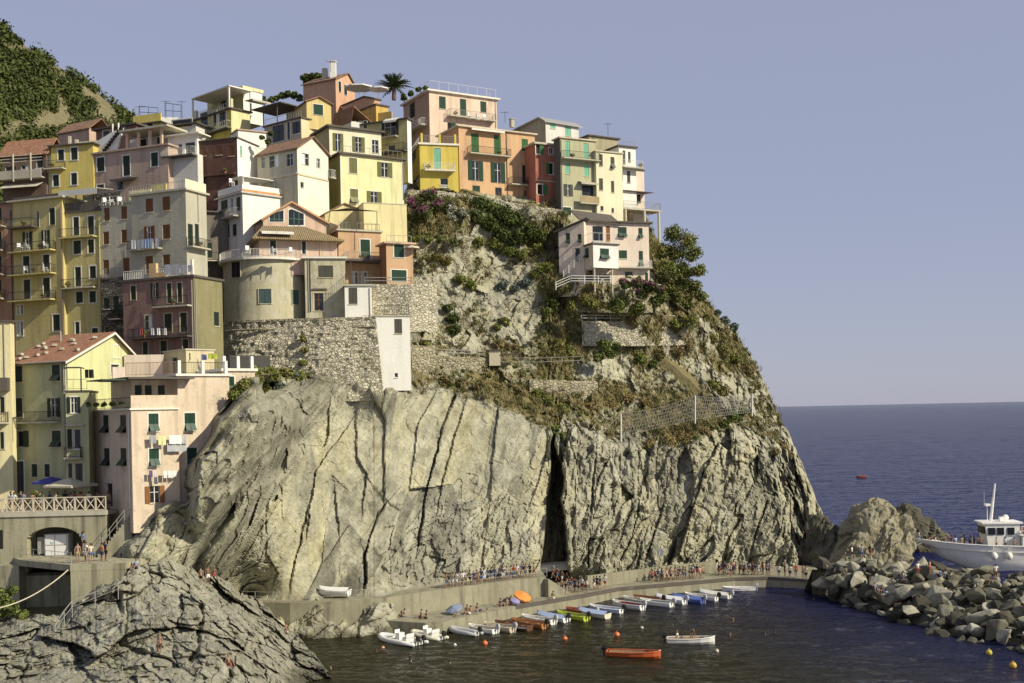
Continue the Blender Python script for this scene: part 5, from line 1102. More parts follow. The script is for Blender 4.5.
h.win('F', 394, 244.5, 404, 257.5, 'shut', GREEN, TRIM); h.win('F', 391.5, 270, 406.5, 281.5, 'shut', GREEN, TRIM); h.build_walls(); h.flat_roof(pl('peach_slab', (.56, .40, .28)), .4, .2); h.roof_rail(RAILG, .9, .5, sides='F')

# ---- right upper row --------------------------------------------------------------------
h = House('large pale pink house with white roof railing, highest on the ridge', pl('pink_top', (.66, .52, .40)), 429, 91, 150, 180, 30, xl=403, xr=496.5, wallL=pl('pink_top_shaded', (.46, .34, .25)))  # left wall is a darker pink copy for the shaded side
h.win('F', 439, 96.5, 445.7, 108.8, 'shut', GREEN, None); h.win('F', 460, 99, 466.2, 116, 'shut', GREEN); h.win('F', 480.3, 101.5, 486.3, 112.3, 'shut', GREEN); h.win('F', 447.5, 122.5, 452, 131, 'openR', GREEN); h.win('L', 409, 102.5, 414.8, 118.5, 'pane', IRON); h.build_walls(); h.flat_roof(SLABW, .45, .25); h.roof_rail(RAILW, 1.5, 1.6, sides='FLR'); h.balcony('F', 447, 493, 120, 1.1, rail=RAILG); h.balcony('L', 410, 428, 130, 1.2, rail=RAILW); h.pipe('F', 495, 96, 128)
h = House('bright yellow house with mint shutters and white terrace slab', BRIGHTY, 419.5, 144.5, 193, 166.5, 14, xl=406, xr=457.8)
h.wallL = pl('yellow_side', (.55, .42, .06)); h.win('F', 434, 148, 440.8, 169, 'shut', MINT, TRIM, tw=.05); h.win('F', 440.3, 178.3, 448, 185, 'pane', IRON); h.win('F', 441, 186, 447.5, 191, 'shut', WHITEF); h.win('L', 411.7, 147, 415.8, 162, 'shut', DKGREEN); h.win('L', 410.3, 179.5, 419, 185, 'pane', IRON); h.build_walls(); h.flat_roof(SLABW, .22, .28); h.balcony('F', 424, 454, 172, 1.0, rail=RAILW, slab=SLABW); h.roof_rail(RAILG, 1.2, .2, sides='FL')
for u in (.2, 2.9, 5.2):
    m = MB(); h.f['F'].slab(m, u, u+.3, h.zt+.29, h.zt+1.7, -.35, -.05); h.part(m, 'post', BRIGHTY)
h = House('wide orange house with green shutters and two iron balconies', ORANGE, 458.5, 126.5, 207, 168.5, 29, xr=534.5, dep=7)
h.wallL = pl('orange_shaded', (.5, .28, .15))  # left wall: slightly deeper orange, shade put into the plaster colour
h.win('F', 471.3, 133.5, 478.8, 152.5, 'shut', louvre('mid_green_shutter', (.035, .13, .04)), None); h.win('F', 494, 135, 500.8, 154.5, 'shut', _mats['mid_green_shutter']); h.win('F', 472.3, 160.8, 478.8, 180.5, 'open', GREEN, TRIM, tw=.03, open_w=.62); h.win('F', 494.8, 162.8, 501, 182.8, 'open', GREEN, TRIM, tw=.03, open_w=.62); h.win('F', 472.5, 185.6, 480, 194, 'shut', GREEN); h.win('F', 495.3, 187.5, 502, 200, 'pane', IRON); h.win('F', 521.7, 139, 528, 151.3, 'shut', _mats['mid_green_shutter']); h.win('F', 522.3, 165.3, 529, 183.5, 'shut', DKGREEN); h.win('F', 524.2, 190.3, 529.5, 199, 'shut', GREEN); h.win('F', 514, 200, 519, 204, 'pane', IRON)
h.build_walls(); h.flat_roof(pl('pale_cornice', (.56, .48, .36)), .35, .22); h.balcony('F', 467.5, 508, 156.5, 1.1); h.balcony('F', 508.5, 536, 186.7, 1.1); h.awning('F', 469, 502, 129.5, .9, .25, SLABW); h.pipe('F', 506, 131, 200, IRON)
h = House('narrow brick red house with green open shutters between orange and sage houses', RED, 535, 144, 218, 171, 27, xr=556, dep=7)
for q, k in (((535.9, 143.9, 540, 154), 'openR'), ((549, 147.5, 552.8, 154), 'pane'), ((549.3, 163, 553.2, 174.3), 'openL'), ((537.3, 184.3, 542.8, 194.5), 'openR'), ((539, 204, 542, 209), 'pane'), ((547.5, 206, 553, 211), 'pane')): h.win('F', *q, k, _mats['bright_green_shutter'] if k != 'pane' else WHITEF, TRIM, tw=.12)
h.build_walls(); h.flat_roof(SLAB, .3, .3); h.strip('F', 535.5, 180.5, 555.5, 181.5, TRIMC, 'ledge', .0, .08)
h = House('sage green house with mint shutters and long iron balcony', SAGE, 560, 138, 222, 169.5, 27, xl=553.5, xr=595.5, wallL=pl('sage_shaded_side', (.10, .09, .075)))  # narrow left wall is near black, its shade painted into the colour
for q in ((565.2, 141, 570, 158.5), (584, 143.5, 588.6, 160.5), (565.5, 163.2, 570, 173.8), (584, 164.7, 589, 176.2)): h.win('F', *q, 'shut', MINT)
h.win('F', 566.3, 184.3, 570.2, 196, 'open', GREYSH, TRIM, tw=.04, open_w=.6); h.win('F', 582, 185, 594, 196, 'pane', IRON); h.win('F', 562.8, 207.3, 571, 215, 'shut', GREEN, TRIM); h.build_walls(); h.flat_roof(pl('pale_cornice', (.56, .48, .36)), .25, .2); h.balcony('F', 560.5, 597, 161, 1.1); h.balcony('F', 577.7, 596, 205, 1.0, rail=None, solid_rail=pl('tan_panel', (.36, .29, .16))); h.awning('F', 578, 595, 182, 1.0, .3, SLAB); h.pipe('F', 561, 140, 210)
h = House('grey gabled house with mint shutters set back above the sage house', PALEG, 545.5, 121, 150, 178, 36, xl=509, xr=578.5, wallL=pl('shaded_gable', (.30, .28, .22)))  # left gable wall is a darker grey copy carrying its shade
h.win('F', 550, 122.3, 555.2, 128.5, 'shut', MINT); h.win('F', 565, 125.5, 571, 136, 'shut', MINT); h.gable('L', rise=.7, up=1.2, mat=METAL, ov=.5) ; h.build_walls(); h.chimney(527, 114, 4, .6, 1.2)
h = House('cream house with grey tilted shutters right of the sage house', CREAM, 595.8, 151.5, 222, 171.5, 26, xr=622, dep=7)
for q, k in (((599, 154.3, 602.7, 166), 'shut'), ((610.5, 157, 614.5, 168.5), 'tilt'), ((599, 178.3, 603, 190.2), 'shut'), ((611, 181, 614.2, 192.4), 'shut'), ((600.5, 206, 603.5, 211), 'pane'), ((611.5, 208, 614, 213), 'pane')): h.win('F', *q, k, GREYSH)
h.build_walls(); h.flat_roof(TRIMC, .2, .18)
b = sub_block(h, pl('olive_top', (.34, .31, .2)), 589, 136, 156, 177, 30, xr=618, dep=5); b.build_walls(); b.flat_roof(SLABD, .3, .2)
h = House('white house with slanted balcony at the end of the ridge', WHITE, 618.8, 146.5, 200, 174.5, 28, xr=635.5, dep=7)
for q in ((622.7, 150.5, 625.4, 164), (628, 151.8, 630.6, 162), (619.9, 168.5, 623, 180.3), (627, 171, 630.3, 182.8)): h.win('F', *q, 'shut', GREYSH)
h.build_walls(); h.flat_roof(SLABD, .3, .22); h.balcony('F', 619, 640, 169.5, 1.2, rail=RAILW); h.roof_rail(RAILG, .8, .4, sides='F')
h = House('pink end house of the ridge row with terrace on posts', PALEPINK, 632, 170, 218, 178, 28, xr=644, dep=6)
h.win('F', 632.6, 175, 634.5, 185, 'shut', GREYSH); h.win('F', 637, 194, 641, 203, 'pane', IRON); h.build_walls(); h.flat_roof(SLABD, .15, .15)
m = MB(); F_ = h.f['F']; F_.slab(m, -3.5, 3.6, F_.uz(640, 213)[1]-.1, F_.uz(640, 213)[1]+.12, .01, 2.6); o = h.part(m, 'terrace', SLAB); zz = F_.uz(640, 213)[1]+.12
m = MB(); h.rail_geo(m, [F_.pt(-3.4, zz, 2.5), F_.pt(3.5, zz, 2.5), F_.pt(3.5, zz, .2)], 1.1, .2); h.part(m, 'railing', RAILG, o)
for u in (-3, .5, 3.2): m = MB(); m.tube([F_.pt(u, zz-5, 2.4), F_.pt(u, zz, 2.4)], .2, 8); h.part(m, 'post', TRIMC, o)
m = MB(); m.frame_box(F_.pt(-4.2, zz+2.9, .05), F_.d*6.5, F_.n*2.4+Vector((0, 0, -.25)), Vector((0, 0, .1))); h.part(m, 'awning', solid('brown_awning', (.10, .06, .04), .8), o)
# ---- promontory house ----------------------------------------------------------------------
h = House('pale pink house with green shutters and white fences alone on the promontory', PALEPINK, 583, 222, 292, 163.5, 16, xr=648.5, dep=8, sink=1)
h.win('F', 617.8, 227, 626.6, 237, 'tilt', GREEN); h.win('F', 638.3, 228, 642.6, 238, 'tilt', GREEN); h.win('F', 618.8, 250.3, 627, 258.5, 'shut', GREEN); h.win('F', 638.8, 251, 643, 267, 'tilt', GREEN); h.win('F', 592.5, 226, 603, 241, 'pane', GREEN); h.win('F', 606, 226, 610, 241, 'shut', TAN); h.win('F', 625, 271.5, 633, 281, 'pane', GREEN, TRIMC); h.win('F', 645, 272.5, 648, 281.5, 'shut', GREEN); h.win('F', 589, 270, 593, 282, 'pane', IRON); h.win('F', 603, 274, 610, 283, 'pane', IRON); h.build_walls(); h.flat_roof(TILED and SLABD, .5, .22)
h.strip('F', 583.5, 268.5, 648, 288, pl('straw', (.66, .58, .32)), 'plinth', -.19, .004) if False else None
h.balcony('F', 615, 650, 269, 1.0, rail=RAILW, slab=SLAB)
b = sub_block(h, PALEPINK, 558.5, 232, 290, 163.8, -20, xr=584, dep=6, sink=1)
b.win('F', 565.8, 233, 570, 244, 'tilt', GREEN); b.win('F', 578, 228.6, 581.7, 238.5, 'shut', GREEN) if False else b.win('F', 577.6, 234, 581.5, 243, 'tilt', GREEN); b.win('F', 575, 248, 580, 262, 'pane', IRON, TRIMC); b.build_walls()
m = MB(); f = b.f['F']; m.add([f.pt(0, b.zt, 0), f.pt(b.wF, b.zt, 0), f.pt(b.wF, b.zt+1.3, 0), f.pt(0, b.zt, -6), f.pt(b.wF, b.zt, -6), f.pt(b.wF, b.zt+1.3, -6)], [(0, 1, 2), (5, 4, 3), (1, 4, 5, 2)]); b.part(m, 'gable_wall', PALEPINK)
m = MB(); m.frame_box(f.pt(-.6, b.zt-.1, .4), f.d*(b.wF+1.2)+Vector((0, 0, 1.7)), f.n*-6.6, Vector((0, 0, .15))); b.part(m, 'roof', SLABD)
m = MB(); m.frame_box(h.f['F'].pt(-.8, h.zt+.23, .45), h.d*6.5+Vector((0, 0, -.6)), h.l*4+Vector((0, 0, 2.0)), Vector((0, 0, .16))); h.part(m, 'roof_upper', SLABD)
b = sub_block(h, pl('bay_white', (.76, .74, .70), stain=.15), 593, 244, 267.5, 160.4, 26, xl=583.5, xr=618, sink=0); b.wallL = PALEPINK
b.win('F', 600, 248.5, 609, 259, 'tilt', GREEN); b.win('L', 585, 248, 588.7, 258, 'tilt', GREEN); b.build_walls(); b.flat_roof(SLABD, .2, .18); b.roof_rail(RAILW, 1.4, .9, sides='FL')
for u in (.3, 3.2): m = MB(); m.tube([b.f['F'].pt(u, b.zb-3.4, -.3), b.f['F'].pt(u, b.zb, -.3)], .13, 6); b.part(m, 'bay_post', TRIMC)
m = MB()
f = sub_block(h, PALEPINK, 558.5, 232, 290, 163.2, -20, xr=584, dep=6, sink=1)
a0, a1 = f.f['F'].pt(.8, f.f['F'].uz(566, 279)[1], .6), f.f['F'].pt(3.2, f.f['F'].uz(578, 263)[1], .6)
for k in range(3): m.tube([a0+Vector((0, 0, .4+k*.35)), a1+Vector((0, 0, .4+k*.35))], .05, 4)
for k in range(4): q = a0.lerp(a1, k/3); m.tube([q, q+Vector((0, 0, 1.2))], .06, 4)
h.part(m, 'stair_railing', RAILW)
# ================================================================ QUAY, TERRACE, WALLS
CONC = plaster('weathered_concrete', (.27, .255, .18), var=.4, stain=.85, peel=.06, peel_col=(.24, .22, .15), stain_col=(.11, .10, .07)); CONCP = plaster('pale_concrete', (.44, .42, .33), var=.2, stain=.6)
WALLST = plaster('streaked_wall', (.33, .31, .21), var=.25, stain=.85, stain_col=(.08, .075, .05)); WOOD = solid('pale_wood', (.52, .47, .36), .8, .2)
DARKPAV = plaster('paving', (.28, .26, .21), var=.2, stain=.2)
def build_quay():
    edge = [(380, 620), (425, 623), (443, 622), (480, 614), (516, 606), (577, 596), (620, 588), (655, 585), (690, 582), (735, 578), (768, 577), (832, 581)]
    f = [G(x, y, DK) for x, y in edge]
    bk = [f[-1]+Vector((2, 14, 0)), f[-3]+Vector((0, 16, 0)), f[-5]+Vector((0, 16, 0)), f[5]+Vector((-1, 12, 0)), f[4]+Vector((-3, 9, 0)), f[2]+Vector((-3, 7.5, 0)), f[0]+Vector((0, 4, 0))]
    m = MB(); m.prism([(q.x, q.y) for q in f+bk], -1, DK); o = m.build('quay', CONC); tag(o, kind='structure')
    m = MB()
    for A, B in zip(f[4:-1], f[5:]):
        d = (B-A).normalized(); n = Vector((d.y, -d.x, 0)); m.frame_box(A+n*.06+Vector((0, 0, -.34))-d*.05, (B-A)+d*.1, -n*.5, Vector((0, 0, .37)))
    tag(m.build('quay_kerb', SLABD), kind='structure')
    up = [(236, 601), (290, 603), (330, 602), (385, 598), (443, 589), (490, 583), (526, 579), (546, 577)]
    g = [G(x, y, PT) for x, y in up]; m = MB(); m.prism([(q.x, q.y) for q in g]+[(q.x-.5, q.y+7) for q in reversed(g)], DK-1.0, PT); tag(m.build('upper_path', CONC), kind='structure')
    # stairs from the path down to the quay
    a, b = G(548, 578, PT), G(574, 594, DK); m = MB(); d = (b-a); d.z = 0; L = d.length; d.normalize(); n = Vector((-d.y, d.x, 0)); k = 13
    for i in range(k): z = PT-(PT-DK)*(i+1)/k; m.frame_box(a+d*(L*i/k)+Vector((0, 0, DK-.5-a.z)), d*(L/k), n*3.2, Vector((0, 0, z-DK+.5)))
    m.frame_box(a-n*.3+Vector((0, 0, DK-.5-a.z)), d*L*.98, n*.3, Vector((0, 0, .6)))
    tag(m.build('quay_steps', CONC), kind='structure')
    # parapet behind the quay
    pp = [G(x, y, DK) for x, y in ((588, 588), (640, 581), (668, 577), (700, 574), (716, 572.5))]
    w = empty('quay_parapet', pp[0], 'pale concrete parapet behind the people on the quay', 'wall'); m = MB()
    for A, B in zip(pp[:-1], pp[1:]): d = (B-A).normalized(); n = Vector((-d.y, d.x, 0)); m.frame_box(A, B-A, n*.5, Vector((0, 0, 1.5)))
    m.build('wall', CONC, w)
    # iron railing along the upper path
    rl = empty('path_railing', g[0], 'thin iron railing along the upper harbour path', 'railing'); m = MB()
    for A, B in zip(g[:-1], g[1:]):
        A, B = A+Vector((.1, .25, 0)), B+Vector((.1, .25, 0)); L = (B-A).length; k = max(1, int(L/2.0))
        for hgt in (.55, 1.05): m.tube([A+Vector((0, 0, hgt)), B+Vector((0, 0, hgt))], .022, 4)
        for i in range(k+1): q = A.lerp(B, i/k); m.tube([q, q+Vector((0, 0, 1.1))], .028, 4)
    m.build('railing', RAILG, rl)
    return g
path_edge = build_quay()

ZT = 16.5; ZP = 12.4
SHADEST = masonry('shade_black_stone', (.022, .022, .016), (.035, .033, .024), (.012, .012, .01))  # near-black stone: deep shade of the platform cavity put into the colour
def build_terrace():
    A, B = G(-40, 515, ZT), G(106, 511.5, ZT)
    m = MB(); m.prism([(A.x, A.y), (B.x, B.y), (B.x+3, B.y+12), (A.x-2, A.y+14)], ZT-.3, ZT); tag(m.build('terrace_paving', DARKPAV), kind='structure')
    # front wall with the arch
    W = empty('arched_wall', (B.x, B.y, 2), 'streaked concrete terrace wall with a wide arch, below the white railing', 'wall')
    d = (B-A); d.z = 0; L = d.length; d.normalize(); n = Vector((d.y, -d.x, 0)); f = Face(A, d, n, L, 2, ZT-.3)
    ua, _ = f.uz(27, 550); ub, _ = f.uz(82, 550); zs, zc = f.uz(55, 541)[1], f.uz(55, 527)[1]; zb = f.uz(55, 572)[1]
    m = MB(); f.slab(m, 0, ua, 2, ZT-.3, -1, 0); f.slab(m, ub, L, 2, ZT-.3, -1, 0); k = 22
    for i in range(k):
        u0, u1 = ua+(ub-ua)*i/k, ua+(ub-ua)*(i+1)/k; um = (u0+u1)/2; e = (um-ua)/(ub-ua)*2-1; z = zs+(zc-zs)*math.sqrt(max(0, 1-e*e))
        f.slab(m, u0, u1, z, ZT-.3, -1, 0)
    f.slab(m, ua, ub, 2, zb, -1, 0); m.build('wall', WALLST, W)
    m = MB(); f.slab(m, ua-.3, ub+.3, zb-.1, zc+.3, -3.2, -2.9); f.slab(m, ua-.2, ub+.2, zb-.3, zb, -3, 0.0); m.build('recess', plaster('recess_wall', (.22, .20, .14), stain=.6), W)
    m = MB(); f.slab(m, -1, L+.1, ZT-.3, ZT+.12, -.2, .14); m.build('coping', CONCP, W)
    for x0, x1, y0, y1, nm, mt in ((41.5, 63.5, 534, 556, 'panel', WHITEF),):
        pass
    # white kiosk shutter under the arch
    K = empty('kiosk', f.pt(ua+2, zb, -1.5), 'white panelled kiosk standing under the arch', 'kiosk')
    def upx(x): return f.uz(x, 545)[0]
    def zpx(y): return f.uz(52, y)[1]
    m = MB(); f.slab(m, upx(41.5)-.05, upx(63.5)+.1, zpx(557), zpx(535), -2.4, -.9); m.build('body', WHITEF, K)
    m = MB()
    for x in (41.5, 51.5, 63.5): f.slab(m, upx(x)-.03, upx(x)+.03, zpx(557), zpx(535), -.9, -.86)
    for y in (546, 556.5, 535.4): f.slab(m, upx(41.5), upx(63.5), zpx(y)-.03, zpx(y)+.03, -.9, -.87)
    m.build('frame', RAILG, K)
    m = MB(); f.slab(m, upx(33), upx(40.8), zpx(555), zpx(538), -2.4, -1.1); m.build('side_cabinet', METAL, K)
    m = MB(); f.slab(m, upx(47), upx(50), zpx(545), zpx(543), -.9, -.88); m.build('notice', solid('notice_blue', (.3, .5, .6), .6), K)
    # white crossed railing
    r = empty('terrace_railing', B+Vector((0, 0, .12)), 'white wooden railing with crossed bars along the terrace', 'railing'); nb = 14; z0, z1 = ZT+.13, ZT+1.35
    m = MB(); f.slab(m, 0, L, z1, z1+.09, -.14, .02); f.slab(m, 0, L, z0+.02, z0+.09, -.1, -.02); m.build('rail', WOOD, r)
    for i in range(nb+1):
        u = L*i/nb; m = MB(); f.slab(m, max(0, u-.07), min(L, u+.07), z0, z1-.003, -.13, .005); m.build('post', WOOD, r)
        if i < nb:
            m = MB(); v = L*(i+1)/nb
            for p, q in (((u+.08, z0+.1), (v-.08, z1-.02)), ((u+.08, z1-.02), (v-.08, z0+.1))): m.tube([f.pt(p[0], p[1], -.06), f.pt(q[0], q[1], -.06)], .045, 4)
            m.build('cross_bars', WOOD, r)
    # side return of the terrace and the stairs beside it
    m = MB(); c = B+d*.3
    S_ = empty('side_stairs', (c.x, c.y, ZP), 'shaded stone stairs with iron railing beside the arched wall', 'stairs')
    s0, s1 = Vector((B.x+.35, B.y+1.5, ZT)), Vector((B.x+.6, B.y-3.0, ZP)); k = 14; m = MB(); a0 = G(122, 533, ZT-1.5); a1 = G(97, 557, ZP)
    a0 = Vector((B.x+2.6, B.y-.6, ZT)); a1 = Vector((B.x-.6, B.y-1.4, ZP)); dv = a1-a0; dv.z = 0; Lh = dv.length; dv.normalize(); nn = Vector((-dv.y, dv.x, 0))
    for i in range(k): z = ZT-(ZT-ZP)*(i+1)/k; m.frame_box(Vector((a0.x, a0.y, ZP-1))+dv*(Lh*i/k), dv*(Lh/k), nn*-1.3, Vector((0, 0, z-ZP+1)))
    m.build('steps', CONC, S_)
    m = MB()
    for h in (.5, .95): m.tube([a0+nn*.05+Vector((0, 0, h)), a1+nn*.05+Vector((0, 0, h))], .03, 5)
    for i in range(6): q = a0.lerp(a1, i/5)+nn*.05; m.tube([q, q+Vector((0, 0, 1))], .03, 5)
    m.build('railing', RAILG, S_)
    # platform below
    p = [G(20, 560, ZP), G(70, 565, ZP), G(125, 563, ZP)]
    pf = empty('stone_platform', (p[1].x, p[1].y, 2.0), 'stone landing platform below the arch, open and black on its left side', 'platform'); poly = [(q.x, q.y) for q in p]+[(p[2].x+1.5, p[2].y+6), (p[0].x-6, p[0].y+8)]
    m = MB(); m.prism(poly, ZP-.55, ZP); m.build('deck', WALLST, pf)
    dv = (p[2]-p[1]).normalized(); nv = Vector((-dv.y, dv.x, 0)); m = MB(); m.frame_box(Vector((p[1].x, p[1].y, 1.0))+dv*.02+nv*.02, (p[2]-p[1]), nv*.9, Vector((0, 0, ZP-.56-1.0))); m.build('front_wall', WALLST, pf)
    m = MB(); m.prism([(p[0].x-.3, p[0].y+.4), (p[0].x-.3, p[0].y+9), (p[0].x-7, p[0].y+9), (p[0].x-7, p[0].y+.6)], 1.0, ZP-.56); m.build('side_pier', WALLST, pf)
    m = MB(); m.frame_box(Vector((p[0].x-1, p[0].y+7.5, 1.0)), Vector((12, -1.5, 0)), Vector((0, .5, 0)), Vector((0, 0, ZP-.57-1.0))); m.build('back_wall', SHADEST, pf)
    m = MB(); m.frame_box(Vector((p[2].x-1.5, p[2].y+1, 1.0)), Vector((.5, 0, 0)), Vector((0, 8, 0)), Vector((0, 0, ZP-.58-1.0))); m.build('inner_wall', SHADEST, pf)
    rl = empty('platform_railing', p[1], 'light iron railing on the landing platform edge', 'railing'); m = MB()
    for A_, B_ in ((p[0], p[1]),):
        for h in (.1, .55, 1.05): m.tube([A_+Vector((.1, .15, h)), B_+Vector((0, .15, h))], .022, 4)
        for i in range(9): q = A_.lerp(B_, i/8)+Vector((.05, .15, 0)); m.tube([q, q+Vector((0, 0, 1.1))], .025, 4)
    m.build('railing', RAILG, rl)
    m = MB(); A_, B_ = G(124, 563, ZP)+Vector((0, .2, 0)), P(39, 632, 95); A2 = P(72, 604, 96)
    rl = empty('rock_steps_railing', A2, 'iron hand railing running down from the platform across the rocks', 'railing')
    pts = [P(118, 583, 97.3), P(95, 592, 97), P(72, 601, 96.5), P(64, 611, 95.8), P(55, 626, 94.8)]
    m.tube(pts, .035, 5); m.tube([q+Vector((0, 0, -.5)) for q in pts], .025, 5)
    for q in pts: m.tube([q+Vector((0, 0, -1.4)), q], .035, 5)
    m.build('railing', RAILG, rl)
    m = MB(); a, b = P(-6, 609, 92), P(68, 570, 99.2); m.tube([a.lerp(b, i/14)+Vector((0, 0, -2.2*(i/14)*(1-i/14))) for i in range(15)], .055, 5)
    tag(m.build('mooring_rope', solid('pale_rope', (.5, .45, .34), .9)), 'pale slack rope hanging across the dark side of the platform', 'rope')
    # lower wall at the far left below the terrace, with a dark opening
    m = MB(); q = f.pt(L*.205, 0, 0)
    o = MB(); f.slab(o, f.uz(-8, 540)[0], f.uz(3, 540)[0], f.uz(0, 549)[1], f.uz(0, 530)[1], -.3, .01); o.build('dark_opening', DARKIN, W)
    return f
terr = build_terrace()

# ---------------------------------------------------------------- stone walls and fences of the slope
def wall_between(pts_px, z_up, label, name='stone_wall', mat=None, thick=.5, h=None, rail=None, cat='wall'):
    """dry stone wall: list of (px, py_bottom, D) ; h height in metres"""
    pts = []
    for x, y, D in pts_px: pts.append(P(x, y, -D if D < 0 else on_cliff(x, y-h*3.2).y-.35))
    w = empty(name, pts[0], label, cat); rows = []
    full = []
    for A, B in zip(pts[:-1], pts[1:]):
        n = max(1, int((B-A).length/.35)); full += [A.lerp(B, k/n) for k in range(n)]
    full.append(pts[-1]); nz = max(3, int(h/.3)); V = np.array([[(q.x, q.y, q.z+h*k/(nz-1)) for q in full] for k in range(nz)])
    nr = grid_normals(V).reshape(-1, 3); pp = V.reshape(-1, 3); f1, f2, rn, _ = voro(pp*np.array([1.8, 1.8, 2.5]), 9)
    pp = pp+nr*((rn[:, 0]-.5)*.16-.12*sstep(.15, 0, f2-f1)+.2*fbm(pp*.6, 2, 5))[:, None]
    top = pp.reshape(nz, len(full), 3)[-1:].copy(); top[..., 1] += thick+1.2; top2 = top.copy(); top2[..., 2] -= h
    A = np.concatenate([pp.reshape(nz, len(full), 3), top, top2], 0)
    o = np_mesh('masonry', A.reshape(-1, 3), grid_quads(nz+2, len(full)), mat or STONE, off=tuple(pts[0])); o.parent = w; o.location = (0, 0, 0)
    if rail:
        r = MB(); q = [Vector((x.x, x.y, x.z+h)) for x in pts]
        for A_, B_ in zip(q[:-1], q[1:]):
            for hh in (.45, .85): r.tube([A_+Vector((0, .2, hh)), B_+Vector((0, .2, hh))], .045, 5)
            k = max(1, int((B_-A_).length/2.2))
            for i in range(k+1): e = A_.lerp(B_, i/k)+Vector((0, .2, 0)); r.tube([e, e+Vector((0, 0, .95))], .045, 5)
        r.build('railing', rail, w)
    return w
wall_between([(582, 346, 161.5), (640, 346, 162.8), (692, 345, 165)], 0, 'pale stone terrace wall with a long white railing below the promontory house', h=3.6, rail=RAILW, mat=STONEP)
wall_between([(410, 203, 162.3), (440, 203, 162.6), (480, 209, 164.4), (520, 216, 166.2), (562, 222, 167.2)], 0, 'low stone parapet directly below the yellow and orange houses', h=1.8, mat=STONEP)
wall_between([(366, 332, -144.8), (412, 332, -144.8), (437, 330, -147)], 0, 'tall rubble wall with terrace edge behind the white tower houses', h=6.1, rail=RAILG, mat=STONEP)
wall_between([(412, 388, 144.6), (436, 389, 147.5)], 0, 'patched stone wall beside the foot of the taller white tower', h=5.6, mat=STONE)
wall_between([(417, 282, 154.5), (470, 280, 157.5)], 0, 'mossy stone wall right of the orange tower house', h=6.0, mat=STONE)
wall_between([(435, 372, 150), (494, 374, 152.6)], 0, 'long low stone wall with thin fence above the smooth cliff', h=2.2, rail=RAILG, mat=STONE)
wall_between([(530, 398, 153.5), (598, 400, 155.2)], 0, 'dark stone terrace wall above the black cleft', h=2.6, mat=STONE)
wall_between([(575, 312, 161.2), (640, 313, 161.8), (664, 312, 163.5)], 0, 'garden wall under the promontory house behind the bushes', h=2.6, mat=STONE)
# garden fences of the promontory house
def fence(pts, label, h=1.1, rails=3, r=.055, mat=None, step=1.5, name='fence'):
    q = [P(*a) for a in pts]; e = empty(name, q[0], label, 'fence'); m = MB()
    for A, B in zip(q[:-1], q[1:]):
        for i in range(rails): z = Vector((0, 0, h*(i+1)/rails)); m.tube([A+z, B+z], r, 5)
        k = max(1, int((B-A).length/step))
        for i in range(k+1): c = A.lerp(B, i/k); m.tube([c, c+Vector((0, 0, h+.05))], r*1.1, 5)
    m.build('rails', mat or RAILW, e); return e
fence([(556, 290, 160.4), (571, 283.5, 160.5), (612, 284, 160.8)], 'white three rail fence before the promontory house, left part with a bend')
fence([(649, 290, 163), (662, 293, 163)], 'short white three rail fence at the right corner of the promontory house')
fence([(497, 366, 156), (540, 366, 158), (584, 364, 160)], 'thin grey wire fence crossing the grassy slope', rails=2, r=.03, mat=RAILG)
def catch_net():
    a, b, c = P(621, 437, 153.5), P(695, 419, 156.5), P(752, 412, 163); e = empty('rockfall_net', a, 'sagging rockfall net stretched between three white posts on the slope', 'net')
    tops = [a+Vector((0, -.5, 3.2)), b+Vector((0, -.5, 3.2)), c+Vector((0, -.5, 2.6))]
    for p, t in zip((a, b, c), tops): m = MB(); m.tube([p-Vector((0, 0, .6)), t], .11, 6); m.build('post', RAILW, e)
    m = MB()
    for (p, t), (p2, t2) in zip(zip((a, b), tops[:2]), zip((b, c), tops[1:])):
        n = 26; sag = lambda k: -.45*math.sin(math.pi*k)
        for j in range(7):
            m.tube([(p.lerp(t, j/6)).lerp(p2.lerp(t2, j/6), i/12)+Vector((0, 0, sag(i/12)*(j/6))) for i in range(13)], .024, 3, cap=False)
        for i in range(n):
            for s_ in (0, 1):
                k0, k1 = (i/n, min(1, (i+2)/n)) if s_ else (min(1, (i+2)/n), i/n)
                m.tube([p.lerp(p2, k0), t.lerp(t2, k1)+Vector((0, 0, sag(k1)))], .020, 3, cap=False)
    m.build('mesh', RAILG, e)
    m = MB(); m.tube([tops[0], P(600, 436, 151.5)], .04, 4); m.tube([tops[2], P(768, 402, 170)], .04, 4); m.build('stay_cable', RAILG, e)
catch_net()

# ================================================================ BOATS
def boat_mat(col, rough=.4): return solid('boat_%02x%02x%02x' % tuple(int(c*255) for c in col), col, rough, .12, 1.5)
BLACKM = solid('motor_black', (.012, .012, .013), .35); GREYM = solid('motor_grey', (.35, .36, .37), .4)
def hull_rings(L, B, H, sc=1.0, drop=0.0, bow=1.0):
    st = [(-.5, .80, .0), (-.3, .95, .0), (-.05, 1.0, .0), (.2, .88, .06), (.38, .55, .18), (.47, .22, .32), (.5, .02, .42)]
    rings = []
    for x, w, sh in st:
        hb = B/2*w*sc; top = H*(1+sh*bow)-drop; k = max(0, x-.2)/.3
        rings.append([Vector((x*L*sc, s*hb*q, z)) for s, q, z in ((1, 1, top), (1, .93, H*.35), (1, .62-.3*k, -.10), (1, .0, -.18+.25*k*k), (-1, .62-.3*k, -.10), (-1, .93, H*.35), (-1, 1, top))])
    return rings
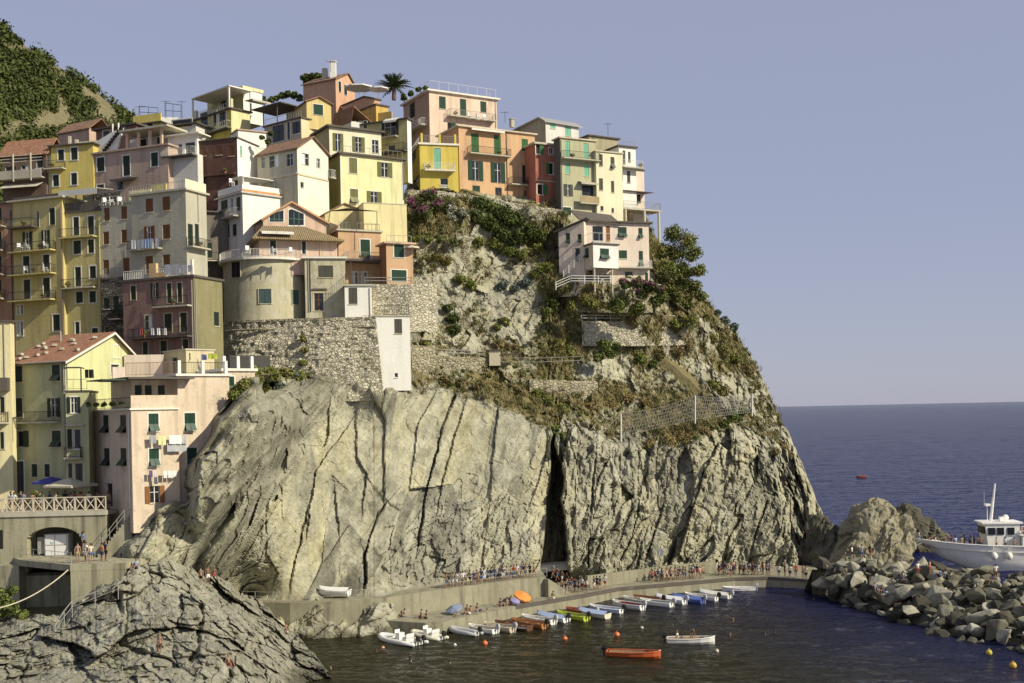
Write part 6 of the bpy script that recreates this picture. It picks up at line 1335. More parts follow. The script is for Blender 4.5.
def outboard(parent, x, y, h, mat=BLACKM):
    m = MB(); m.loft([[Vector((x-.30+a, y+b, h+.55)) for a, b in ((-.14, -.11), (.16, -.11), (.16, .11), (-.14, .11))], [Vector((x-.30+a, y+b, h+.25)) for a, b in ((-.24, -.17), (.22, -.17), (.22, .17), (-.24, .17))], [Vector((x-.30+a, y+b, h+.0)) for a, b in ((-.18, -.13), (.18, -.13), (.18, .13), (-.18, .13))]])
    m.box((x-.28, y, h-.45), (.14, .08, .9)); m.box((x-.30, y, h-.75), (.34, .05, .14)); m.tube([(x-.1, y, h+.1), (x+.35, y, h+.3)], .025, 5)
    o = bpy.data.objects.get(parent.name); return m.build('outboard_motor', mat, None) if o is None else m.build('outboard_motor', mat, parent, off=Vector((0, 0, 0)))
def make_boat(label, L=4.6, B=1.7, H=.55, hull=(.7, .7, .68), inner=(.45, .4, .3), motor=None, cover=None, stripe=None, rim=None, group='boats moored along the quay'):
    e = empty('moored_boat', (0, 0, 0), label, 'boat', group); z0 = Vector((0, 0, 0))
    m = MB(); m.loft(hull_rings(L, B, H), close=False); r = hull_rings(L, B, H)[0]; m.add(r, [tuple(range(7))]); m.build('hull', boat_mat(hull), e, off=z0)
    m = MB(); ri = hull_rings(L, B, H, .90)
    for g in ri:
        for v in g: v.z = max(v.z, .10) if v.z < H*.9 else v.z-.02
    m.loft(ri, close=False); m.add(ri[0], [tuple(range(7))]); m.build('interior', boat_mat(inner, .7), e, off=z0)
    ro = hull_rings(L, B, H); m = MB()
    for s in (0, 6):
        pts = [g[s] for g in ro]; m.tube([p+Vector((0, 0, .02)) for p in pts], .055, 6)
    m.tube([ro[0][0]+Vector((0, 0, .02)), ro[0][6]+Vector((0, 0, .02))], .055, 6); m.build('gunwale', boat_mat(rim or tuple(min(.8, c*1.1) for c in hull)), e, off=z0)
    if stripe:
        m = MB()
        for s in (0, 6):
            for g0, g1 in zip(ro[:-1], ro[1:]):
                a, b = g0[s], g1[s]; y = .025 if s == 0 else -.025; dz = Vector((0, 0, -.17)); o_ = Vector((0, y, -.05)); m.quad(a+o_, b+o_, b+o_+dz, a+o_+dz) if s else m.quad(b+o_, a+o_, a+o_+dz, b+o_+dz)
        m.build('stripe', boat_mat(stripe), e, off=z0)
    if cover:
        m = MB(); rc = []
        for g in hull_rings(L, B, H, 1.0)[0:]:
            t0, t1 = g[0], g[6]; rc.append([t0+Vector((0, .05, -.12)), t0+Vector((0, .03, .06)), t0.lerp(t1, .3)+Vector((0, 0, .22)), t0.lerp(t1, .5)+Vector((0, 0, .33)), t0.lerp(t1, .7)+Vector((0, 0, .22)), t1+Vector((0, -.03, .06)), t1+Vector((0, -.05, -.12))])
        m.loft(rc, close=False); m.build('cover', boat_mat(cover, .8), e, off=z0)
    else:
        for x in (-.22, .12):
            m = MB(); m.box((x*L, 0, H*.62), (.24, B*.82, .05)); m.build('thwart', boat_mat(tuple(c*.8 for c in inner), .7), e, off=z0)
        m = MB(); m.add([(L*.28, B*.30, H+.04), (L*.28, -B*.30, H+.04), (L*.47, 0, H*1.30)], [(0, 2, 1), (0, 1, 2)]); m.build('foredeck', boat_mat(hull), e, off=z0)
    if motor: outboard(e, -L/2, 0, H+.05, motor)
    return e
def make_rib(label, L=5.2, B=2.3, tube=(.68, .68, .66), floor=(.5, .5, .48), motors=1, console=True, group='inflatable boats at the quay end'):
    e = empty('inflatable_boat', (0, 0, 0), label, 'boat', group); z0 = Vector((0, 0, 0)); r = .27; m = MB()
    pts = []; hb = B/2-r
    for s in (-1, 1):
        seg = [Vector((x*L, s*hb*w, .28+sh)) for x, w, sh in ((-.55, 1, 0), (-.2, 1, 0), (.1, 1, .02), (.3, .82, .08), (.42, .5, .16), (.48, .16, .22))]; pts += seg if s == -1 else list(reversed(seg))
    m.tube(pts, [r*.55]+[r]*(len(pts)-2)+[r*.55], 10); m.build('tube', boat_mat(tube, .45), e, off=z0, smooth=True)
    m = MB(); m.loft([[Vector((x*L, hb*w, .16)), Vector((x*L, 0, .08)), Vector((x*L, -hb*w, .16))] for x, w in ((-.5, 1), (0, 1), (.3, .8), (.45, .2))], close=False); m.box((-.49*L, 0, .30), (.08, hb*2, .42)); m.build('floor', boat_mat(floor, .6), e, off=z0)
    if console:
        m = MB(); m.box((-.02*L, 0, .62), (.5, .75, .9)); m.box((.06*L, 0, 1.18), (.05, .7, .35)); m.build('console', WHITEF, e, off=z0)
        m = MB(); m.box((-.22*L, 0, .48), (.55, 1.1, .55)); m.box((-.22*L-.3, 0, .92), (.1, 1.1, .4)); m.build('seat', boat_mat((.6, .6, .58), .6), e, off=z0)
        m = MB(); m.box((.28*L, 0, .42), (.9, .9, .2)); m.build('bow_cushion', boat_mat((.62, .62, .6), .7), e, off=z0)
    for i in range(motors): outboard(e, -L/2, (0 if motors == 1 else (-.4, .4)[i]), .55, BLACKM)
    return e
BD = math.atan2(.66, -.75)
def moor(e, px, py, L, ang=None, dz=0.0):
    """stern corner of the boat at a waterline point, bow towards the quay"""
    a = BD if ang is None else ang; q = G(px, py, SEA); d = Vector((math.cos(a), math.sin(a), 0)); e.location = q+d*L/2+Vector((0, 0, dz)); e.rotation_euler = (0, 0, a); return e
rb = random.Random(5)
moor(make_rib('large white inflatable boat with two black outboards, first at the quay', 5.8, 2.5, motors=2), 419, 646, 5.8)
moor(make_rib('smaller cream white inflatable with one outboard beside the large white one', 4.4, 1.9, (.62, .60, .46), motors=1), 442, 641, 4.4)
moor(make_rib('plain grey inflatable dinghy without console', 4.0, 1.6, (.42, .43, .44), (.5, .5, .5), 1, False), 478, 636.5, 4.0)
W_, OFF = (.72, .72, .70), (.5, .46, .36)
boats = [
 ('small white boat with a white motor hood next to the grey dinghy', 496, 634, 3.8, W_, OFF, GREYM, None, None), ('small beige boat with orange fenders near the wooden boats', 513, 632, 4.0, (.48, .42, .3), OFF, GREYM, None, None),
 ('dark brown wooden boat with white inner rim', 530, 630.5, 4.8, (.10, .045, .025), (.30, .16, .08), None, None, (.6, .6, .58)), ('varnished orange brown wooden boat beside the dark brown one', 545, 628.5, 4.9, (.36, .15, .05), (.42, .22, .09), BLACKM, None, None),
 ('white open boat right of the varnished wooden boat', 554, 624.5, 4.6, W_, (.6, .58, .52), GREYM, None, None), ('white boat under a blue and white cover', 567, 622.5, 4.6, W_, OFF, BLACKM, (.30, .38, .55), None),
 ('lime green open boat', 587, 621, 4.4, (.42, .50, .05), (.38, .42, .10), BLACKM, None, None), ('dull red open boat partly behind the pale blue covered boat', 595, 616, 4.2, (.32, .09, .05), (.3, .14, .08), GREYM, None, None),
 ('boat under a pale blue cover with cream stern', 608, 618.5, 4.4, (.6, .58, .45), OFF, None, (.34, .42, .62), None), ('white boat with light blue stern', 622, 613.5, 4.5, W_, (.5, .55, .62), BLACKM, None, (.3, .42, .65)),
 ('white boat with dark red cushions', 643, 609.5, 4.6, W_, (.30, .07, .06), GREYM, None, None), ('small grey white boat behind the red cushioned one', 648, 604.5, 3.8, (.55, .55, .52), OFF, None, None, None),
 ('brown wooden boat between white boats near the middle of the quay', 662, 603.5, 4.4, (.22, .11, .05), (.34, .18, .08), BLACKM, None, None), ('white boat with grey inside, low in the water', 672, 607, 4.4, W_, (.35, .35, .36), GREYM, None, None),
 ('white boat under a smooth white cover', 685, 604, 4.4, W_, OFF, GREYM, (.70, .71, .72), None), ('royal blue boat with blue cover', 703, 603.5, 4.2, (.06, .10, .32), (.2, .25, .4), GREYM, (.08, .13, .38), None),
 ('white boat with cream inside right of the blue boat', 717, 601, 4.4, W_, (.55, .5, .38), BLACKM, None, None), ('white boat under an off white cover, last of the slanted row', 730, 599, 4.4, (.66, .66, .62), OFF, GREYM, (.62, .61, .56), None),
]
for lab, x, y, L, hc, ic, mo, cv, stp in boats:
    moor(make_boat(lab, L, 1.55+.1*rb.random(), .5, hc, ic, mo, cv, stp), x, y, L, BD+rb.uniform(-.08, .08))
moor(make_boat('white boat lying along the quay wall at the far right end', 4.2, 1.5, .45, W_, (.5, .5, .48), GREYM), 755, 591, 4.2, R(176))
moor(make_boat('orange bowed boat drifting in the harbour, bow to the right', 5.2, 1.7, .5, (.42, .09, .025), (.30, .20, .12), BLACKM, group='boats drifting in the harbour'), 607, 656, 5.2, R(-14))
b = make_boat('white boat drifting in the harbour with a man bending over its side', 4.8, 1.6, .5, (.62, .62, .58), (.40, .28, .16), BLACKM, group='boats drifting in the harbour'); moor(b, 667, 643, 4.8, R(-6)); drift_white = b
# beached and stored boats on land
def beach(e, p, ang, tilt=(0, 0)): e.location = p; e.rotation_euler = (tilt[0], tilt[1], ang); return e
beach(make_boat('white dinghy stored on the upper path with a pale blue towel on it', 3.6, 1.5, .5, W_, OFF, None, (.68, .69, .68), group=None), G(332, 600, PT)+Vector((0, 1.6, .35)), R(165))
beach(make_boat('upturned pale grey boat below the black cleft', 5.0, 1.8, .55, (.50, .49, .44), OFF, None, None, group=None), G(553, 574, PT-.6)+Vector((0, 2.0, 1.0)), R(200), (R(168), 0))
m = MB(); a = G(558, 577, PT-1.5)+Vector((0, 1, 1.2)); m.frame_box(a, Vector((4.6, 1.2, 1.0)), Vector((-.1, .35, 0)), Vector((0, 0, .22))); tag(m.build('plank', WOOD, None, off=a), 'pale timber plank leaning near the upturned boat', 'plank')

# buoys
def buoy(px, py, r, col, label, group='mooring buoys'):
    q = G(px, py, SEA); m = MB(); m.ball(q+Vector((0, 0, r*.45)), r, 12, 8); m.tube([q+Vector((0, 0, r*1.4)), q+Vector((0, 0, r*1.75))], r*.18, 6); tag(m.build('buoy', boat_mat(col, .5), None, off=q, smooth=True), label, 'buoy', group)
OR = (.60, .16, .05)
buoy(617, 636, .30, OR, 'orange buoy floating above the orange bowed boat'); buoy(565, 640, .27, OR, 'orange buoy floating below the lime green boat'); buoy(485, 644.5, .28, OR, 'orange buoy floating below the small white boats'); buoy(383, 649, .2, (.58, .28, .14), 'small faded orange buoy left of the large inflatable')
buoy(455, 646, .18, W_, 'small white buoy below the cream inflatable'); buoy(642, 629, .2, (.5, .5, .42), 'pale buoy between the two drifting boats'); buoy(989, 654, .30, (.45, .38, .04), 'flattened yellow buoy beside the breakwater foot'); buoy(1013, 667, .32, (.50, .30, .04), 'amber buoy at the right picture edge off the breakwater'); buoy(800, 417, .9, (.6, .2, .1), 'tiny channel marker far out near the horizon'); buoy(717, 652, .2, (.5, .45, .35), 'tiny pale float right of the white drifting boat')
o = moor(make_boat('small dark red boat far out on the open sea', 3.2, 1.3, .5, (.30, .06, .03), (.2, .1, .06), None, group=None), 866, 477.5, 3.2, R(185))
# ================================================================ FERRY
def build_ferry():
    q = P(917, 537, 163); bow = Vector((q.x, q.y, SEA)); a = R(-6); d = Vector((math.cos(a), math.sin(a), 0)); n = Vector((-d.y, d.x, 0)); e = empty('ferry', bow, 'white passenger ferry with raked bow docked behind the breakwater', 'ferry')
    fw = plaster('ferry_white', (.80, .79, .73), var=.05, stain=.22, rough=.5)
    def pt(x, y, z): return bow+d*x+n*y+Vector((0, 0, z))
    st = [(0, .06, 4.4, 4.0), (1.5, .75, 4.25, 3.0), (3.5, 1.5, 4.05, 1.6), (6, 2.25, 3.85, .4), (9, 2.85, 3.7, -.6), (14, 3.2, 3.55, -1), (22, 3.3, 3.5, -1), (34, 3.2, 3.6, -1)]
    m = MB(); rg = []
    for x, b, t, k in st:
        wl = b*(.35+.6*min(1, x/12)); mid = (t+k)/2; rg.append([pt(x, -b, t), pt(x, -b*.93, t-.55), pt(x, -(b+wl)/2*.93, mid), pt(x, -wl*.8, k+.4), pt(x, 0, k), pt(x, wl*.8, k+.4), pt(x, (b+wl)/2*.93, mid), pt(x, b*.93, t-.55), pt(x, b, t)])
    m.loft(rg, close=False); m.add(rg[-1], [tuple(range(9))]); m.build('hull', fw, e, smooth=True)
    m = MB(); m.loft([[pt(x, -b+.06, t-.9), pt(x, b-.06, t-.9)] for x, b, t, k in st], close=False); m.build('deck', METAL, e)
    m = MB(); m.tube([pt(x, -b, t+.02) for x, b, t, k in st], .09, 6); m.build('rubbing_strake', fw, e)
    def bx(x0, x1, y0, y1, z0, z1, nm, mat, par=None): m = MB(); m.frame_box(pt(x0, y0, z0), d*(x1-x0), n*(y1-y0), Vector((0, 0, z1-z0))); return m.build(nm, mat, par or e)
    # wheelhouse with raked front
    m = MB(); m.loft([[pt(9.4, -1.7, 2.8), pt(13.6, -1.7, 2.8), pt(13.6, 1.7, 2.8), pt(9.4, 1.7, 2.8)], [pt(8.9, -1.8, 6.6), pt(13.6, -1.8, 6.6), pt(13.6, 1.8, 6.6), pt(8.9, 1.8, 6.6)]]); wh = m.build('wheelhouse', fw, e)
    for x in (9.3, 10.5, 11.9): m = MB(); m.frame_box(pt(x, -1.87, 5.1), d*.95, n*.1, Vector((0, 0, 1.0))); m.build('window', GLASS, wh)
    m = MB(); m.frame_box(pt(8.83, -1.5, 5.2), d*.06, n*3, Vector((0, 0, 1.0))); m.build('window', GLASS, wh)
    bx(8.5, 14, -2.0, 2.0, 6.62, 6.85, 'wheelhouse_roof', fw); bx(13.7, 32, -2.6, 2.6, 2.8, 5.0, 'cabin', fw)
    for x in (14.6, 16.4, 18.2): m = MB(); m.frame_box(pt(x, -2.66, 3.7), d*1.2, n*.1, Vector((0, 0, .8))); m.build('cabin_window', GLASS, e)
    bx(13.3, 32, -2.7, 2.7, 5.02, 5.15, 'upper_deck', fw)
    for i in range(6): bx(14.2+i*1.5, 15.2+i*1.5, -2.3, -.4, 5.16, 6.1, 'seat', solid('orange_seat', (.45, .13, .04), .6))
    m = MB()
    for z in (5.7, 6.3): m.tube([pt(13.6, -2.6, z), pt(32, -2.6, z)], .05, 5)
    for i in range(10): m.tube([pt(13.6+i*2, -2.6, 5.1), pt(13.6+i*2, -2.6, 6.3)], .05, 5)
    m.build('railing', RAILW, e)
    m = MB(); m.tube([pt(10.2, 0, 6.8), pt(10.9, 0, 12.2)], [.24, .13], 8); m.tube([pt(10.2, -1.0, 9.0), pt(10.7, 1.0, 9.0)], .05, 5); m.build('mast', fw, e)
    m = MB(); m.box(pt(9.7, -.2, 9.2), (.7, .7, .3)); m.tube([pt(9.7, -.2, 6.8), pt(9.7, -.2, 9.2)], .05, 5); m.tube([pt(9.2, -.6, 9.2), pt(9.2, -.6, 11.2)], .02, 4); m.build('radar', fw, e)
    m = MB(); m.ball(pt(12.3, .2, 7.3), .45, 10, 7); m.box(pt(11.6, -.6, 7.2), (.8, .5, .6)); m.build('roof_gear', fw, e)
    for x in (9.6, 11.6): m = MB(); m.ball(pt(x, -3.25, 2.3), .48, 12, 8, 1.15); m.tube([pt(x, -3.1, 2.8), pt(x, -2.9, 3.7)], .04, 5); m.build('fender', boat_mat((.72, .70, .62), .6), e, smooth=True)
    # gangway
    g0, g1 = pt(.6, 0, 3.9), pt(-2.6, -.6, 2.4); m = MB(); v = g1-g0; s = Vector((0, .45, 0)); m.frame_box(g0-s, v, s*2, Vector((0, 0, .1)))
    for y in (-1, 1):
        for z in (.55, 1.05): m.tube([g0+s*y+Vector((0, 0, z)), g1+s*y+Vector((0, 0, z))], .035, 5)
        for i in range(6): c = g0.lerp(g1, i/5)+s*y; m.tube([c, c+Vector((0, 0, 1.08))], .035, 5)
    o = m.build('gangway', METAL, None, off=g1); tag(o, 'metal gangway with rails leading from the ferry bow to the rocks', 'gangway')
    return pt
ferry_pt = build_ferry()
# ================================================================ ROCKS OF THE BREAKWATER
def rock_attr(o):
    me = o.data; n = len(me.vertices)
    for k in ('veg', 'dark', 'wet'):
        if k not in me.attributes: me.attributes.new(k, 'FLOAT', 'POINT')
    return o
def rock_blob(name, label, c, sc, seed, mat, cat='rock', peak=0.0, sub=5, amp=1.0, kind=None):
    bm = bmesh.new(); bmesh.ops.create_icosphere(bm, subdivisions=sub, radius=1.0); v = np.array([x.co[:] for x in bm.verts]); F_ = np.array([[l.index for l in f.verts] for f in bm.faces]); bm.free()
    p = v*np.array(sc); p[:, 0] += peak*np.clip(p[:, 2], 0, None); w = p+np.array(c); k = w+np.stack([fbm(w*.25, 3, seed+i) for i in range(3)], 1)*.9
    rb_ = ridged(np.stack([(k@SD)/9, (k@TD)/2.6, (k@ND)/4], 1), 3, seed); d = rb_*.7+fbm(k*.35, 4, seed)*.9
    for L, a_, t_ in (((9, 3.4, 4), 1.0, 1.9), ((3.2, 1.1, 1.4), .42, .8), ((1.1, .45, .5), .2, .3)):
        f1, f2, rn, vec = voro(np.stack([(k@SD)/L[0], (k@TD)/L[1], (k@ND)/L[2]], 1), seed); d = d+(rn[:, 0]-.5)*a_+t_*((rn[:, 1]-.5)*vec[:, 0]+(rn[:, 2]-.5)*vec[:, 1])-.2*a_*sstep(.05, 0, f2-f1)
    nn = v/np.array(sc); nn /= np.linalg.norm(nn, axis=1, keepdims=True); w = w+nn*(d*amp+fbm(w*1.2, 3, seed)*.15)[:, None]; z = np.zeros(len(w))
    o = np_mesh(name, w, F_, mat, off=c, attrs={'veg': z, 'dark': np.clip(fbm(w*.3, 3, seed+3)*.8, 0, 1), 'wet': sstep(SEA+1.3, SEA+.3, w[:, 2])})
    return tag(o, label, cat, kind=kind)
ROCKM = rock_mat('stack_rock', [(.17, .155, .10), (.27, .25, .17), (.36, .335, .24)], streak=True)
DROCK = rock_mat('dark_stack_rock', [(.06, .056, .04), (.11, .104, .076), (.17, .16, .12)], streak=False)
c = P(864, 548, 160); rock_blob('rock_outcrop', 'big grey rock stack between the cliff foot and the ferry', (c.x+.3, c.y, 2.4), (5.6, 4.6, 8.6), 3, ROCKM, peak=.24, sub=6)
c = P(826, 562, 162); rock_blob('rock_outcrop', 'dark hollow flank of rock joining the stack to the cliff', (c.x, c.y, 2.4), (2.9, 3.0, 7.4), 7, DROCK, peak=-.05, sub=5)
c = P(908, 530, 185); rock_blob('sea_rock', 'dark pointed sea rock behind the ferry bow', (c.x+1.5, c.y, 2.0), (4.4, 3.0, 5.6), 12, DROCK, peak=-.35, sub=5)
c = P(930, 538, 186); rock_blob('sea_rock', 'low dark sea rock sloping down towards the ferry deck', (c.x, c.y, 1.0), (4.5, 2.6, 3.2), 14, DROCK, peak=-.3, sub=4)
def build_breakwater():
    rr = random.Random(21); wl = lambda x: np.interp(x, [815, 832, 845, 880, 905, 945, 985, 1040, 1080], [596, 601, 607, 615, 627, 638, 648, 659, 668]); cr = lambda x: np.interp(x, [815, 870, 905, 950, 1040, 1080], [571, 570, 576, 577, 588, 594])
    def mound(x, t):
        f = G(x, wl(x), SEA-.2); b = G(x, cr(x), 5.0-.6); q = f.lerp(b, t); q.z = SEA-.3+(4.2)*math.sin(max(0, min(1, float(t)))*math.pi/2)**.9; return q
    rows = []
    xs = np.linspace(812, 1085, 60)
    for t in np.linspace(-.1, 1, 12): rows.append([tuple(mound(x, t)) for x in xs])
    top = [(v[0], v[1]+9, -2) for v in rows[-1]]; rows.append(top); V = np.array(rows).reshape(-1, 3); V[:, 2] += fbm(V*.5, 3, 3)*.5-.7; z = np.zeros(len(V))
    o = np_mesh('breakwater_core', V, grid_quads(len(rows), len(xs)), DROCK, attrs={'veg': z, 'dark': z, 'wet': z+.3}); tag(o, kind='structure')
    tones = {'pale': rock_mat('boulder_pale', [(.22, .21, .155), (.34, .325, .25), (.46, .445, .36)], streak=False, bumpd=.1), 'grey': rock_mat('boulder_grey', [(.08, .076, .052), (.165, .157, .112), (.26, .25, .185)], streak=False, bumpd=.1), 'dark': rock_mat('boulder_dark', [(.035, .033, .024), (.065, .061, .045), (.11, .104, .078)], streak=False, bumpd=.1)}
    count = {}; ordw = ['', 'second ', 'third ', 'fourth ', 'fifth ', 'sixth ', 'seventh ', 'eighth ', 'ninth ', 'tenth ', 'eleventh ', 'twelfth ', 'thirteenth ', 'fourteenth ', 'fifteenth ', 'sixteenth ', 'seventeenth ', 'eighteenth ', 'nineteenth ', 'twentieth ']
    items = []
    for j, t in enumerate([.0, .09, .18, .27, .36, .45, .54, .63, .72, .81, .9, .99]):
        x = 822+rr.uniform(0, 8)
        while x < 1062:
            s = rr.choice([.4, .5, .6, .7, .8, .9, 1.05, 1.25, 1.55, 1.8])*(.78 if t < .6 else .68); items.append((x+rr.uniform(-3, 3), t+rr.uniform(-.06, .06), s)); x += 8.4*s+rr.uniform(1, 6)
    items.sort(key=lambda a: a[0]); print('boulders', len(items))
    for x, t, s in items:
        q = mound(x, max(-.05, t)); bm = bmesh.new(); sx, sy, sz = s*rr.uniform(.75, 1.5), s*rr.uniform(.7, 1.1), s*rr.uniform(.45, .85)
        for i in range(rr.randint(9, 22)):
            v = Vector((rr.gauss(0, 1), rr.gauss(0, 1), rr.gauss(0, 1))).normalized(); k = max(abs(v.x), abs(v.y), abs(v.z)); v = v*(1/k*.55+.45)*rr.uniform(.82, 1.05); bm.verts.new((v.x*sx, v.y*sy, v.z*sz))
        g = bmesh.ops.convex_hull(bm, input=list(bm.verts)); bmesh.ops.delete(bm, geom=[v for v in bm.verts if not v.link_faces], context='VERTS')
        bmesh.ops.bevel(bm, geom=list(bm.edges), offset=.07*s, segments=1, affect='EDGES', clamp_overlap=True)
        bmesh.ops.rotate(bm, verts=list(bm.verts), matrix=Matrix.Rotation(rr.uniform(0, 6.28), 3, 'Z') @ Matrix.Rotation(rr.uniform(-.9, .9), 3, 'X') @ Matrix.Rotation(rr.uniform(-.8, .8), 3, 'Y'))
        me = bpy.data.meshes.new('boulder'); bm.to_mesh(me); bm.free()
        tn = 'dark' if t < .05 and rr.random() < .6 else rr.choice(['grey']*4+['pale']*4+['dark']*2); me.materials.append(tones[tn])
        for k in ('veg', 'dark', 'wet'): me.attributes.new(k, 'FLOAT', 'POINT')
        o = bpy.data.objects.new('boulder', me); o.location = q+Vector((0, 0, sz*.35)); COL.objects.link(o)
        row = 'at the waterline' if t < .2 else ('on the lower slope' if t < .45 else ('on the upper slope' if t < .75 else 'on the crest')); size = 'large' if s > .95 else ('mid sized' if s > .6 else 'small'); side = 'near the stack' if x < 880 else ('near the ferry bow' if x < 940 else ('below the wheelhouse' if x < 995 else 'at right edge'))
        size += ' flat' if sz/s < .6 else (' blocky' if sz/s < .74 else ' tall')
        key = (size, tn, row, side); n = count[key] = count.get(key, -1)+1
        tag(o, f'{ordw[n] if n < len(ordw) else ""}{size} {tn} boulder {row} {side}'+(' from left' if n else ''), 'boulder', 'boulders heaped on the breakwater')
build_breakwater()
# ================================================================ PLANTS
LEAF = leafmat('leaf_green', (.034, .054, .013), (.20, .235, .06)); LEAFD = leafmat('leaf_dark', (.022, .036, .009), (.13, .16, .04)); LEAFY = leafmat('leaf_yellow', (.06, .08, .016), (.25, .26, .07), (.19, .15, .05))
MAGENTA = leafmat('bougainvillea', (.12, .03, .075), (.36, .08, .24)); DRYL = leafmat('dry_leaf', (.09, .075, .03), (.27, .22, .10)); AGAVE = leafmat('agave_leaf', (.06, .085, .07), (.17, .20, .16)); WHITEFL = leafmat('white_blossom', (.12, .14, .07), (.50, .49, .40))
BARK = plaster('bark', (.12, .09, .06), var=.3)
def blob_foliage(blobs, n, leaf, mat, name, parent=None, off=None, flat=.85):
    cen = np.array([b[:3] for b in blobs], float); rad = np.array([b[3] for b in blobs], float)
    V, Q, tint = foliage_arrays(cen, rad, n, leaf, rng, flat); off = off or Vector((0, 0, 0))
    o = np_mesh(name, V, Q, mat, off=tuple(off), fattrs={'tint': tint})
    if parent: o.parent = parent; o.location = (0, 0, 0)
    return o
def sub_blobs(c, r, k, spread=.68):
    out = []
    for i in range(k):
        d = rng.normal(size=3); d /= np.linalg.norm(d); q = np.array(c)+d*r*spread*rng.random()**.5*np.array([1, .8, .8]); out.append((*q, r*(.42+.3*rng.random())))
    return out
def bush(label, spots, mat=LEAF, name='bush', cat='bush', leaf=.17, n=110, k=9, dD=-.6, D=None, stem=True, mat2=None, group=None):
    """spots: (px, py, radius in pixels)"""
    pts = []
    for x, y, r in spots:
        q = P(x, y, D) if D else on_cliff(x, y)+Vector((0, dD, 0)); pts.append((q, r/F*q.y))
    base = pts[0][0]-Vector((0, 0, pts[0][1])); e = empty(name, base, label, cat, group); bl = []
    for q, r in pts: bl += sub_blobs(q, r, k)
    blob_foliage(bl, n, leaf, mat, 'foliage', e, base)
    if mat2: bl2 = [b for i, b in enumerate(bl) if i % 2 == 0]; blob_foliage([(b[0], b[1]-.25*b[3], b[2]+.25*b[3], b[3]*.9) for b in bl2], int(n*.6), leaf*.8, mat2, 'blossom', e, base)
    if stem:
        q, r = pts[0]; m = MB(); m.tube([q-Vector((0, -.3, r*1.2)), q], [.09, .04], 5); m.build('stem', BARK, e)
    return e
bush('dark creeper curtain hanging below the orange house', [(478, 205, 12), (490, 210, 13), (503, 215, 13), (516, 221, 13), (488, 224, 11), (502, 232, 12), (517, 238, 11), (530, 230, 10), (477, 218, 9), (540, 236, 8)], LEAFD, 'creeper', 'creeper', dD=-.9, k=12, n=150)
bush('olive green scrub continuing below the creeper curtain', [(495, 245, 9), (510, 252, 9), (524, 255, 8), (536, 250, 8), (480, 242, 7)], LEAFY, k=10, n=110, dD=-.5)
bush('purple bougainvillea below the bright yellow house', [(417, 205, 10), (429, 198, 11), (440, 206, 10), (425, 215, 10), (411, 216, 8)], LEAFD, 'bougainvillea', 'bougainvillea', mat2=MAGENTA, dD=-1.0, k=11, n=120)
bush('pale blossoming shrub right of the purple bougainvillea', [(450, 208, 8), (453, 219, 7), (463, 213, 5)], WHITEFL, 'shrub', 'shrub', dD=-.7)
bush('green vine trellis on the rubble wall below the bougainvillea', [(418, 240, 5), (430, 241, 5), (442, 240, 5), (453, 242, 5)], LEAF, 'vine', 'vine', dD=-1.2, k=6)
bush('narrow dark shrub in the crack above the smooth cliff', [(453, 318, 8), (456, 330, 8), (449, 308, 5)], LEAFD, dD=-.6)
bush('round dark green garden bush behind the white railing', [(617, 304, 11)], LEAF, D=160.6, k=16, n=130)
bush('low bright bush beside the round garden bush', [(639, 308, 9), (632, 311, 6)], LEAFY, D=160.8)
bush('magenta bougainvillea under the promontory house', [(625, 284, 7), (638, 283, 9), (650, 286, 8), (643, 293, 7), (660, 290, 6)], LEAFD, 'bougainvillea', 'bougainvillea', mat2=MAGENTA, D=159.9, k=10)
bush('leafy green bush right of the magenta bougainvillea', [(655, 301, 9), (664, 298, 7)], LEAF, D=160.4)
bush('straggly plants on the garden wall left of the round bush', [(582, 300, 8), (571, 307, 7), (593, 304, 7)], LEAFY, D=160.4)
bush('upright green shrubs below the terrace wall', [(603, 344, 8), (610, 352, 8), (598, 356, 7), (617, 346, 5)], LEAF, dD=-.5, D=160.5)
bush('bright green bush right of the rockfall net', [(733, 418, 9), (741, 412, 7), (725, 424, 6)], LEAF, dD=-.6)
bush('dark bush on the cliff edge above the open sea', [(783, 448, 8), (790, 455, 6), (776, 452, 5)], DRYL, dD=.1)
bush('spiky aloe cluster on the skyline edge of the headland', [(725, 320, 6), (733, 328, 6), (718, 312, 4)], AGAVE, 'aloe', 'aloe', dD=-.2, leaf=.22)
bush('dry shrub beside the cliff terrace wall', [(688, 345, 9), (676, 352, 8), (660, 355, 7)], DRYL, dD=-.5)
bush('rusty dry grass clump under the rockfall net', [(668, 440, 12), (686, 436, 11), (650, 445, 9), (704, 432, 8)], leafmat('straw_dry', (.13, .10, .04), (.38, .29, .13)), 'dry_grass_clump', 'dry grass', dD=-.3, leaf=.15)
bush('green bushes on the ledge between slope and black cleft', [(548, 402, 7), (562, 410, 8), (536, 395, 6)], LEAFY, dD=-.5)
bush('brown green scrub along the top edge of the smooth cliff', [(445, 380, 8), (462, 383, 8), (480, 385, 8), (500, 388, 8), (518, 392, 7)], DRYL, dD=-.5, k=8)
bush('shrub patch on the slope above the net', [(610, 405, 9), (628, 398, 9), (590, 408, 7), (645, 402, 6)], leafmat('straw_dry', (1, 1, 1), (1, 1, 1)), dD=-.4, leaf=.15)
bush('shrubs crowning the tilted slab beside the pink house', [(258, 374, 11), (246, 386, 10), (272, 371, 11), (287, 373, 9), (236, 396, 8), (264, 386, 8), (238, 374, 9), (300, 366, 7)], LEAFY, dD=-.7)
bush('pale agave on the slab top below the bastion', [(293, 374, 6), (281, 386, 5)], AGAVE, 'agave', 'agave', dD=-.8, leaf=.24)
bush('weeds hanging down the middle of the stone bastion', [(303, 338, 5), (306, 350, 5), (303, 362, 5), (308, 374, 4)], LEAFY, 'weeds', 'weeds', D=140.9, k=5, n=45, stem=False)
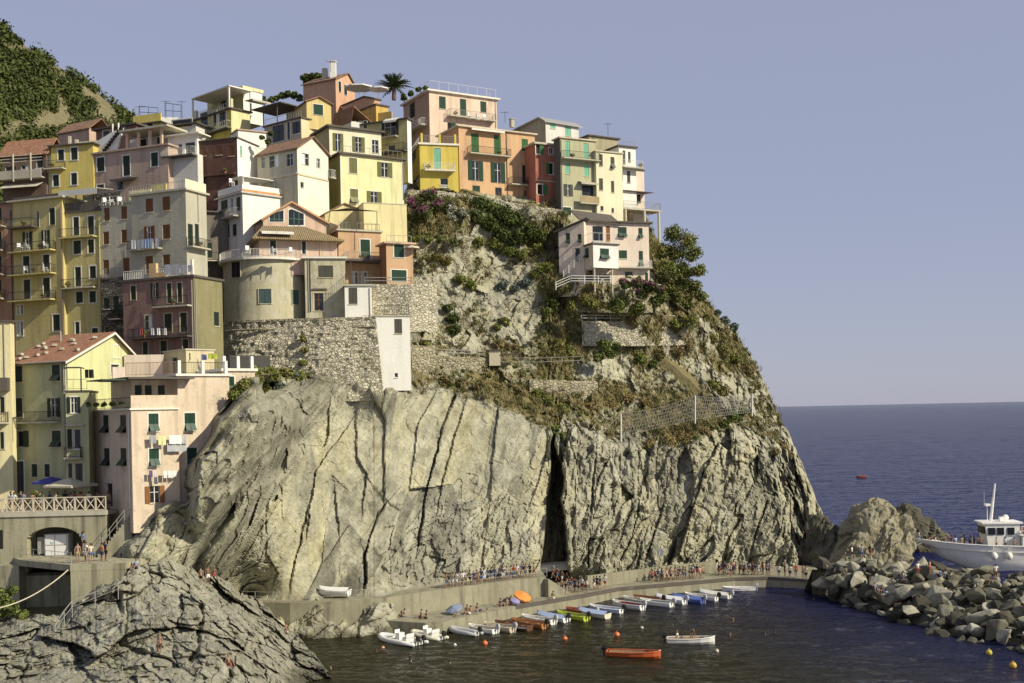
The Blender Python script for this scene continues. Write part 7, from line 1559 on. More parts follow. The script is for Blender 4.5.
bush('ivy patch at the far left under the terrace wall', [(2, 596, 10), (10, 608, 10), (-4, 612, 12), (22, 616, 8), (14, 590, 5)], LEAF, 'ivy', 'ivy', D=100.6)
bush('agave plants on the slope below the creeper', [(525, 283, 6), (515, 289, 5), (503, 285, 5)], AGAVE, 'agave', 'agave', dD=-.5, leaf=.26)
bush('dark hedge behind the orange pink skyline house', [(306, 79, 6), (314, 76, 6), (322, 77, 5)], LEAFD, 'hedge', 'hedge', D=184, leaf=.2)
bush('reed hedge on the skyline between pergola house and orange pink house', [(x, 97-3*math.sin(x*.9), 4.5) for x in range(264, 303, 6)], LEAFD, 'hedge', 'hedge', D=182, leaf=.2, k=6)
bush('roof garden plants beside the palm', [(404, 97, 4), (411, 93, 4), (419, 90, 4), (426, 88, 3)], LEAFD, 'roof_plant', 'plant', D=181, leaf=.16, k=5)
bush('potted plants on the left terrace of the pink corner house', [(88, 405, 3), (96, 404, 3.4), (104, 404.5, 3), (112, 404, 3.5), (121, 403.5, 3.5)], LEAF, 'potted_plants', 'plant', D=107.5, leaf=.10, k=5, n=60, stem=False)
bush('yellow green potted plants behind the crossed railing', [(35, 493, 3.5), (42, 496, 3), (59, 497, 2.5)], LEAFY, 'potted_plants', 'plant', D=107.2, leaf=.09, k=4, n=50, stem=False)
bush('climbing plant on the white wall beside the brown red house', [(268, 141, 4), (262, 137, 3.5), (271, 134, 3.5)], LEAFD, 'climber', 'plant', D=153, leaf=.14, k=5)
for lab, sp, mt in (('green shrub at the foot of the creeper scrub', [(545, 268, 8), (535, 275, 6)], LEAFY), ('green bush beside the stair fence of the promontory house', [(552, 302, 8), (545, 312, 7)], LEAF), ('olive bush under the left end of the terrace wall', [(570, 352, 8), (558, 344, 7)], LEAFY), ('green bush beneath the right end of the terrace wall', [(640, 360, 8), (652, 364, 7)], LEAF),
                    ('yellow green bush on the slope above the right net post', [(712, 385, 8), (722, 392, 7)], LEAFY), ('small bush in the middle of the pale rock slope', [(505, 322, 6), (498, 328, 5)], LEAFY), ('bush left of the agaves on the slope', [(470, 285, 8), (460, 280, 7)], LEAFY), ('bush under the green trellis', [(446, 262, 7), (436, 258, 6)], LEAFY), ('bush directly above the long low wall', [(500, 345, 8), (514, 349, 7)], DRYL),
                    ('bush in the corner of the tall rubble wall', [(425, 345, 7), (431, 352, 6)], LEAFY), ('bush below the tree on the cliff edge', [(690, 322, 10), (704, 318, 8), (676, 325, 8)], LEAFY), ('dense bush behind the garden bushes', [(668, 290, 9), (676, 300, 9)], LEAF), ('scrub along the skyline under the tree', [(712, 340, 8), (722, 350, 8), (735, 358, 7)], LEAFY), ('dark scrub on the skyline above the net', [(748, 372, 7), (756, 386, 7), (762, 398, 6)], DRYL), ('small green bush at the top of the black cleft', [(556, 428, 6), (562, 436, 5)], LEAF)):
    bush(lab, sp, mt, dD=-.5)
q = on_cliff(493, 366)+Vector((0, -.6, 0)); e = empty('garden_shed', q, 'small white shed with dark lean-to on the long low wall', 'shed'); m = MB(); m.box(q+Vector((.4, 0, 1.0)), (1.5, 1.4, 2.0)); m.build('wall', TRIMC, e); m = MB(); m.box(q+Vector((.4, 0, 2.1)), (1.9, 1.8, .14)); m.build('roof', SLABD, e); m = MB(); m.box(q+Vector((2.6, 0, 1.5)), (2.8, 1.6, .12)); m.box(q+Vector((3.9, -.6, .75)), (.1, .1, 1.5)); m.box(q+Vector((1.35, -.6, .75)), (.1, .1, 1.5)); m.build('lean_to', SLABD, e)
def big_tree():
    b = on_cliff(676, 308); e = empty('tree', b, 'big green tree on the cliff edge right of the promontory house', 'tree'); D = 171; bl = []
    crown = [(671, 233, 10), (685, 240, 11), (662, 252, 10), (676, 252, 11), (692, 254, 9), (668, 268, 12), (684, 270, 12), (697, 270, 8), (660, 282, 10), (676, 287, 12), (692, 288, 11), (701, 296, 7), (664, 298, 9), (684, 302, 9)]
    for x, y, r in crown: q = P(x, y, D+rng.normal()*1.2); bl += sub_blobs(q, r/F*D*1.1, 12, .75)
    blob_foliage(bl, 105, .17, leafmat('tree_leaf', (.04, .06, .015), (.25, .275, .075), (.20, .17, .055)), 'crown', e, b)
    m = MB(); top = P(680, 262, D); m.tube([b-Vector((0, 0, .8)), b.lerp(top, .5)+Vector((.3, 0, 0)), top], [.32, .24, .1], 7)
    for x, y in ((668, 245), (690, 258), (664, 278), (694, 285), (684, 242)): q = P(x, y, D); m.tube([b.lerp(top, .45), b.lerp(q, .75), q], [.16, .1, .04], 5)
    m.build('trunk', BARK, e)
big_tree()
def palm():
    b = P(394, 100, 178); t = P(394, 87, 178); e = empty('palm_tree', b, 'palm tree on the skyline left of the large pink house', 'palm'); m = MB(); m.tube([b, t], [.35, .3], 8); m.build('trunk', BARK, e)
    V = []; rr = random.Random(2)
    for i in range(46):
        a = i*2.399; el = rr.uniform(-.2, 1.2); L = rr.uniform(2.5, 3.5); d = Vector((math.cos(a)*math.cos(el), math.sin(a)*math.cos(el), math.sin(el))); s = d.cross(Vector((0, 0, 1))).normalized()
        c = [t+d*(L*k/7)+Vector((0, 0, -.10*(L*k/7)**2)) for k in range(8)]
        for k in range(1, 8):
            for sg in (-1, 1):
                w = .55*math.sin(math.pi*(k/7.6)**.8)+.12; p0, p1 = c[k-1], c[k]; tip = p1+s*sg*w+d*.28+Vector((0, 0, -.15)); V += [p0, p1, tip, (p0+tip)/2+Vector((0, 0, -.02))]
    V = np.array([tuple(v) for v in V]); o = np_mesh('fronds', V, np.arange(len(V)).reshape(-1, 4)[:, [0, 1, 2, 3]], leafmat('palm_leaf', (.025, .045, .012), (.09, .12, .035)), off=tuple(b), fattrs={'tint': rng.random(len(V)//4)}); o.parent = e; o.location = (0, 0, 0)
palm()
def ground_cover():
    Vf = cliffV.reshape(-1, 3); vg = cliffVeg.ravel(); X, Y = cliffPX.ravel(), cliffPY.ravel(); N = grid_normals(cliffV).reshape(-1, 3)
    ok = np.where((vg > .3) & (Y > 196) & (X > 405))[0]; k = rng.choice(ok, 6500); k = k[rng.random(len(k)) < np.clip(vg[k]*1.25, 0, 1)]
    # dry tufts of blades
    nb = 9; idx = np.repeat(k, nb); m = len(idx); base = Vf[idx]+rng.normal(size=(m, 3))*np.array([.28, .2, .06]); h = (.2+.42*rng.random(m))
    d = np.stack([rng.normal(size=m)*.45, rng.normal(size=m)*.3-.35, np.ones(m)], 1); d /= np.linalg.norm(d, axis=1, keepdims=True); s = np.cross(d, rng.normal(size=(m, 3))); s /= np.linalg.norm(s, axis=1, keepdims=True); w = .035+.03*rng.random(m)
    V = np.stack([base-s*w[:, None]-d*.1, base+s*w[:, None]-d*.1, base+d*h[:, None]+s*w[:, None]*.4, base+d*h[:, None]-s*w[:, None]*.4], 1).reshape(-1, 3)
    tint = np.clip(np.repeat(rng.random(len(k)), nb)*.6+rng.random(m)*.4, 0, 1)
    o = np_mesh('dry_grass', V, np.arange(4*m).reshape(m, 4), leafmat('grass_blades', (.11, .10, .04), (.38, .31, .15), (.15, .16, .05)), fattrs={'tint': tint}); tag(o, 'dry yellow grass tufts over the headland slopes', 'grass', kind='stuff')
    k = rng.choice(ok, 1150); patch = fbm(Vf[k]*.11, 3, 71); k = k[(patch > -.12)]; cen = Vf[k]+N[k]*.15; rad = .3+.55*rng.random(len(k))**2
    V, Q, tint = foliage_arrays(cen, rad, 60, .13, rng); o = np_mesh('undergrowth', V, Q, leafmat('undergrowth_leaf', (.035, .05, .014), (.19, .20, .065), (.15, .125, .05)), fattrs={'tint': tint}); tag(o, 'low green and brown undergrowth on the headland slopes', 'undergrowth', kind='stuff')
ground_cover()

# ================================================================ PEOPLE
def skin_mesh(J, E, name, sub=1):
    me = bpy.data.meshes.new(name); nm = list(J); me.from_pydata([J[k][:3] for k in nm], [(nm.index(a), nm.index(b)) for a, b in E], []); o = bpy.data.objects.new(name, me); COL.objects.link(o)
    o.modifiers.new('s', 'SKIN'); sv = me.skin_vertices
    if not sv: bpy.context.view_layer.objects.active = o; bpy.ops.mesh.customdata_skin_add() if False else None
    for i, k in enumerate(nm): me.skin_vertices[0].data[i].radius = (J[k][3], J[k][3]*(.8 if k in ('chest', 'spine', 'pelvis') else 1)); me.skin_vertices[0].data[i].use_root = (k == nm[0])
    sb = o.modifiers.new('u', 'SUBSURF'); sb.levels = sub; sb.render_levels = sub
    dg = bpy.context.evaluated_depsgraph_get(); r = bpy.data.meshes.new_from_object(o.evaluated_get(dg)); bpy.data.objects.remove(o); bpy.data.meshes.remove(me); r.name = name
    r.polygons.foreach_set('use_smooth', [True]*len(r.polygons)); return r
def base_pose():
    J = {'pelvis': (0, 0, .93, .125), 'spine': (0, 0, 1.12, .115), 'chest': (0, 0, 1.32, .14), 'neck': (0, 0, 1.47, .055), 'jaw': (0, -.015, 1.55, .078), 'head': (0, -.005, 1.66, .088)}
    for s, n in ((1, 'r'), (-1, 'l')):
        J.update({'sho'+n: (.175*s, 0, 1.41, .06), 'elb'+n: (.235*s, .03, 1.13, .043), 'wri'+n: (.25*s, -.04, .89, .03), 'han'+n: (.25*s, -.07, .80, .036), 'fin'+n: (.245*s, -.085, .74, .02), 'hip'+n: (.095*s, 0, .86, .085), 'kne'+n: (.10*s, -.02, .48, .058), 'ank'+n: (.10*s, .03, .09, .04), 'toe'+n: (.115*s, -.13, .035, .033)})
    return J
BE = [('pelvis', 'spine'), ('spine', 'chest'), ('chest', 'neck'), ('neck', 'jaw'), ('jaw', 'head')]
for n in 'rl': BE += [('chest', 'sho'+n), ('sho'+n, 'elb'+n), ('elb'+n, 'wri'+n), ('wri'+n, 'han'+n), ('han'+n, 'fin'+n), ('pelvis', 'hip'+n), ('hip'+n, 'kne'+n), ('kne'+n, 'ank'+n), ('ank'+n, 'toe'+n)]
def setj(J, **k):
    for a, v in k.items(): J[a] = (*v, J[a][3])
    return J
POSES = {}
POSES['standing'] = base_pose()
POSES['walking'] = setj(base_pose(), kner=(.09, -.20, .50), ankr=(.09, -.26, .09), toer=(.10, -.42, .05), knel=(-.09, .08, .48), ankl=(-.09, .33, .13), toel=(-.10, .22, .03), elbr=(.25, .14, 1.14), wrir=(.24, .10, .92), hanr=(.24, .06, .84), finr=(.24, .04, .79), elbl=(-.24, -.06, 1.12), wril=(-.22, -.24, .98), hanl=(-.21, -.31, .95), finl=(-.21, -.36, .94))
POSES['hand on hip'] = setj(base_pose(), elbr=(.36, .06, 1.16), wrir=(.22, -.02, 1.02), hanr=(.17, -.06, .98), finr=(.14, -.09, .96), kner=(.13, -.06, .48), ankr=(.15, .0, .09), toer=(.19, -.15, .035))
sit = base_pose()
for k in list(sit): x, y, z, r = sit[k]; sit[k] = (x, y+.10*max(0, z-.9), z-.78, r)
POSES['sitting'] = setj(sit, kner=(.13, -.40, .42), ankr=(.13, -.62, .07), toer=(.14, -.78, .04), knel=(-.13, -.42, .38), ankl=(-.13, -.66, .07), toel=(-.14, -.82, .04), hipr=(.10, -.04, .12), hipl=(-.10, -.04, .12), elbr=(.27, .02, .38), wrir=(.20, -.22, .40), hanr=(.16, -.32, .43), finr=(.14, -.38, .42), elbl=(-.27, .12, .36), wril=(-.28, .24, .14), hanl=(-.28, .28, .05), finl=(-.28, .33, .03))
lie = base_pose()
for k in list(lie): x, y, z, r = lie[k]; lie[k] = (x, (z-.93), .12+.04*(z > 1.4)-.0*y, r)
lie = setj(lie, kner=(.12, -.42, .26), ankr=(.12, -.72, .06), toer=(.13, -.86, .12))
POSES['lying'] = setj(lie, elbl=(-.40, .42, .10), wril=(-.30, .66, .12), hanl=(-.2, .72, .16), finl=(-.14, .74, .18))
bend = base_pose()
for k in list(bend):
    x, y, z, r = bend[k]
    if z > .95 or k[:3] in ('elb', 'wri', 'han', 'fin', 'sho'):
        dz = z-.93; bend[k] = (x, y-.93*dz*1.0, .93+dz*.42, r)
POSES['bending'] = setj(bend, elbr=(.24, -.42, .85), wrir=(.22, -.50, .62), hanr=(.22, -.52, .53), finr=(.22, -.54, .47), elbl=(-.24, -.42, .85), wril=(-.22, -.52, .62), hanl=(-.22, -.54, .53), finl=(-.22, -.56, .47))
sw = {k: (v[0], v[1]-.35*(1.47-v[2])*.3, v[2]-1.47, v[3]) for k, v in base_pose().items() if k[:3] in ('spi', 'che', 'nec', 'jaw', 'hea', 'sho', 'elb', 'wri', 'han', 'fin')}
POSES['swimming'] = setj(sw, elbr=(.34, -.22, -.10), wrir=(.26, -.42, -.04), hanr=(.20, -.50, -.02), finr=(.15, -.55, -.02), elbl=(-.34, -.22, -.12), wril=(-.26, -.42, -.08), hanl=(-.20, -.50, -.07), finl=(-.15, -.55, -.07))
PM = {}
for nm, J in POSES.items():
    E = [(a, b) for a, b in BE if a in J and b in J]; root = 'pelvis' if 'pelvis' in J else 'spine'; JJ = {root: J[root]}; JJ.update(J)
    body = skin_mesh(JJ, E, 'person_body')
    def grow(keys, edges, g, nm_):
        K = {k: (J[k][0], J[k][1], J[k][2], J[k][3]+g) for k in keys}; return skin_mesh(K, edges, nm_)
    def mid(a, b, t, g):
        A, B = J[a], J[b]; return tuple(A[i]+(B[i]-A[i])*t for i in range(3))+((A[3]+(B[3]-A[3])*t)+g,)
    hd, jw = J['head'], J['jaw']; up = Vector(hd[:3])-Vector(jw[:3]); up.normalize(); hb = MB(); hc = Vector(hd[:3])+up*.012+Vector((0, .018, 0)); hb.ball(hc, .108, 8, 6); hm = bpy.data.meshes.new('hair'); hm.from_pydata(hb.v, [], hb.f)
    hm.polygons.foreach_set('use_smooth', [True]*len(hm.polygons)); PM[nm] = {'body': body, 'hair': hm}
    if root == 'pelvis':
        K = {k: (J[k][0], J[k][1], J[k][2], J[k][3]+.022) for k in ('chest', 'spine', 'shor', 'shol')}; K['pv'] = mid('pelvis', 'spine', .25, .03)
        for n in 'rl': K['m'+n] = mid('sho'+n, 'elb'+n, .55, .022)
        PM[nm]['top'] = skin_mesh({k: K[k] for k in ('spine', 'chest', 'shor', 'shol', 'pv', 'mr', 'ml')}, [('spine', 'chest'), ('chest', 'shor'), ('chest', 'shol'), ('spine', 'pv'), ('shor', 'mr'), ('shol', 'ml')], 'top')
        K = {'pelvis': (J['pelvis'][0], J['pelvis'][1], J['pelvis'][2], J['pelvis'][3]+.02)}
        for n in 'rl': K['hip'+n] = (*J['hip'+n][:3], J['hip'+n][3]+.022); K['m'+n] = mid('hip'+n, 'kne'+n, .72, .03)
        PM[nm]['shorts'] = skin_mesh(K, [('pelvis', 'hipr'), ('pelvis', 'hipl'), ('hipr', 'mr'), ('hipl', 'ml')], 'shorts')
SKINS = [solid('skin_%d' % i, c, .55, .05) for i, c in enumerate([(.30, .19, .135), (.25, .145, .095), (.36, .24, .175), (.20, .11, .07)])]
HAIRS = [solid('hair_%d' % i, c, .7, .1) for i, c in enumerate([(.02, .015, .01), (.06, .03, .015), (.20, .12, .05), (.015, .012, .01)])]
CLO = {'black': (.015, .015, .017), 'white': (.72, .71, .68), 'navy': (.02, .03, .09), 'red': (.36, .05, .04), 'grey': (.25, .25, .26), 'blue': (.08, .15, .32), 'orange': (.50, .20, .06), 'pale blue': (.35, .47, .62), 'dark green': (.03, .09, .05), 'pink': (.62, .30, .32), 'khaki': (.30, .25, .14), 'brown': (.14, .08, .04), 'cream': (.60, .54, .40), 'purple': (.16, .07, .25)}
def clo(n): return solid('cloth_'+n.replace(' ', '_'), CLO[n], .85, .15, 2.0)
rp = random.Random(12); used_lab = set()
def person(pos_, pose, place, rz=0.0, top=None, bot=None, group=None, sc=1.0, force=None):
    """one figure; its body is the top-level mesh, hair and clothes are its children"""
    for _ in range(60):
        t = (top or None) if top is not None else rp.choice(list(CLO)+['black']*5+['white']*4+['navy']*3+['grey']*3+['khaki', 'brown']+[None]*3); b = bot if bot is not None else rp.choice(['black', 'navy', 'khaki', 'white', 'red', 'blue', 'grey', 'brown'])
        verb = pose if pose != 'hand on hip' else 'posing'
        if pose == 'swimming': lab = force or f'swimmer with head above water {place}'
        else: lab = force or (f'person in {t} top and {b} shorts {verb} {place}' if t else f'bare chested person in {b} shorts {verb} {place}')
        if lab not in used_lab or force: break
    if len(lab.split()) > 16: print('LONG', lab)
    used_lab.add(lab); M = PM[pose]; o = bpy.data.objects.new('person', M['body'])
    if not M['body'].materials: M['body'].materials.append(None)
    COL.objects.link(o); o.material_slots[0].link = 'OBJECT'; o.material_slots[0].material = rp.choice(SKINS); o.location = pos_; o.rotation_euler = (0, 0, rz); s = sc*rp.uniform(.95, 1.04); o.scale = (s, s, s); tag(o, lab, 'person', group)
    parts = [('hair', rp.choice(HAIRS))]
    if 'shorts' in M: parts.append(('shorts', clo(b)))
    if 'top' in M and t: parts.append(('top', clo(t)))
    for k, mt in parts:
        me = M[k]
        if not me.materials: me.materials.append(None)
        c = bpy.data.objects.new({'hair': 'hair', 'top': 'shirt', 'shorts': 'shorts'}[k], me); COL.objects.link(c); c.material_slots[0].link = 'OBJECT'; c.material_slots[0].material = mt; c.parent = o
    return o
bpy.context.view_layer.update(); _dg = bpy.context.evaluated_depsgraph_get()
def cast(px, py):
    """first solid point seen from the shore station"""
    ok, loc, nrm, idx, ob, mt = S.ray_cast(_dg, Vector((0, 0, CZ)), Vector(ray(px, py)).normalized())
    return loc if ok else P(px, py, 150)
def rnd_rz(): return rp.uniform(-math.pi, math.pi)
# upper path below the smooth cliff
for x, y in ((446.5, 588.4), (453, 587.4), (456.5, 587), (461, 586), (465.5, 585.5), (470, 585), (477, 584.5), (481.5, 583.8), (488, 582), (491.5, 581.8), (500, 581), (503, 580.8), (511, 579.6), (517, 578.8), (522, 578), (526, 577.6), (530, 577.4), (534, 577), (449, 588), (459, 586.5), (463, 586), (474, 585), (484, 583), (495, 581.5), (507, 580.2), (514, 579.2), (524, 577.8)):
    person(G(x, y, PT), rp.choice(['standing', 'walking', 'walking', 'hand on hip']), 'on the upper harbour path', rnd_rz(), group='people on the upper path')
q0, q1 = G(549, 578, PT), G(573, 593, DK)
for k in (.12, .3, .5, .7, .9): q = q0.lerp(q1, k)+Vector((.2, 1.6, 0)); person(q, 'walking', 'on the steps down to the quay', -1.0, group='people on the quay steps')
for x, y in ((558, 595), (562, 593), (566, 595), (570, 593.4), (575, 592.5), (579, 593), (582, 591.4), (587, 592), (594, 590.6), (597, 589.4), (600, 590), (605, 588.8)):
    person(G(x, y, DK), rp.choice(['standing', 'walking', 'hand on hip']), 'on the quay near the steps', rnd_rz(), group='people on the quay')
for i in range(58):
    x = 651+i*2.1+rp.uniform(-1.4, 1.4)
    if 704 < x < 719: continue
    y0 = np.interp(x, [650, 690, 735, 770], [584, 580.5, 577, 576]); person(G(x, y0-rp.uniform(.2, 4.2), DK), rp.choice(['standing', 'standing', 'walking', 'hand on hip']), 'in the far quay crowd' if x > 720 else 'in the middle quay crowd', rnd_rz(), group='crowd on the quay')
for x, y in ((779, 577), (785, 576.5), (790, 578), (796, 577), (803, 578), (806, 580)): person(G(x, y, DK), 'standing', 'in shade at the quay end', rnd_rz(), group='people in the shade')
# bathers on the lower ledge
for x, y, ps in ((421, 618, 'sitting'), (426, 619, 'sitting'), (457, 616, 'lying'), (467, 613.5, 'sitting'), (470, 614.5, 'sitting'), (477, 612, 'sitting'), (481, 611, 'lying'), (500, 606.5, 'sitting'), (503, 606, 'lying'), (507, 605.5, 'sitting'), (511, 604.5, 'sitting'), (553, 599, 'sitting'), (404, 617, 'sitting')):
    person(G(x, y, DK), ps, 'on the bathing ledge', -.7+rp.uniform(-.5, .5), rp.choice(['', '', None]), None, group='bathers on the ledge')
# terrace bar
for x, y in ((3, 513), (8, 511), (17, 512), (21, 511), (25, 512.2), (47, 512), (52, 511), (61, 512), (72, 511.6), (82, 511.5), (88, 511), (100, 511), (108, 511), (5, 511), (12, 511), (29, 511), (34, 511.5), (39, 511), (57, 511), (67, 511), (77, 511), (94, 511), (104, 511)):
    q = G(x, y, ZT)+Vector((0, rp.uniform(.5, 2.6), 0)); q.z = ZT; person(q, rp.choice(['standing', 'hand on hip', 'standing']), 'behind the crossed terrace railing', rnd_rz(), group='people on the terrace')
for x, y, t, b in ((78, 563, '', 'khaki'), (86, 562, 'white', 'white'), (91, 562, 'cream', 'blue'), (102, 561.5, 'orange', 'navy'), (106, 561, 'navy', 'black'), (84, 556, 'blue', 'black'), (90, 553, 'red', 'black')):
    q = G(x, y, ZP); q.z = ZP+(.0 if y > 558 else .6); person(q, 'standing', 'on the stone landing platform', rnd_rz(), t, b, group='people on the platform')
# rocks in the foreground
for x, y, ps, t, b, pl_ in ((201, 585, 'standing', '', 'black', 'under the tilted rock slab'), (208, 584, 'standing', '', 'white', 'under the tilted rock slab'), (214.5, 584, 'standing', '', 'red', 'under the tilted rock slab'), (160, 655, 'standing', '', 'brown', 'on the foreground rocks'), (286, 632, 'sitting', '', 'cream' if 0 else 'white', 'on the dark rock edge above the water'), (229, 666, 'sitting', '', 'red', 'low on the foreground rocks'), (300, 652, 'sitting', '', 'khaki', 'low on the dark rocks'), (136, 569, 'sitting', 'pale blue', 'navy', 'on the rocks beside the platform')):
    q = cast(x, y); person(q, ps, pl_, rp.uniform(-.8, .8), t, b, group='people on the shore rocks')
q = G(243, 600, PT)+Vector((0, .5, 0)); q.z = PT; person(q, 'standing', 'at the left end of the path railing', .4, '', 'black', force='bare chested person in black shorts at the left end of the upper path')
# breakwater and stack
for x, y, z, ps in ((852, 556, 5.2, 'standing'), (862, 556, 5.0, 'standing'), (870, 554, 5.4, 'standing'), (875, 588, 4.6, 'sitting'), (882, 590, 4.4, 'sitting'), (900, 577, 5.2, 'sitting'), (907, 576, 5.4, 'sitting'), (918, 573, 5.6, 'standing'), (930, 572, 5.6, 'standing'), (940, 574, 5.4, 'sitting'), (945, 575, 5.4, 'sitting'), (992, 580, 5.4, 'sitting'), (996, 577, 5.6, 'standing'), (815, 586, 3.4, 'sitting'), (895, 600, 3.6, 'sitting'), (886, 594, 4.4, 'sitting')):
    q = cast(x, y+3); person(q, ps, 'on the breakwater' if x > 880 else 'below the rock stack', rnd_rz(), group='people on the breakwater')
# ferry passengers
for i, (x, y) in enumerate(((2.0, .4), (3.6, -.2), (4.3, 1.0), (5.0, -1.2), (6.2, -.3), (6.9, 1.2), (7.5, .6), (8.2, -.8), (1.6, -.3), (2.6, .2), (3.2, -.7), (4.0, .5), (4.6, -.6), (5.3, .3), (5.9, -1.0), (6.6, .4), (7.2, -1.2), (7.8, -.2), (8.3, -1.6), (10.2, -2.4), (11.4, -2.5), (12.6, -2.5))):
    person(ferry_pt(x, y, 3.1), 'standing', 'on the bow deck of the ferry', rnd_rz(), group='ferry passengers')
for x, y in ((14.6, -1.8), (16, -1.2), (17.4, -1.8), (19, -1.4)): person(ferry_pt(x, y, 5.2), 'standing', 'on the upper deck of the ferry', rnd_rz(), group='ferry passengers')
for k in (.05, .5): person(ferry_pt(.4-2.6*k, 0-.4*k, 4.0-1.4*k), 'walking', 'on the ferry gangway', 1.5, group='ferry passengers')
# swimmers
for i, (x, y, pl_) in enumerate(((410, 656, 'below the large inflatable, the upper of two'), (411, 662, 'below the large inflatable, the lower of two'), (450, 664, 'in open harbour water below the cream inflatable'), (733, 621, 'left of the pair of swimmers, nearest the quay'), (730, 636, 'directly right of the white drifting boat'), (765, 635, 'right of a close pair, lower one'), (775, 633, 'right of a close pair, upper one'), (767, 619, 'alone off the dark end of the quay'), (814, 600, 'beside the boulders at the quay end'), (376, 652, 'at the far left of the harbour near the rocks'), (331, 670, 'touching the foreground rocks'))):
    person(G(x, y, SEA), 'swimming', pl_, rnd_rz(), group='swimmers', sc=1.15, force=f'swimmer {pl_}')
w = drift_white; c = w.matrix_world if 0 else None
person(Vector(w.location)+Vector((.1, .25, .18)), 'bending', 'over the side of the white drifting boat', .15, '', 'brown', force='bare chested man bending over the side of the white drifting boat')
person(Vector(w.location)+Vector((-1.3, .1, .30)), 'sitting', 'at the stern of the white drifting boat', 1.2, 'cream', 'grey', force='person sitting at the stern of the white drifting boat')

# ================================================================ PARASOLS, WASHING, SMALL THINGS
def parasol(base, r, h, col, label, rise=.5, tilt=(0, 0), n=8, valance=.18, cat='parasol', group=None):
    e = empty('parasol', base, label, cat, group); t = base+Vector((0, 0, h)); m = MB(); ring = [t+Vector((r*math.cos(2*math.pi*k/n+.39), r*math.sin(2*math.pi*k/n+.39), -rise)) for k in range(n)]
    low = [q+Vector((0, 0, -valance)) for q in ring]; m.add([t]+ring+low, [(0, 1+k, 1+(k+1) % n) for k in range(n)]+[(1+k, 1+n+k, 1+n+(k+1) % n, 1+(k+1) % n) for k in range(n)]); m.build('canopy', solid('cloth_%02x%02x%02x' % tuple(int(c*255) for c in col), col, .85, .1), e)
    m = MB(); m.tube([base, t], .035, 6); m.build('pole', WOOD, e); e.rotation_euler = (tilt[0], tilt[1], 0); return e
q = G(56, 510, ZT)+Vector((0, 1.5, 0)); q.z = ZT; q.x = P(71, 490, q.y).x; parasol(q, 2.5, 3.1, (.55, .50, .36), 'large cream parasol over the terrace bar', .8, n=4)
q = q+Vector((-2.3, 1.0, 0)); parasol(q, 1.8, 3.1, (.05, .06, .28), 'dark blue parasol behind the large cream one', .5, n=4)
q = P(359, 95, 172); parasol(q, 2.2, 1.6, (.72, .71, .66), 'white parasol on the skyline terrace, the larger one', .45); q = P(379, 96, 171); parasol(q, 1.5, 1.5, (.70, .68, .62), 'smaller white parasol on the skyline terrace', .4)
q = P(412, 253, 146.5); parasol(q, 1.0, 1.0, (.66, .58, .46), 'small beige parasol behind the orange tower house', .25)
parasol(G(456, 614, DK), 1.0, 1.1, (.22, .26, .38), 'grey blue parasol on the bathing ledge', .35, (.25, -.3)); parasol(G(520, 602, DK), 1.1, 1.3, (.62, .24, .05), 'orange parasol leaning on the bathing ledge', .4, (.35, .4)); parasol(G(514, 605, DK), .6, .8, (.25, .22, .42), 'violet parasol beside the orange one', .2, (.3, .3))
def cloth(x0, y0, x1, y1, D0, D1, col, label, group, cat='laundry', name='laundry'):
    n, k = 6, 4; A, B = P(x0, y0, D0), P(x1, y0, D1); h = (y1-y0)/F*(D0+D1)/2; V = []; d = B-A; nn = Vector((d.y, -d.x, 0)).normalized()
    for side in (0, .03):
        for j in range(k):
            for i in range(n): V.append(A+d*(i/(n-1))+Vector((0, 0, -h*j/(k-1)))+nn*(.05*math.sin(i*2.1+x0)*(j/(k-1))+side))
    fs = []
    for s in (0, 1):
        for j in range(k-1):
            for i in range(n-1): a = s*n*k+j*n+i; f = (a, a+1, a+1+n, a+n); fs.append(f if s else tuple(reversed(f)))
    m = MB(); m.add(V, fs); o = m.build(name, solid('laundry_%02x%02x%02x' % tuple(int(c*255) for c in col), col, .9, .08), None, off=A); return tag(o, label, cat, group)
LW = (.74, .74, .72)
def dface(h, face, px, py, o=.7):
    f = h.f[face]; u, z = f.uz(px, py); return f.pt(u, z, o).y
def hang(h, face, boxes, where, o=.75):
    for x0, y0, x1, y1, c, nm in boxes: cloth(x0, y0, x1, y1, dface(h, face, x0, y0, o), dface(h, face, x1, y0, o), c, f'{nm} hanging {where}', 'washing hung out to dry')
hang(PH, 'F', [(149.5, 435, 156, 443.5, (.30, .31, .32), 'grey cloth'), (158, 435.5, 166, 445, (.60, .60, .32), 'pale yellow towel'), (169, 435.2, 181.5, 444, LW, 'large white sheet'), (182.5, 434.6, 186.5, 444, (.42, .43, .45), 'narrow grey towel')], 'between the upper window rows of the pink corner house')
hang(PH, 'F', [(167, 443, 186.5, 451.5, (.40, .41, .43), 'wide grey blanket')], 'below the white sheet on the pink corner house', .55)
hang(PH, 'F', [(149, 470.3, 152.2, 477, (.12, .09, .2), 'small purple garment'), (152.8, 470.2, 156.5, 477.5, (.6, .5, .5), 'small pinkish garment'), (163.2, 471, 167, 478, LW, 'first white cloth'), (167.8, 470.8, 171.5, 477.8, LW, 'middle white cloth'), (172.2, 470.6, 176.5, 477.4, LW, 'last white cloth'), (154, 477, 157.2, 484, (.1, .11, .14), 'dark garment')], 'above the brown shuttered window of the pink house')
HS = {o['label']: o for o in COL.objects if o.get('category') == 'house'}
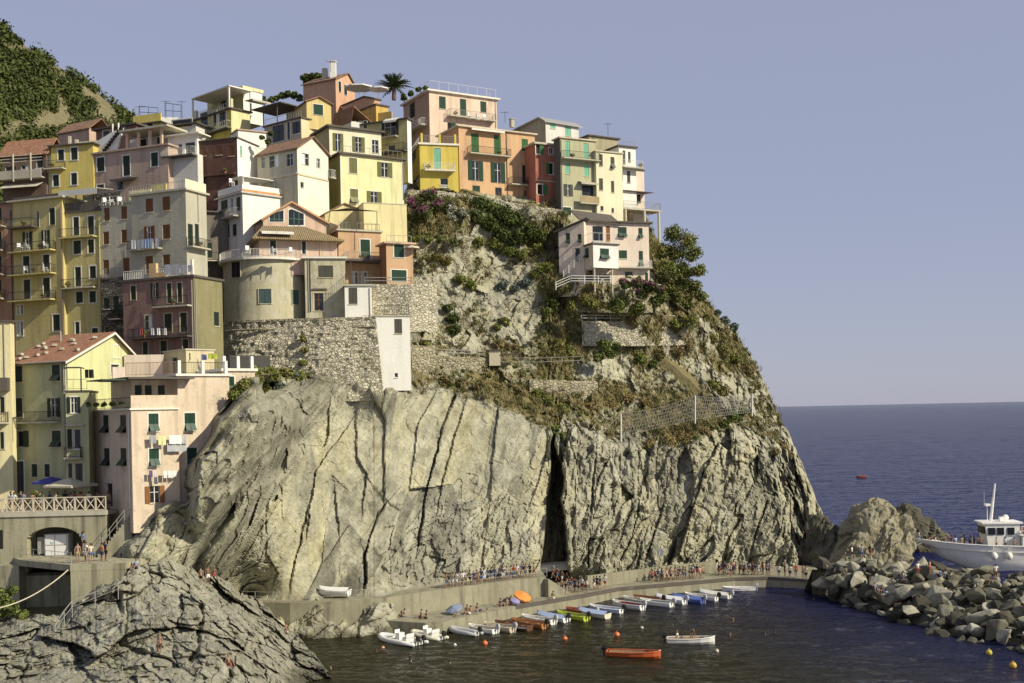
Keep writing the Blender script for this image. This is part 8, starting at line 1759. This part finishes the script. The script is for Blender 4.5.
for x0, y0, x1, y1, c, nm, D in [(131, 240, 136, 249, LW, 'white shirt leftmost', 133.6), (137, 240, 140.5, 250, (.6, .62, .6), 'pale grey shirt', 133.3), (141, 239.5, 144, 248, LW, 'small white shirt', 133), (144.5, 239, 149.5, 248, (.32, .45, .68), 'sky blue towel', 132.7), (150, 238.5, 153.5, 248.5, (.66, .68, .68), 'whitish towel', 132.4), (155, 238, 159, 247.5, LW, 'white shirt rightmost', 132.1)]: cloth(x0, y0, x1, y1, D, D-.3, c, f'{nm} on the balcony line of the grey beige house', 'washing on the grey house balcony')
for x0, y0, x1, y1, c, nm in [(165, 264.5, 171.5, 275, LW, 'left white sheet'), (172.5, 264.5, 180, 275, (.68, .69, .64), 'patterned white sheet'), (180.5, 264.8, 187, 274, LW, 'right white sheet'), (188, 265, 192, 272, (.62, .63, .62), 'small white towel')]: cloth(x0, y0, x1, y1, 126.8, 126.2, c, f'{nm} drying on the roof terrace of the red brown house', 'washing on the red brown roof')
for i, (x, c, nm) in enumerate([(137, (.05, .05, .06), 'black garment'), (140.5, (.3, .06, .06), 'dark red garment'), (151, (.5, .5, .52), 'grey garment'), (157, LW, 'white vest'), (161, (.1, .1, .12), 'charcoal garment'), (163.5, (.6, .6, .58), 'off white garment')]): cloth(x, 328, x+3, 335, 126.3, 126.2, c, f'{nm} on the lower balcony of the red brown house', 'washing on the red brown balcony')
cloth(201.5, 354.5, 206.5, 360, 117.6, 117.4, (.16, .18, .40), 'violet cloth on the roof terrace of the pink corner house', 'roof terrace washing'); cloth(208, 353.5, 217.5, 359, 117.2, 117, (.50, .55, .08), 'bright yellow green cloth on the roof terrace of the pink corner house', 'roof terrace washing')
for x0, x1, c, nm in ((85, 88.5, (.03, .03, .04), 'left black cloth'), (89, 93.5, (.04, .04, .05), 'right black cloth')): cloth(x0, 369.5, x1, 378, 108.8, 108.6, c, f'{nm} hanging in the pergola beside the gabled yellow house', 'washing in the pergola')
cloth(657, 549, 663, 556, 151, 150.6, LW, 'white flag on a pole above the quay crowd', None, 'flag', 'flag')
# white plastic chairs on balconies and terraces
def make_chair():
    e = empty('garden_chair', (0, 0, 0), 'white plastic chair', 'chair', 'white garden chairs'); z0 = Vector((0, 0, 0)); m = MB(); m.box((0, 0, .44), (.5, .5, .05)); m.build('seat', WHITEF, e, off=z0); m = MB(); m.box((0, .25, .75), (.5, .05, .55)); m.build('backrest', WHITEF, e, off=z0)
    for x in (-.22, .22):
        for y in (-.22, .22): m = MB(); m.box((x, y, .21), (.05, .05, .42)); m.build('leg', WHITEF, e, off=z0)
    for x in (-.26, .26): m = MB(); m.box((x, 0, .66), (.05, .45, .04)); m.build('armrest', WHITEF, e, off=z0)
    return e
ch0 = make_chair(); first = [True]
def chair(px, py, D, rz, where):
    e = ch0 if first[0] else copy_tree(ch0); first[0] = False; e.location = P(px, py, D); e.rotation_euler = (0, 0, rz); e['label'] = f'white plastic chair {where}'
for a in ((20, 251, 138.9, 1, 'at the left on the top long balcony of the ochre house'), (27, 250.8, 138.6, 2.5, 'second on the top long balcony of the ochre house'), (46, 249.5, 137.6, 1.6, 'at the right on the top long balcony of the ochre house'), (26, 274, 138.5, .4, 'at the left on the middle balcony of the ochre house'), (46, 273, 137.5, 2, 'at the right on the middle balcony of the ochre house'),
          (106, 206, 135.6, 1, 'on the roof of the grey brown shuttered house, left'), (112, 205.6, 135.4, 2, 'on the roof of the grey brown shuttered house, middle'), (120, 205, 135, .4, 'on the roof of the grey brown shuttered house, right'), (248, 253.5, 141.3, .6, 'behind the white railing of the round house'), (274, 255, 140.6, 2.2, 'left of the terrace table on the round house'), (292, 255.3, 140.8, .9, 'right of the terrace table on the round house'), (470, 119, 177.6, 1, 'on the top pink house balcony, left'), (478, 120, 177.9, 2, 'on the top pink house balcony, middle'), (485, 120.5, 178.4, .5, 'on the top pink house balcony, right'), (232, 186, 148.5, 1, 'on the white terrace house roof')): chair(*a)
def table(px, py, D, label, col=(.7, .7, .68)):
    q = P(px, py, D); e = empty('table', q, label, 'table'); m = MB(); m.box(q+Vector((0, 0, .72)), (1.3, .8, .05)); m.build('table_top', solid('table_%d' % int(col[0]*100), col, .5), e)
    for x in (-.55, .55):
        for y in (-.3, .3): m = MB(); m.box(q+Vector((x, y, .35)), (.05, .05, .70)); m.build('leg', WHITEF, e)
table(283, 255, 140.7, 'white terrace table on the round house')
for x, D in ((14, 108.3), (40, 108.0), (64, 108.4), (92, 108.6)): q = G(x, 511, ZT); q.z = ZT; pxy = pix(Vector((P(x, 505, D).x, D, ZT))); table(pxy[0], pxy[1], D, {14: 'dark bar table at the left edge of the terrace', 40: 'dark bar table left under the parasols', 64: 'dark bar table under the cream parasol', 92: 'dark bar table nearest the pink corner house'}[x], (.12, .08, .05))
# pots on balconies
import itertools
ords = ['first', 'second', 'third', 'fourth', 'fifth', 'sixth']
rq = random.Random(4)
for hl, bl in itertools.groupby(BALC, key=lambda b: b[0]):
    for i, (_, f_, u0, u1, z, p) in enumerate(bl):
        if rq.random() < .2 or i > 5: continue
        short = hl.split(' cut by ')[0].split(' with ')[0].split(' at the ')[0].split(' alone ')[0].split(' tucked ')[0].split(' beside ')[0].split(' under ')[0].split(' below ')[0]
        q = f_.pt(u0+(u1-u0)*rq.uniform(.1, .9), z, p-.3); e = empty('potted_plant', q, f'potted plant on the {ords[i]} balcony of the {short}', 'plant', 'potted plants on balconies'); m = MB(); m.tube([q, q+Vector((0, 0, .3))], [.13, .18], 8); m.build('pot', solid('clay_pot', (.34, .15, .08), .8), e)
        blob_foliage([(q.x, q.y, q.z+.55, .34), (q.x+.2, q.y, q.z+.42, .2), (q.x-.2, q.y, q.z+.45, .2)], 40, .09, LEAF if rq.random() < .6 else LEAFY, 'foliage', e, q)
# roof aerials
def aerial(px, py, D, h, label):
    q = P(px, py, D); e = empty('aerial', q, label, 'aerial', 'roof aerials'); m = MB(); m.tube([q-Vector((0, 0, .6)), q+Vector((0, 0, h))], .035, 5); m.build('mast', IRON, e); m = MB(); m.tube([q+Vector((-.7, 0, h-.15)), q+Vector((.7, .1, h-.15))], .022, 4)
    for k in (-.5, -.2, .1, .4): m.tube([q+Vector((k, -.3, h-.15)), q+Vector((k, .3, h-.15))], .015, 4)
    m.build('antenna', IRON, e)
aerial(330.5, 68, 176.5, 1.2, 'aerial beside the white chimney on the skyline'); aerial(166, 115, 172, 2.2, 'aerial above the pale shed roofed house, left'); aerial(182, 114, 171, 2.0, 'aerial above the pale shed roofed house, right'); aerial(140, 118, 169.5, 1.8, 'aerial above the small mustard house'); aerial(114, 131, 166, 2.0, 'aerial above the dark red house'); aerial(505, 119, 178, 1.2, 'aerial behind the wide orange house'); aerial(608, 132, 176, 1.4, 'aerial above the cream house row')
# skyline terrace frame on the left roofs
for (x0, x1, y, D, lab) in ((139, 158, 106, 169.5, 'thin roof terrace frame above the mustard house'), (165, 181, 103, 171.5, 'thin roof terrace frame above the pale house')):
    A, B = P(x0, 118, D), P(x1, 118, D-.5); t0, t1 = P(x0, y, D), P(x1, y+2, D-.5); e = empty('roof_frame', A, lab, 'roof frame'); m = MB()
    for a, b in ((A, t0), (B, t1), (t0, t1), (A.lerp(B, .5), t0.lerp(t1, .5)), (t0.lerp(A, .5), t1.lerp(B, .5))): m.tube([a, b], .04, 4)
    m.build('frame', IRON, e)
# ================================================================ LIGHT, SKY, CAMERA
SUN_AZ, SUN_EL = R(62), R(33)          # azimuth to the right of straight-behind-the-camera
def build_light():
    to = Vector((math.sin(SUN_AZ)*math.cos(SUN_EL), -math.cos(SUN_AZ)*math.cos(SUN_EL), math.sin(SUN_EL)))
    ld = bpy.data.lights.new('sun', 'SUN'); ld.energy = 4.75; ld.angle = R(.5); ld.color = (1.0, .91, .70)
    o = bpy.data.objects.new('sun', ld); COL.objects.link(o); o.rotation_euler = (-to).to_track_quat('-Z', 'Y').to_euler(); o.location = (60, -40, 120)
    w = bpy.data.worlds.new('World'); S.world = w; w.use_nodes = True; n = w.node_tree.nodes; l = w.node_tree.links
    bg = n['Background']; sk = n.new('ShaderNodeTexSky'); sk.sky_type = 'NISHITA'; sk.sun_disc = False
    sk.sun_elevation = SUN_EL; sk.sun_rotation = math.atan2(to.x, to.y); sk.altitude = 0; sk.air_density = 1.0; sk.dust_density = .3; sk.ozone_density = 1.0
    # hazy summer air: most of the blue is veiled by an even mauve grey
    mx = n.new('ShaderNodeMix'); mx.data_type = 'RGBA'; mx.inputs[0].default_value = .77; mx.inputs[7].default_value = (3.75, 3.95, 5.5, 1)
    l.new(sk.outputs[0], mx.inputs[6]); l.new(mx.outputs[2], bg.inputs[0]); bg.inputs[1].default_value = .0895
build_light()
def build_camera():
    cd = bpy.data.cameras.new('camera'); cd.sensor_width = 36; cd.sensor_fit = 'HORIZONTAL'; cd.lens = F/1024*36
    cd.shift_x = 0; cd.shift_y = (HY-341.5)/1024; cd.clip_start = .5; cd.clip_end = 200000
    o = bpy.data.objects.new('camera', cd); COL.objects.link(o)
    o.matrix_world = Matrix(((CA, SA, 0, 0), (0, 0, -1, 0), (-SA, CA, 0, CZ), (0, 0, 0, 1)))
    S.camera = o
build_camera()
S.view_settings.view_transform = 'Standard'; S.view_settings.look = 'None'; S.view_settings.exposure = 0.16; S.view_settings.gamma = 1.0
S.view_settings.use_curve_mapping = False
S.render.resolution_x = 1024; S.render.resolution_y = 683; S.render.resolution_percentage = 100
